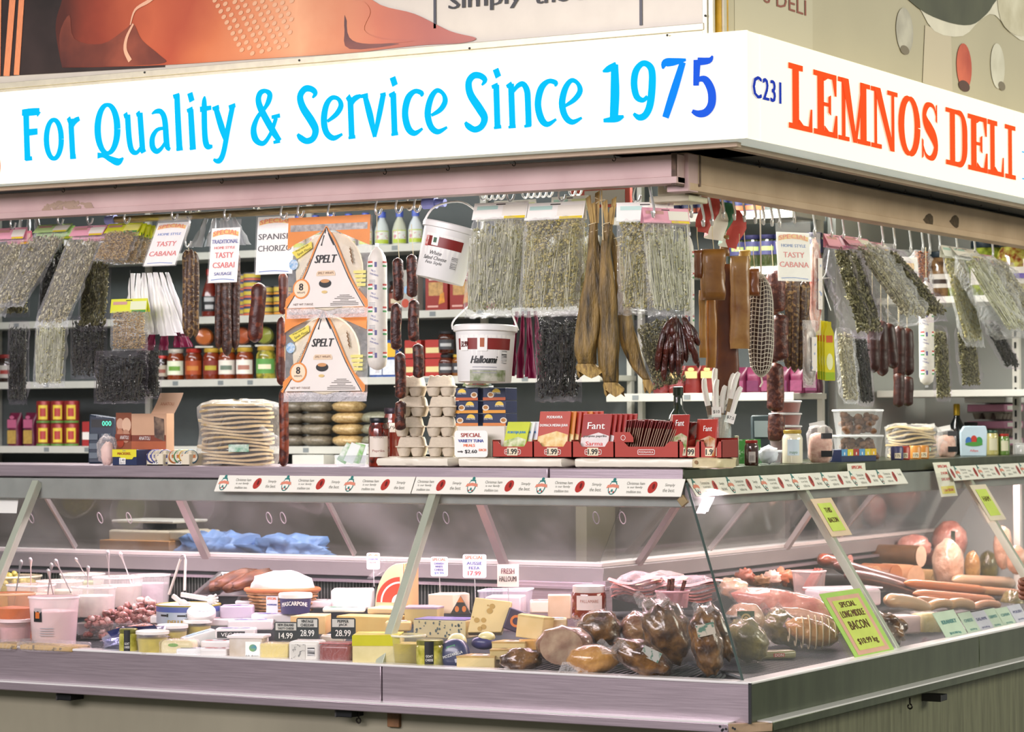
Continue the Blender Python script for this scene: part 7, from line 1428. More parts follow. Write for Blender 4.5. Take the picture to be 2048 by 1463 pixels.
for i, (x0, y0, x1, y1, d) in enumerate(((30, 1196, 42, 1122, .45), (62, 1172, 61, 1117, .62), (96, 1185, 103, 1128, .40), (109, 1198, 96, 1140, .34), (134, 1168, 111, 1120, .55), (175, 1186, 176, 1133, .40), (167, 1143, 152, 1117, .70), (219, 1172, 216, 1103, .62), (260, 1158, 241, 1106, .72))):
    a, b = onY(x0, y0, d), onY(x1, y1, d-.03); m = a.lerp(b, .6); g = G(); a2 = a+(a-b)*.35
    g.tube(crom([tuple(a2), tuple(a), tuple(m), tuple(a.lerp(b, .85)), tuple(b), tuple(b+(b-a).normalized()*.006)], 4), [.0028]*5+[.003]*4+[.0035, .0045, .0055, .0068, .008, .009, .0095, .0085, .007, .005, .003, .002], 8, fl=.5)
    tag(ob('serving_ladle', g, LAD, smooth=180), ORD[i]+' steel ladle handle from the left standing in the marinade tubs', 'ladle', 'ladles in the marinade tubs')
B, w, h = fit(128, 330, 1238, 1278); t = thing('octopus_tray', 'clear tray heaped with pink pickled octopus pieces', 'tray', B, .3); ob('tray_wall', G().loft([[(x*w*.36, .10+y*.09, 0) for x, y in ((-1, -1), (1, -1), (1, 1), (-1, 1))], [(x*w*.42, .10+y*.11, .055) for x, y in ((-1, -1), (1, -1), (1, 1), (-1, 1))]]), film('tray_clear', .1, (.95, .9, .9), .08, 0), t)
random.seed(6); g = G()
for k in range(230):
    x = random.uniform(-.36, .42)*w; y = random.uniform(-.0, .20); z = random.uniform(.008, .055) if random.random() < .4 else .055+.085*random.random()*max(.15, 1-abs(x/w-.18)*1.7); g.mi = random.choice((0, 0, 1, 2)); g.blob((x, y, z), (random.uniform(.010, .016), .011, .010), .3, 3, k, 8, 6)
ob('octopus_pieces', g, [M('octo_'+c, c, .35, col2=c2, scale=60, coat=.4) for c, c2 in (('c8948a', '8a4a44'), ('e2c8c0', 'b88a80'), ('5c302a', 'a87068'))], t, kind='stuff', smooth=180)
# fish tin, salad hands, tongs
B, w, h = fit(313, 441, 1208, 1246, d=.42); t = thing('fish_tin', 'large round fish tin with blue band and fish drawings', 'tin', B, YAW); r = w/2
ob('can_body', G().lathe([(r*.97, 0), (r, .003), (r, h), (r*.95, h)], 36), M('fishtin_white', 'b8c4d0', .35, .3), t); ob('gold_rim', G().tube([(r*math.cos(a), r*math.sin(a), h) for a in [q*PI/18 for q in range(36)]], .0028, 6, close=True), M('rim_gold', 'b8a84a', .35, .5), t); ob('blue_band', G().cyl(r*1.006, h*.68, h*.94, -1.4, 1.4, 24), M('fishtin_blue', '4a5a9a', .4), t)
for a in (-.75, -.1, .55): ob('fish_print', G().cyl(r*1.008, h*.46, h*.56, a-.13, a+.13, 6).cyl(r*1.008, h*.44, h*.60, a+.14, a+.2, 3), BLACK, t)
T(t, 'DELI MARE', h*.24, -.01, h*.16, M('ink_gold', 'b8983a', .5), w=r*.95, wrap=r*1.012, bold=.001); ob('clear_top', G().lathe([(r*.94, h*.95), (.001, h*.97)], 30), M('brine_grey', 'b0aca4', .2), t)
HANDW = M('hand_ivory', 'e2d8cc', .4)
for i, (px, py, px2, py2, d) in enumerate(((425, 1200, 362, 1188, .44), (368, 1210, 345, 1190, .38))):
    a, b = onY(px, py, d), onY(px2, py2, d); u = (a-b); L = u.length; t = thing('salad_hand', ('right', 'left')[i]+' ivory hand shaped server on the fish tin', 'server', b, 0, 'ivory salad hands', rot=(0, -math.atan2(u.z, u.x), .1)); ob('server_shaft', G().box((L*.42, 0, 0), (L*.84, .012, .017)), HANDW, t, bev=.004); ob('server_palm', G().blob((L*.9, 0, 0), (.019, .008, .017), .02, 2, 1, 14, 8), HANDW, t, smooth=180)
    for q in range(5): a2 = -.9+q*.45; ob('server_finger', G().tube([(L*.9+.01*math.cos(a2), 0, .012*math.sin(a2)), (L*.9+.030*math.cos(a2), -.004, .026*math.sin(a2))], [.0048, .0038], 7), HANDW, t)
t = thing('tongs', 'white handled tongs standing in the octopus tray', 'tongs', (0, 0, 0)); a, b, c, e = [onY(x, y, .55) for x, y in ((338, 1188), (361, 1118), (371, 1118), (369, 1180))]
ob('tong_arm', G().tube([a, b], [.005, .0048], 8), HANDW, t); ob('tong_arm', G().tube([e, c], [.005, .0048], 8), HANDW, t); ob('steel_bow', G().tube(crom([tuple(b), tuple(b.lerp(c, .2)+Vector((0, 0, .014))), tuple(b.lerp(c, .8)+Vector((0, 0, .014))), tuple(c)], 5), .0036, 8), LAD, t)
# steel tray of smoked fish
B = onY(478, 1198, .74); t = thing('steel_tray', 'deep steel tray tilted up with smoked fish fillets', 'tray', B+Vector((0, 0, .0)), 0, None, rot=(.25, .0, .25)); SR = M('tray_steel', 'a8a4a4', .25, .9); W, D, Hh = .22, .26, .06
g = G(); R0 = [(x*W*.44, y*D*.44, 0) for x, y in ((-1, -1), (1, -1), (1, 1), (-1, 1))]; R1 = [(x*W*.5, y*D*.5, Hh) for x, y in ((-1, -1), (1, -1), (1, 1), (-1, 1))]; R2 = [(x*W*.57, y*D*.56, Hh) for x, y in ((-1, -1), (1, -1), (1, 1), (-1, 1))]; g.loft([R0, R1, R2], cap=False); g.f.append((0, 1, 2, 3)); g.m.append(0); ob('tray_pan', g, SR, t, bev=.003)
for k in range(4): tag(ob('smoked_fish', G().blob((0, 0, 0), (.030, .085, .024), .12, 3, k+4, 18, 12, rot=(.35, .3, -.35)), M('smoked_fish', '6a3a18', .5, col2='44220e', scale=16, bump=.25, coat=.05), None, B+Vector((-.068+k*.045, .02-.012*k, .065+.01*(k % 2))), smooth=180), ORD[k]+' brown smoked fish fillet from the left in the steel tray', 'smoked fish', 'smoked fish in the steel tray')
# basket with cheese, mascarpone tub
B, w, h = fit(492, 638, 1178, 1222, d=.62); t = thing('wicker_basket', 'small woven basket holding a white cheese', 'basket', B, YAW); r = w/2; WK = M('wicker', '9a6a40', .6, col2='c89a68', scale=30)
ob('basket_rim', G().tube([(r*math.cos(a), r*.7*math.sin(a), h) for a in [q*PI/18 for q in range(36)]], .008, 8, close=True), M('wicker_rim', 'b06a3c', .5, var=.15), t)
for k in range(6): ob('weave_row', G().tube([((r*(.80+.03*k)+.003*(-1)**(q+k))*math.cos(q*PI/16), (r*(.80+.03*k)*.7+.003*(-1)**(q+k))*math.sin(q*PI/16), .006+k*h/6.4) for q in range(32)], .0042, 5, close=True), WK, t)
tag(ob('ricotta', G().blob((0, 0, 0), (r*.84, r*.6, .052), .08, 2.5, 3, 24, 14, pw=.8), M('ricotta_white', 'ece4e0', .5, var=.03), None, B+Vector((.0, 0, h+.012)), (0, 0, YAW), smooth=180), 'white mound of fresh cheese wrapped in the basket', 'cheese')
B, w, h = fit(558, 624, 1184, 1226, d=.50); t = thing('mascarpone_tub', 'violet mascarpone tub with white lid before the basket', 'tub', B, YAW); r = w/2
ob('tub_body', G().lathe([(r*.86, 0), (r*.97, h*.8)], 28), M('tub_violet', '3a3464', .4), t); ob('lid', G().lathe([(r, h*.74), (r*1.03, h*.76), (r*1.03, h*.92), (r*.97, h*.98), (r*.9, h*.94), (.001, h*.94)], 28), WHITEP, t); T(t, 'MASCARPONE', h*.2, 0, h*.44, PAPER, w=r*1.75, wrap=r*.97, arch=.006, bold=.0006)
# -- blocks, packs and tubs of cheese along the front
def pack(x0, x1, yt, yb, lab, dep=.09, col='e6e0e0', mark='4a5aa0', rz=YAW, d=None, film_=True, side='f', name='cheese_pack', txt=None, grp='white cheese packs', tilt=(0, 0)):
    t, w, h = block(x0, x1, yt, yb, lab, col, dep, rz, d, side, name, bev=.006, rough=.25, grp=grp, tilt=tilt)
    ob('top_print', G().add([(x*w, y*dep, h+.0012) for x, y in ((-.36, .25), (.0, .12), (.38, .3), (.30, .72), (-.1, .85), (-.4, .6))], [tuple(range(6))]), M('mark_'+mark, mark, .35, col2='e8dcdc', scale=25, thr=(.5, .56)), t)
    if txt: ob('front_plate', G().rect(-w*.45, h*.15, w*.25, h*.75, -.001), BLACK, t); T(t, txt, h*.35, -w*.1, h*.45, PAPER, w=w*.5, y=-.002)
    return t
pack(440, 505, 1206, 1238, 'violet wrapped blue cheese beside the fish tin', .09, 'c0b4c4', '6a5a9a', d=.42)
B = onY(400, 1246, .30); t = thing('brie_round', 'round white brie box standing on edge by the fish tin', 'cheese', B, 0, None, rot=(-1.15, 0, YAW)); ob('box_disc', G().lathe([(.048, 0), (.05, .003), (.05, .022), (.047, .026)], 32), M('brie_white', 'dfdcd8', .4), t, rot=(PI/2, 0, 0), loc=(0, 0, .048)); ob('blue_print', G().disc(.01, .055, .028, .018, -.0275), M('brie_blue', '8aa8c0', .4, col2='dfe4e4', scale=30), t); T(t, "TASMANIAN", .008, 0, .075, NAV, w=.06, y=-.028)
B, w, h = fit(205, 330, 1232, 1300, d=.2); t = thing('trout_pack', 'crumpled silver blue pack of hot smoked trout', 'packet', dF(262, 1303), .1, None, rot=(0, -.18, .35)); ob('foil_pack', G().blob((0, .04, .042), (.115, .03, .038), .25, 3.5, 5, 30, 16), M('foil_violet', '8a88b4', .18, .6, col2='d8d4e0', scale=18, bump=.6), t, smooth=180); ob('blue_band', G().grid(lambda u, v: (-.07+.17*u, -.004+.05*v, .082-.03*v+.006*math.sin(u*5)), 8, 3), M('band_blue', '34407c', .4), t); T(t, 'HOT SMOKED TROUT', .018, .015, .07, PAPER, w=.14, fn=lambda x, z: (x, .022-(z-.07)*1.5-.008, z+.006)); ob('trout_flesh', G().blob((.02, .05, .065), (.07, .03, .022), .15, 3, 2), M('trout', 'b87050', .4, var=.1), t, smooth=180)
def goatjar(px, yt, yb, rpx, lab):
    B, w, h = fit(px-rpx, px+rpx, yt, yb); r = w/2; t = thing('goat_cheese_jar', lab, 'jar', B, YAW, 'goat cheese jars'); ob('jar_body', G().lathe([(r*.9, 0), (r, .004), (r, h*.74), (r*.88, h*.82)], 24), M('goat_oil', '8a8a20', .1, col2='c8c060', scale=28, coat=.8), t); ob('lid', G().lathe([(r*.94, h*.82), (r*.96, h*.84), (r*.96, h*.98), (r*.9, h)], 24), M('lid_oliv', '8a8a4a', .3, .5), t); l = ob('black_seal', G().cyl(r*1.015, h*.12, h*.96, -.36, .30, 6), BLACK, t); T(l, 'GOAT', h*.09, -.02*r, h*.42, PAPER, w=r*.5, wrap=r*1.025); T(l, 'CHEESE', h*.09, -.02*r, h*.28, PAPER, w=r*.55, wrap=r*1.025)
goatjar(257, 1256, 1306, 19, 'goat cheese jar beside the trout pack'); goatjar(860, 1278, 1332, 28, 'goat cheese jar right of the post')
for i, (px, yt, yb, rp, d) in enumerate(((305, 1262, 1308, 32, None), (345, 1250, 1292, 30, .22), (395, 1240, 1278, 28, .32))): ctub(px, yt, yb, rp, ('nearest', 'middle', 'rear')[i]+' clear tub of yellow marinated feta', 'e8e4dc', 'c8b83c', d=d, lid=True, al=.12)
t, w, h = block(318, 386, 1276, 1311, 'pale wrapped halloumi with green print at the front', 'd8d0a4', .07, .3, bev=.015, col2='c8bc84', wrap=True); ob('green_print', G().disc(-.01, h*.7, .018, .006, -.0015), M('halloumi_green', '6a9a3a', .4), t)
pack(372, 440, 1262, 1292, 'blue and white wedge pack leaning left', .06, 'd8dcd8', '8ab8c8', rz=.9, d=.17, tilt=(0, -.25)); pack(352, 410, 1293, 1312, 'small white pouch at the front left of centre', .05, 'dadad8', '9ab0c0', rz=.5); pack(398, 455, 1293, 1317, 'lower red trimmed white pouch at the front', .06, 'e0dcd8', 'b04a3a', rz=.3); pack(400, 458, 1278, 1296, 'upper red trimmed white pouch stacked at the front', .06, 'e4e0dc', 'b04a3a', rz=.4, d=.13)
pack(430, 510, 1252, 1278, 'white vegan cheese pack with black band', .08, 'e0dcda', '6a6aa0', d=.22, txt='VEGAN'); pack(455, 545, 1234, 1260, 'white flat cheese box with blue oval, left one', .10, 'e4dcdc', '4a5ab0', d=.36); pack(502, 592, 1222, 1248, 'white flat cheese box with blue oval, rear one', .10, 'e4dede', '4a5ab0', d=.46); pack(410, 470, 1232, 1252, 'small pink lidded white tub left of the boxes', .08, 'e6dcdc', 'c08a8a', d=.38)
t, w, h = block(457, 525, 1268, 1318, 'square lidded tub of cubed cheese at the front', 'b8a890', .09, .35, name='cheese_tub', cat='tub', col2='e0dcd8', sc=8); ob('lid', G().box((.0, .045, h), (w*1.12, .10, .010)), M('lid_pinkwhite', 'e6dcd8', .35), t, bev=.003); ob('tub_label', G().rect(.0, h*.06, w*.46, h*.8, -.0015), PAPER, t); ob('mountain_logo', G().disc(w*.23, h*.52, .013, .012, -.0025), M('logo_bluegreen', '4a8aa0', .4, col2='8ab04a', scale=40), t); T(t, 'club cheese', h*.12, w*.2, h*.16, BLACK, w=w*.4, y=-.0025)
block(518, 578, 1282, 1320, 'yellow wrapped butter block at the front', 'd8c878', .08, .25, wrap=True)
t, w, h = block(575, 640, 1276, 1324, 'cheese block in white paper with a printed label', 'd8d6cc', .09, .3, bev=.012, name='paper_wrapped_cheese'); ob('label_print', G().rect(-w*.4, h*.1, w*.05, h*.85, -.0015), M('label_fineprint', 'c8c6bc', .5, col2='7a7a76', scale=60, thr=(.55, .6)), t); ob('barcode', G().rect(w*.12, h*.3, w*.35, h*.7, -.0015), M('barcode', '3a3a3a'), t)
t, w, h = block(635, 702, 1282, 1326, 'dark red waxed cheese in clear wrap at the front', '7a2c24', .09, .2, col2='8a3a30', bev=.012, wrap=True, top='a84038', rough=.2)
t, w, h = block(704, 800, 1262, 1330, 'big pale cheese wedge with yellow waxed top, left of post', 'd0c48a', .14, .45, col2='dcd09a', top='c8c030', bev=.008); ob('waxed_front', G().rect(-w*.5, h*.66, w*.5, h, -.0015), M('wax_lime', 'c4c030', .25, var=.06), t)
ctub(815, 1268, 1326, 36, 'clear bag of yellow marinated artichokes right of the post', 'e0dcc0', 'b8a838', al=.12)
# cheese behind
P_ = [(-.07, 0), (.05, 0), (.06, .12), (-.02, .14)]
wedge(P_, .062, onY(622, 1268, .32), 'large yellow cheddar wedge behind the price tags', 'd8b478', col2='e0c088')
block(665, 795, 1226, 1274, 'long yellow block with small holes behind the pepper jack tag', 'd0ac60', .10, .1, d=.34, col2='d8b86c')
t, w, h = block(662, 745, 1172, 1218, 'rough white feta block at the back', 'e8e0dc', .12, .5, d=.72, bev=.008, col2='dcd2ce'); pack(645, 730, 1210, 1224, 'green edged flat pack under the feta', .08, 'd4dcd4', '3a8a5a', d=.5)
block(730, 850, 1206, 1228, 'low flat yellow cheese under the red labelled wheel', 'd0b888', .16, .2, d=.52, bev=.006)
B = onY(800, 1216, .62); t = thing('cheese_half', 'big cut cheese wheel standing with round red label', 'cheese', B, 0, None, rot=(0, 0, .15)); R_ = .155; g = G().prism([(R_*.98*math.cos(a)*.62, R_*math.sin(a)) for a in [PI/2+q*PI/20 for q in range(11)]]+[(-R_*.6, 0), (.012, 0), (.012, R_)], 0, .12); ob('wheel_body', g, M('wheel_cream', 'd8c4a0', .4, var=.04), t, bev=.004)
ob('cut_face', G().box((.016, .06, R_*.5), (.006, .12, R_)), M('wheel_cut', 'd8a878', .45, var=.04), t, bev=.002)
for r0, r1, m, y in ((.0, .088, M('wheel_red', 'c0402c', .4), -.001), (.066, .072, PAPER, -.002), (.0, .03, PAPER, -.0025)):
    ob('round_label', G().add([(x, y, z) for q in range(13) for x, z in [((r*math.cos(PI/2+q*PI/24*1.0)), .02+r*math.sin(PI/2+q*PI/24)) for r in (max(r0, .001), r1)]], [(2*q, 2*q+1, 2*q+3, 2*q+2) for q in range(12)]), m, t, smooth=0)
ob('plastic_wrap', G().grid(lambda u, v: (-.10+.11*u-.02*v, -.012+.02*math.sin(u*4), .10+.075*u+.03*v*math.sin(u*3)), 8, 5), WRAP, t, smooth=180)
block(852, 905, 1170, 1228, 'half wheel of orange cheese right of the post', 'd8a878', .10, .4, d=.60) if False else None
wedge([(-.06, 0), (.05, -.01), (.07, .06), (.03, .12), (-.05, .12)], .055, onY(845, 1248, .40), 'rounded hard cheese half with dark rind right of post', 'b8a468', rind='a08a90')
t, w, h = block(822, 936, 1232, 1276, 'wide blue vein cheese with foil rind', 'd0c49c', .12, .15, d=.30, col2='ccbf92', top='6a6498'); random.seed(2); g = G()
for k in range(34): g.disc(random.uniform(-.46, .46)*w, random.uniform(.08, .92)*h, random.uniform(.0015, .005), random.uniform(.0015, .006), -.0012, 7)
ob('blue_veins', g, M('blue_vein', '4a5a5c', .5), t, kind='stuff')
B = onY(895, 1226, .58); wedge([(-.065, .0), (.02, -.02), (.075, .03), (.06, .10), (-.03, .10)], .065, B, 'pale cream cheese wedge behind the blue vein', 'e0ccb0')
t = thing('dark_wedge_pack', 'dark triangular wedge pack with orange print', 'cheese', onY(921, 1228, .46), YAW); ob('wedge_face', G().prism([(-.035, 0), (.035, 0), (0, .062)], 0, .03), M('wedge_dark', '3c3a34', .3), t, bev=.002); ob('orange_print', G().disc(-.012, .018, .007, .01, -.001), M('print_orange2', 'c8783a', .4), t); ob('orange_print', G().disc(.012, .018, .007, .01, -.001), M('print_orange2', 'c8783a'), t); ob('orange_tip', G().poly([(-.012, .04), (.012, .04), (0, .061)], -.001), M('print_orange2', 'c8783a'), t)
B = onY(972, 1264, .30); t = thing('swiss_cheese', 'tilted Swiss cheese slab with round holes', 'cheese', B, 0, None, rot=(-.22, .0, .5)); w = .125; ob('cheese_body', G().prism([(-.06, 0), (.05, 0), (.085, .10), (-.035, .115)], 0, .07), M('swiss', 'e0c88c', .4, var=.03), t, bev=.003)
for x, z, rr in ((.02, .085, .009), (.012, .07, .010), (-.03, .04, .009), (-.008, .04, .0085), (-.008, .018, .009), (-.02, .012, .008), (-.042, .05, .003), (.006, .088, .003)): ob('hole', G().disc(x, z, rr, rr*.95, -.0015), M('swiss_hole', 'b8964e', .5), t)
t = thing('clear_feta_tub', 'square clear tub of brined feta at the back', 'tub', onY(1005, 1232, .62), .35); ob('tub_wall', G().loft([[(x*.07, .07+y*.07, 0) for x, y in ((-1, -1), (1, -1), (1, 1), (-1, 1))], [(x*.08, .07+y*.08, .085) for x, y in ((-1, -1), (1, -1), (1, 1), (-1, 1))]]), film('tubsq', .16, (.92, .9, .98), .1, 0), t); ob('tub_rim', G().tube([(x*.081, .07+y*.081, .085) for x, y in ((-1, -1), (1, -1), (1, 1), (-1, 1))], .004, 6, close=True), film('tubsq_rim', .45, (.92, .9, .98), .15, 0), t); ob('feta_slab', G().box((0, .07, .035), (.12, .12, .06)), M('feta_pink', 'dcc8c4', .5), t, bev=.004)
t, w, h = block(1004, 1046, 1216, 1262, 'violet and orange printed cheese pack by the Swiss slab', '4a4258', .04, .6, d=.34, name='cheese_pack', tilt=(0, .35)); ob('orange_arc', G().ring(0, h*.5, .012, .02, -.0015), M('arc_orange', 'd8804a', .4), t)
wedge([(-.05, 0), (.03, -.03), (.07, .03), (.04, .08), (-.03, .08)], .07, onY(1062, 1276, .26), 'chunky yellow parmesan wedge with red rind', 'd8bc7c', col2='e0c890', rind='c8b070', rot=(0, .12, .6)); block(1096, 1142, 1186, 1238, 'pale pink hard cheese standing at the back', 'd8b898', .05, .5, d=.55, col2='e0c4a8')
t = thing('mozzarella_pack', 'navy mozzarella pack with pale cheese ball', 'cheese', dF(912, 1334), 0, None, rot=(-.15, -.3, .3)); ob('pack_body', G().blob((0, .03, .045), (.048, .032, .050), .03, 2, 3, 22, 14, pw=.8), M('mozz_navy', '28305a', .3, coat=.4), t, smooth=180); ob('cheese_end', G().blob((.012, .045, .085), (.034, .026, .026), .05, 2, 4), M('mozz_cream', 'dcd49c', .35, coat=.4), t, smooth=180); T(t, 'MOZZARELLA', .009, 0, .042, PAPER, w=.066, fn=lambda x, z: (x, -.004+abs(x)*.15, z)); ob('price_sticker', G().box((.012, -.003, .02), (.018, .002, .012)), M('sticker_pale', 'b8b8c4', .5), t); ob('green_crest', G().box((.0, .002, .066), (.03, .004, .012)), M('crest_green2', '3a8a5a', .4), t, bev=.003)
t = thing('mozzarella_pack', 'smaller pale mozzarella pack behind the navy one', 'cheese', onY(965, 1300, .18), .4); ob('pack_body', G().blob((0, .03, .022), (.04, .03, .022), .05, 2, 6), M('mozz_navy2', '3a3a6a', .3), t, smooth=180); ob('cheese_end', G().blob((.01, .03, .04), (.028, .024, .018), .05, 2, 8), M('mozz_cream', 'dcd49c'), t, smooth=180)
def cw(px, py, s, lab, d=None, rz=.5):
    B = dF(px, py) if d is None else onY(px, py, d); t = wedge([(-.055*s, 0), (.045*s, -.012*s), (.06*s, .05*s), (-.02*s, .075*s)], .034*s, B, lab, 'd0bc82', col2='dcc890', rind='b89a5c', rz=rz); l = ob('paper_label', G().add([(x*s, y*s, .0362*s) for x, y in ((-.02, .008), (.025, .004), (.03, .04), (-.005, .05))], [(0, 1, 2, 3)]), PAPER, t); ob('red_print', G().add([(x*s, y*s, .0370*s) for x, y in ((-.008, .022), (.012, .02), (.016, .034), (-.002, .036))], [(0, 1, 2, 3)]), M('label_redgreen', 'a84a3a', .5, col2='3a6a3a', scale=60), l)
cw(955, 1338, 1.2, 'front yellow cheese wedge with white price label'); cw(1020, 1306, 1.05, 'yellow cheese wedge with 6.99 label behind the front wedge', .16); cw(1010, 1318, .9, 'small yellow wedge between two labelled wedges', .12, .8); block(1040, 1085, 1276, 1300, 'small orange cheese piece by the mortadella', 'd0a058', .05, .6, d=.2)
# more cheeses filling the gaps
for k, (x0, x1, yt, yb, d, c, nm) in enumerate(((612, 662, 1196, 1216, .66, 'e4d8d8', 'small white tub of curd left of the feta'), (690, 742, 1228, 1240, .46, 'dccf9c', 'thin pale slab lying on the holed yellow block'), (540, 590, 1206, 1222, .56, 'e0dce4', 'flat lilac tinted pack beside the mascarpone'), (470, 530, 1196, 1212, .62, 'd8d0d4', 'flat pack under the basket rim'), (770, 822, 1238, 1262, .30, 'd8bc80', 'orange yellow slab just left of the post foot'), (880, 930, 1190, 1206, .70, 'e6dcd4', 'white brick of feta behind the dark wedge pack'), (1060, 1110, 1196, 1226, .66, 'e0c8b8', 'pale brick beside the clear tub'), (1090, 1135, 1232, 1262, .36, 'd8c49c', 'cream wedge next to the red rinded one'), (640, 690, 1266, 1284, .22, 'e2d8c8', 'thin cream pack behind the waxed red cheese'), (560, 612, 1262, 1282, .24, 'e6e0dc', 'white pack under the vintage cheddar tag'), (1110, 1160, 1262, 1286, .3, 'c8a060', 'amber cheese end behind the brawn roll'), (300, 350, 1226, 1246, .40, 'e4dcd8', 'low white tub between octopus and fish tin'))): pack(x0, x1, yt, yb, nm, .08, c, ('b87a6a', '8a9ab8', 'a8a06a')[k % 3], d=d, grp=None, name='cheese_pack')
# price pins
def pintag(x0, x1, yt, yb, d, lab, lines, col='ecebf0', pin=None, dark=False, rz=.3, rr=.006):
    B = onY((x0+x1)/2, yb, d); k = ppm(B); w = (x1-x0)/k; h = (yb-yt)/k; t = thing('price_tag', lab, 'price tag', B, rz)
    ob('tag_plate', G().prism(rrect(w, h, rr, 0, h/2), 0, .003), M('tagplate_'+col, col, .35), t)
    if dark: ob('tag_strip', G().rect(-w*.45, h*.56, w*.45, h*.94, -.001), M('tag_paper', 'c8c8c0', .5), t)
    for s, hf, zf, wf, m in lines: T(t, s, h*hf, 0, h*zf, m, w=w*wf, y=-.002, bold=.0004)
    if pin: ob('tag_pin', G().tube([(0, .002, 0), (.002, .004, -pin)], .0016, 5), CHROME, t)
    return t
BK = '20282a'
pintag(548, 596, 1243, 1281, .14, 'black price tag 14.99 New Zealand tasty cheese', [('NEW ZEALAND', .14, .84, .7, BLACK), ('TASTY CHEESE', .12, .66, .7, BLACK), ('14.99', .30, .28, .6, PAPER)], BK, .03, True); pintag(592, 638, 1235, 1277, .13, 'black price tag 28.99 vintage cheddar', [('VINTAGE', .14, .84, .55, BLACK), ('CHEDDAR', .14, .66, .6, BLACK), ('28.99', .30, .28, .62, PAPER)], BK, .03, True); pintag(661, 712, 1235, 1277, .14, 'black price tag 28.99 pepper jack', [('PEPPER', .14, .84, .45, BLACK), ('JACK', .14, .66, .36, BLACK), ('28.99', .30, .28, .62, PAPER)], BK, .03, True)
SP = lambda *r: [('SPECIAL', .14, .87, .8, ORG)]+list(r)
pintag(733, 760, 1105, 1138, .72, 'small special tag over the rough white feta block', SP(('DODONI', .11, .63, .7, NAV), ('FETA', .10, .42, .45, RED)), pin=.06); pintag(861, 896, 1113, 1152, .60, 'special Danish white cheese tag', SP(('DANISH', .10, .66, .55, NAV), ('WHITE', .10, .50, .45, NAV), ('CHEESE', .10, .34, .55, NAV), ('$9.99', .12, .16, .55, BLU)), pin=.06); pintag(925, 973, 1108, 1155, .60, 'special Aussie feta 17.99 tag', SP(('AUSSIE', .13, .62, .65, NAV), ('FETA', .12, .42, .45, NAV), ('17.99', .18, .20, .55, RED)), pin=.07); pintag(994, 1038, 1128, 1173, .60, 'handwritten fresh halloumi tag', [('FRESH', .24, .70, .6, M('ink_plum', '6a2a3a', .5)), ('HALLOUMI', .24, .36, .8, M('ink_plum2', '3a2a2a', .5))], 'e8dcd0', .06, rr=.001); pintag(532, 556, 1192, 1225, .46, 'small special card before the basket', SP(('PARMESAN', .1, .5, .8, NAV)), rr=.001)
# -- hams and smoked meats at the corner
HAMK = {'dark': ('38200f', '8a6230'), 'gold': ('a8783c', 'c89a54'), 'rosy': ('b87468', 'd8a090'), 'olive': ('5c5226', '8a7c38'), 'mort': ('7a5440', '9a7a50'), 'pale': ('c09478', 'dcb8a0')}
def ham(x0, x1, yt, yb, lab, kind, rot=0., d=None, side='f', frill=None, label=None, cut=False, grp=None, dep=None, net=False, amp=.12, seed=0):
    B, w, h = fit(x0, x1, yt, yb, d, side); c, c2 = HAMK[kind]; t = thing('wrapped_ham', lab, 'meat', B, YAW, grp); dep = dep or min(w, h)*.9; cz = h*.5; q = (0, -rot, 0)
    lw, lh = (w, h) if abs(rot) < .01 else (max(w, h)*1.02, min(w, h)*.80)
    ob('meat_body', G().blob((0, dep*.5, cz), (lw*.48, dep*.5, lh*.48), amp, 2.6, seed or x0, 26, 18, rot=q), M('ham_'+kind, c, .28, col2=c2, scale=16, thr=(.38, .62), bump=.7, bscale=38, coat=.9), t, smooth=180)
    ob('vacuum_film', G().blob((0, dep*.5, cz), (lw*.50, dep*.53, lh*.505), amp+.03, 2.6, seed or x0, 30, 20, rot=q), film('vac_tight', .0, (1, .97, .95), .05, 1.0, 45, .12), t, smooth=180)
    if frill:
        fx, fz, fs = frill; ob('film_frill', G().grid(lambda u, v: (fx*w+(u-.5)*fs*w*(1+.5*v), dep*.3-.02*v, cz+fz*h+fs*.55*w*v*(1 if fz > 0 else -1)+.012*math.sin(u*11)*v), 12, 6), film('frill_film', .22, (.95, .92, .9), .15, .7, 40), t, smooth=180)
    if cut: g = G(); ob('cut_face', G().disc(-lw*.06, cz, lw*.36, lh*.44, -.004+dep*.02, 24), M('ham_cut', '8a6a58', .35, col2='b09a80', scale=22, coat=.6), t)
    if label: ob('pack_label', G().box((label[0]*w, dep*.04-.004, cz+label[1]*h), (w*.30, .003, h*.26), (0, -rot, 0)), M('hamlabel_'+label[2], label[2], .4, col2='5a7a6a', scale=50, thr=(.52, .58)), t)
    if net:
        for k in range(8): xx = -.42+k*.12; rr = (1-(xx/.5)**2)**.5; ob('net_cord', G().tube([(xx*w, dep*.5+dep*.52*rr*math.cos(a), cz+h*.5*rr*math.sin(a)) for a in [z*PI/8 for z in range(16)]], .0022, 5, close=True), TWINE, t)
    return t
ham(998, 1085, 1298, 1346, 'small wrapped ham end beside the cheese wedges', 'dark', 0., frill=(-.1, -.2, .5), seed=11)
ham(1070, 1190, 1252, 1334, 'big cut brawn roll with round face at the corner', 'mort', 0, cut=True, seed=2, amp=.05, d=.10); ham(1132, 1242, 1290, 1352, 'smooth golden ham with a film tail at the front', 'gold', 0, frill=(-.36, -.05, .4), seed=3, amp=.05); ham(1158, 1246, 1220, 1300, 'wrapped dark ham behind the golden one', 'dark', 0, d=.24, frill=(-.35, .05, .4), seed=4); ham(1242, 1305, 1225, 1296, 'pale brown roll behind the middle hams', 'mort', 0, d=.32, seed=5)
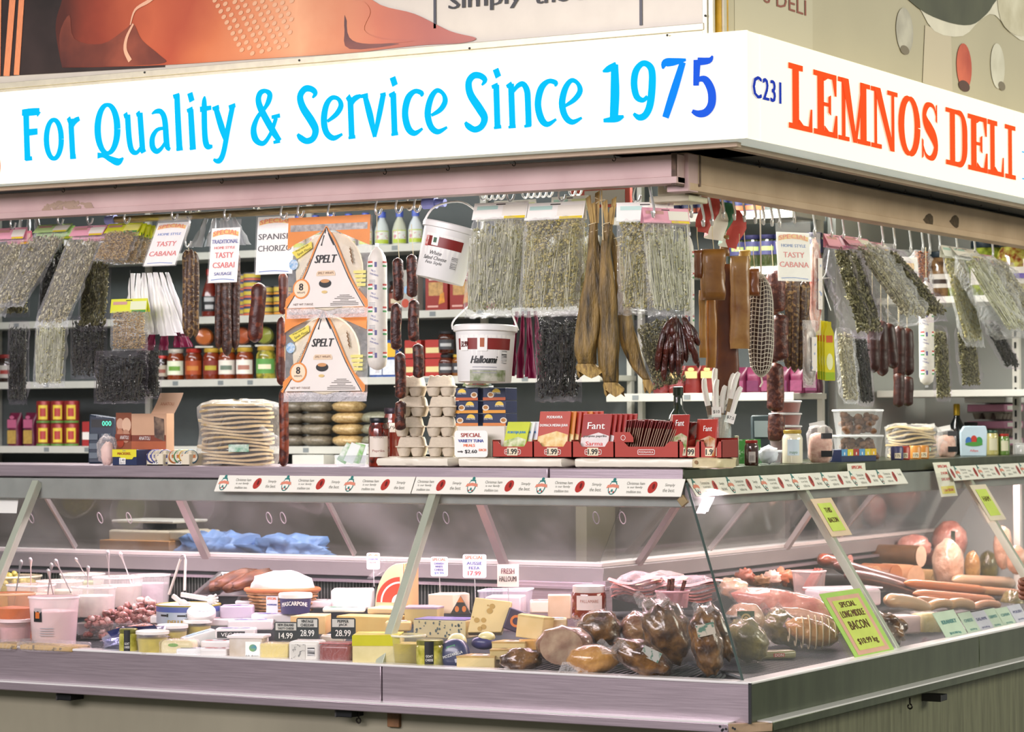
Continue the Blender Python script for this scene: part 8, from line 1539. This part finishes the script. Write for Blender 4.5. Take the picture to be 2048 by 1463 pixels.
ham(1222, 1352, 1278, 1360, 'long wrapped ham with a grey label lying at the front', 'dark', -.45, frill=(-.45, .12, .35), label=(.12, .14, 'a8a8a0'), seed=6); ham(1280, 1392, 1196, 1330, 'largest upright wrapped ham with tall film tail', 'dark', -1.15, d=.16, frill=(-.28, .34, .45), seed=7, amp=.16); ham(1376, 1456, 1216, 1358, 'upright smoked ham pack with star print beside the glass corner', 'dark', -1.35, label=(-.05, .2, 'b8b0a0'), frill=(-.1, .42, .4), seed=8); ham(1410, 1470, 1205, 1330, 'shadowed smoked ham behind the star printed one', 'dark', -1.2, d=.26, seed=9)
jB = onY(1178, 1238, .42); jar2(jB, .056, .11, '7a2c1c', 'e4dcdc', 'red sauce jar with big white lid among the hams', 'e0ccc8', texts=(('PALLAMARE', .010, .56, 1.1, 'a86a5a'),), lh=(.3, .72), a=.8, neck=.86, lidh=.2)
for k in range(6): block(1250, 1340, 1250-k*3, 1262-k*3, ORD[k]+' brown sliced salami pack layer behind the hams', '6a4434', .08, .5, d=.5, name='sliced_pack', cat='meat', grp='layers of sliced salami') if k < 2 else None
# sliced ham bags on the corner riser
rz_ = thing('black_riser', 'black riser plate under the sliced ham bags', 'riser', (0, 0, 0)); a = Vector((-.62, .62, 0)); ob('riser_plate', G().box((-.56, .60, 1.042), (.36, .36, .01), (0, 0, .78)), BLACK, rz_); ob('riser_leg', G().box((-.60, .66, .985), (.02, .02, .115)), BLACK, rz_)
def slices(px, py, d, w, n, lab, side='f', col='d89a94', rz=.3, th=.007, fold=1.):
    B = onY(px, py, d) if side == 'f' else onX(px, py, -d); t = thing('sliced_ham_bag', lab, 'meat', B, rz, 'bags of sliced ham'); random.seed(px)
    for k in range(n):
        ox = random.uniform(-.02, .02); g = G().grid(lambda u, v: ((u-.5)*w+ox, (v-.5)*.11+.01*math.sin(u*7+k), k*th+.010*math.sin(u*6+k*.5)*fold+.006*math.sin(v*5)+.003*k), 14, 6); ob('ham_slice', g, M('slice_'+col+str(k % 2), col if k % 2 else 'c07a6c', .35, var=.08, scale=20, coat=.4), t, smooth=180)
    ob('clear_bag', G().blob((0, 0, n*th*.6), (w*.6, .075, n*th*.75+.02), .12, 3, px, 30, 14), film('slice_film', .06, (1, .94, .96), .06, .9, 30), t, smooth=180)
slices(1285, 1192, .52, .17, 6, 'clear bag of folded sliced ham at left of the riser'); slices(1375, 1196, .62, .19, 6, 'clear bag of pink sliced ham at right of the riser', rz=.5); slices(1330, 1176, .70, .15, 4, 'clear bag of cheese and ham slices on top of the pile', col='d8c890', rz=.2, fold=.4)
t, r, h = ctub(1345, 1180, 1214, 34, 'pink tub with sausage sticks among the hams', 'd8a0a8', None, d=.40, al=.4)
for k, (x, z) in enumerate(((-.012, .03), (.0, .032), (.030, .030))): tag(ob('sausage_stick', G().tube([(0, 0, -.02), (.004, 0, z+.03)], .0065, 8), SM['link'], None, t.location+Vector((x, -.01, .03)), (0, .25 if x > .02 else .05, 0)), ORD[k]+' sausage stick standing in the pink tub', 'sausage', 'sausage sticks in the pink tub')
# -- right case
Q = 's'
ham(1452, 1545, 1232, 1330, 'olive tinted vacuum ham just right of the glass corner', 'olive', -.9, side=Q, frill=(-.3, .3, .3), seed=21); ham(1522, 1622, 1218, 1300, 'wedge shaped ham end in shiny film', 'olive', -.55, side=Q, frill=(-.25, .35, .35), seed=22, label=(.12, .1, 'c8b0b4')); ham(1572, 1682, 1232, 1300, 'netted rolled roast with a blue tag', 'gold', -.3, side=Q, net=True, seed=23, amp=.05, d=.22); ham(1450, 1535, 1206, 1275, 'pale ham half with square green label', 'pale', 0, side=Q, seed=24, d=.34, amp=.05)
B = onX(1492, 1262, -.30); t = thing('ham_label_card', 'square dark green label with round emblem on pale ham', 'label', B, YAW); ob('label_plate', G().box((0, 0, .035), (.055, .002, .06), (-.15, 0, 0)), M('label_dkgreen', '2c4428', .4), t); ob('emblem', G().ring(0, .042, .010, .016, -.006), M('emblem_tan', 'b09a6a', .4), t); ob('emblem_core', G().disc(0, .042, .007, y=-.006), M('emblem_tan', 'b09a6a'), t)
B = onX(1560, 1310, -.13); t = thing('flat_meat_pack', 'flat wrapped pack with a small red print at the glass foot', 'meat', dS(1558, 1318), .9); ob('pack_body', G().box((0, .03, .014), (.13, .06, .026)), M('don_pack', '8a8458', .3, coat=.6), t, bev=.008); ob('red_print', G().rect(-.02, .008, .02, .02, -.001), M('don_red', 'b84a3a', .4), t); T(t, 'DON', .009, 0, .014, PAPER, w=.03, y=-.002)
ham(1465, 1690, 1176, 1252, 'very long vacuum packed pork piece spanning the right case front', 'rosy', -.22, side=Q, d=.40, seed=25, amp=.10, dep=.10); ham(1540, 1690, 1215, 1268, 'pale bacon slab below the long vacuum piece', 'pale', -.25, side=Q, d=.30, seed=26); ham(1440, 1500, 1150, 1205, 'pink bagged ham behind the corner', 'pale', -.2, side=Q, d=.62, seed=27)
for k, (px, yt, yb, c) in enumerate(((1492, 1138, 1170, '8a4630'), (1522, 1150, 1176, '7a5230'), (1545, 1142, 1172, 'd0a89a'), (1568, 1138, 1170, 'b86a48'), (1590, 1150, 1176, '6a4434'))):
    B, w, h = fit(px-18, px+18, yt, yb, .74, Q); t = tag(ob('smoked_rib', G().blob((0, .02, h*.5), (w*.5, .03, h*.5), .35, 3, k+30, 16, 12), M('rib_'+c, c, .4, var=.2, scale=25, bump=.4), None, B, (0, 0, YAW), smooth=180), ('first', 'second', 'third', 'fourth', 'fifth')[k]+' smoked rib piece from the corner on the rear right shelf', 'meat', 'smoked rib pieces')
t, r, h = ctub(1618, 1140, 1188, 34, 'clear tub of thick red sausages in the right case', 'e0c8c8', None, d=.62, side=Q, al=.25)
for k in range(3): tag(ob('sausage_stick', G().tube([(0, 0, 0), (.012, 0, .04), (.03, 0, .09)], [.010, .011, .008], 8), M('stick_red', '8a3a2a', .35, coat=.3), None, t.location+Vector((-.02+k*.016, -.01*k, .012)), (0, .2, YAW)), ORD[k]+' thick red sausage standing in the clear tub', 'sausage', 'thick red sausages in the clear tub')
def roll(px0, py0, px1, py1, rpx, lab, c, c2=None, d=.5, ends='d8b09a', bend=.0, grp=None, name='sausage_roll', sc=20, d2=None):
    a, b = onX(px0, py0, -d), onX(px1, py1, -(d2 or d)); r = rpx/ppm(a); t = thing(name, lab, 'sausage', a, 0, grp); u = b-a; g = G(); up = Vector((0, 0, bend))
    saus(g, [(0, 0, 0), tuple(u*.33+up), tuple(u*.66+up), tuple(u)], r, 14, 5); ob('meat_body', g, M('roll_'+c, c, .3, col2=c2 or c, scale=sc, bump=.15, coat=.5), t, smooth=180)
    return t
roll(1668, 1128, 1822, 1172, 15, 'upper dark smoked sausage beside the second glass post', '5c3430', '6e443c', .62); roll(1690, 1150, 1838, 1192, 15, 'lower dark smoked sausage drooping toward the rods', '5a3230', '704a44', .54, bend=.012); roll(1640, 1118, 1700, 1130, 14, 'short red brown sausage behind the post', '7a3c2a', None, .70)
for k, (x0, y0, x1, y1, r, c, d) in enumerate(((1808, 1165, 1972, 1180, 10, 'c0703c', .50), (1826, 1186, 1990, 1200, 10, 'cc8058', .42), (1830, 1198, 1960, 1214, 9, 'c08a68', .36), (1905, 1160, 2030, 1166, 13, 'c09a78', .62), (1930, 1178, 2040, 1186, 9, 'c88a60', .52))): roll(x0, y0, x1, y1, r, ORD[k]+' long pale vacuum packed sausage rod, counted from the top left one', c, None, d, name='sausage_rod', grp='long sausage rods in the right case')
for k, (x0, y0, x1, y1, r, c, d) in enumerate(((1772, 1200, 1858, 1220, 15, 'c8a078', .34), (1852, 1216, 1902, 1208, 10, 'c09468', .34), (1894, 1210, 1946, 1212, 11, 'b88c60', .34), (1946, 1214, 2000, 1210, 8, 'c89070', .34))): roll(x0, y0, x1, y1, r, ('fat pale bratwurst left of the price cards', 'small curved bratwurst behind the first price card', 'second curved bratwurst behind the price cards', 'thin bratwurst at right behind the price cards')[k], c, None, d, name='bratwurst', bend=.01, grp='pale bratwursts')
def cutroll(px, py, rpx, lab, c, face, L=.16, d=.7, ang=.5):
    p = onX(px, py, -d); r = rpx/ppm(p); t = thing('cut_sausage', lab, 'meat', p, 0, None, rot=(0, 0, YAW+ang)); g = G().lathe([(r*.5, .0), (r*.95, .006), (r, .03), (r, L)], 20); g.v = [(x, z2, y) for x, y, z2 in g.v]; ob('meat_body', g, M('cutroll_'+c, c, .35, var=.15, scale=25, coat=.4), t, smooth=60); ob('cut_face', G().disc(0, 0, r*.97, y=-.001), M('cutface_'+face, face, .4, var=.1, scale=40), t)
for k, (px, py, rp, c, f, L, d, an) in enumerate(((1720, 1158, 20, '3a3230', '8a7468', .2, .78, .9), (1752, 1152, 22, '9a6a48', 'b88a64', .16, .72, .8), (1792, 1150, 22, '8a5434', 'a86a44', .16, .70, .8), (1832, 1156, 27, 'b0805c', 'c89a78', .18, .68, .7), (1842, 1112, 22, '6a4a30', 'd0b498', .28, .82, .9), (1700, 1120, 12, '4a3a34', 'b07a70', .2, .88, .9), (1880, 1165, 26, 'b09060', 'c0a070', .14, .76, .6), (1885, 1118, 18, '6a443c', 'c08a80', .2, .86, .9))): cutroll(px, py, rp, ('black cased', 'tan', 'brown', 'large tan', 'long herb crusted', 'thin dark', 'cheese filled', 'dark ham')[k]+' cut sausage roll on the rear of the right case', c, f, L, d, an)
for k, (x0, x1, yt, yb, kd, d) in enumerate(((1868, 1942, 1040, 1125, 'rosy', .86), (1795, 1868, 1068, 1120, 'rosy', .92), (1868, 1935, 1078, 1180, 'pale', .66), (1932, 1985, 1048, 1130, 'rosy', .90), (1930, 1965, 1100, 1170, 'gold', .74), (1990, 2030, 1050, 1140, 'pale', .6), (1960, 2000, 1100, 1170, 'olive', .78), (2015, 2060, 1090, 1150, 'pale', .45))): ham(x0, x1, yt, yb, ('round pink ham with cord, topmost at right', 'rosy ham piece left of the round one', 'tall tan ham below the round pink one', 'rosy ham right of the round one', 'golden ham standing below', 'pale ham beyond the far post', 'dark green packed ham at right', 'pale ham at the photo edge')[k], kd, 0, side=Q, d=d, seed=40+k, amp=.05)
t, w, h = block(1632, 1772, 1172, 1212, 'clear lidded tray of sliced meat beside the bacon sign', 'd8c8cc', .12, .9, d=.40, side=Q, name='lidded_tray', cat='tray', bev=.01); ob('lid', G().box((0, .06, h+.004), (w*1.04, .13, .006)), film('traylid', .35, (1, .95, .98), .08, .2, 10), t, bev=.003)
t, w, h = block(1765, 1848, 1226, 1268, 'clear tray of mince under the bratwurst', 'd8b8b4', .10, .9, d=.22, side=Q, name='lidded_tray', cat='tray', bev=.008); t, w, h = block(1838, 1890, 1222, 1276, 'wrapped yellow stuffed roll behind the first price card', 'b8a45c', .08, .9, d=.2, side=Q, col2='d8cc98', wrap=True, name='stuffed_roll', cat='meat', bev=.015)
ham(1752, 1818, 1226, 1296, 'dark dried meat bundle right of the bacon sign', 'dark', -.8, side=Q, seed=60, amp=.3); ham(2005, 2060, 1180, 1240, 'wrapped yellow green pack at the right edge', 'olive', 0, side=Q, seed=61, d=.4)
pintag(1900, 1912, 1052, 1085, .9, 'small dark tag pinned on the round pink ham', [], '2a3a2c', .03, rr=.002).location = onX(1906, 1085, -.80)
# -- behind the back glass: scale, board, blue bag
p = onY(305, 1068, 1.75); t = thing('bench_scale', 'cream bench scale seen through the back glass', 'scale', Vector((p.x, 1.7, 1.14)), 0); ob('scale_base', G().box((0, .1, .06), (.34, .26, .06)), M('scale_cream', 'c8bca4', .45), t, bev=.01); ob('weigh_plate', G().box((.0, .1, .125), (.32, .24, .012)), M('plate_pale', 'd0ccc0', .35), t, bev=.004); ob('plate_post', G().box((0, .1, .1), (.10, .10, .04)), DARK, t); ob('scale_foot', G().lathe([(.02, 0), (.02, .03)], 12, (-.13, 0, 0)).lathe([(.02, 0), (.02, .03)], 12, (.13, 0, 0)), DARK, t); ob('control_panel', G().box((.21, .06, .07), (.12, .2, .04)), M('scale_cream', 'c8bca4'), t, bev=.008)
t = thing('chopping_board', 'thick orange brown wooden board on the work bench', 'board', (onY(268, 1095, 1.62).x, 1.62, 1.122), 0); ob('board_slab', G().box((.0, .06, .035), (.36, .12, .065)), M('board_wood', 'b07a40', .5, var=.12, scale=8, aniso=(1, 6, 6)), t, bev=.003)
for i, (px, w_, hh) in enumerate(((450, .22, .07), (570, .20, .06))): tag(ob('blue_plastic_bag', G().blob((0, 0, .03), (w_, .10, hh), .3, 3.5, i+3, 30, 14), M('bag_blue', '7a9ad0', .4, var=.15, scale=12, bump=.4), None, (onY(px, 1095, 1.68).x, 1.68, 1.122+.0), smooth=180), ('left', 'right')[i]+' crumpled light blue plastic bag behind the glass', 'plastic bag', 'blue plastic bags on the bench')
tag(ob('orange_pack', G().box((0, 0, .05), (.10, .06, .10)), M('orange_pack', 'd8885c', .5), None, onX(1445, 1080, -1.5), bev=.006), 'blurred orange pack seen through the right back glass', 'packet'); tag(ob('blue_plastic_bag', G().blob((0, 0, .03), (.10, .28, .05), .3, 3, 9, 24, 12), M('bag_blue', '7a9ad0'), None, onX(1560, 1092, -1.5), smooth=180), 'light blue plastic bag seen through the right back glass', 'plastic bag')
struct('trim_6', G().box((-1.45, 2.9, 1.03), (.35, 2.2, .05)), M('bench_top', '8c8a80'))
# handles of the sliding back doors
for i, px in enumerate((62, 200, 258, 538, 566, 840, 892, 1192, 1245)):
    a = onY(px, 1035, .93); g = G().tube([(.012*math.cos(q*PI/6), 0 if True else 0, .026*math.sin(q*PI/6)) if abs(math.sin(q*PI/6)) < .9 else (.012*math.cos(q*PI/6), 0, .026*math.sin(q*PI/6)) for q in range(12)], .0018, 5, close=True); ob('door_handle_ring', g, M('handle_pale', 'c8b8c0', .3), cf, loc=a, rot=(.6, .25, 0))
# ================================================================ shopper's hand at the right edge
SKIN = M('skin_brown', '7a4a36', .45, sub=.1, var=.06, scale=30)
hp = onX(2046, 1172, .10); t = thing('person', 'closed hand of a shopper reaching in at the right photo edge', 'person', hp, 0, None, rot=(0, 0, YAW))
def skin(V, E, R):
    me = bpy.data.meshes.new('h'); me.from_pydata(V, E, []); o = bpy.data.objects.new('hand', me); COL.objects.link(o); o.modifiers.new('skin', 'SKIN'); o.modifiers.new('sub', 'SUBSURF').levels = 2; o.modifiers['sub'].render_levels = 2
    for i, r in enumerate(R): me.skin_vertices[0].data[i].radius = (r, r)
    me.skin_vertices[0].data[0].use_root = True; me.materials.append(SKIN)
    for p_ in me.polygons: p_.use_smooth = True
    return o
V = [(.42, .0, .0), (.14, .03, .012), (.075, .02, .005), (.04, .012, .0)]; E_ = [(0, 1), (1, 2), (2, 3)]; R = [.044, .029, .027, .030]
for k, (dz, L) in enumerate(((.026, .95), (.009, 1.05), (-.009, 1.), (-.026, .85))):
    n0 = len(V); V += [(.012, .004, dz), (-.014*L, -.012, dz-.004), (-.016*L, -.034, dz-.012), (.008, -.038, dz-.016)]; R += [.0105, .0098, .0092, .0085]; E_ += [(3, n0), (n0, n0+1), (n0+1, n0+2), (n0+2, n0+3)]
n0 = len(V); V += [(.045, -.014, .022), (.022, -.034, .026), (.0, -.042, .014)]; R += [.0115, .0105, .0092]; E_ += [(3, n0), (n0, n0+1), (n0+1, n0+2)]
o = skin(V, E_, R); o.parent = t
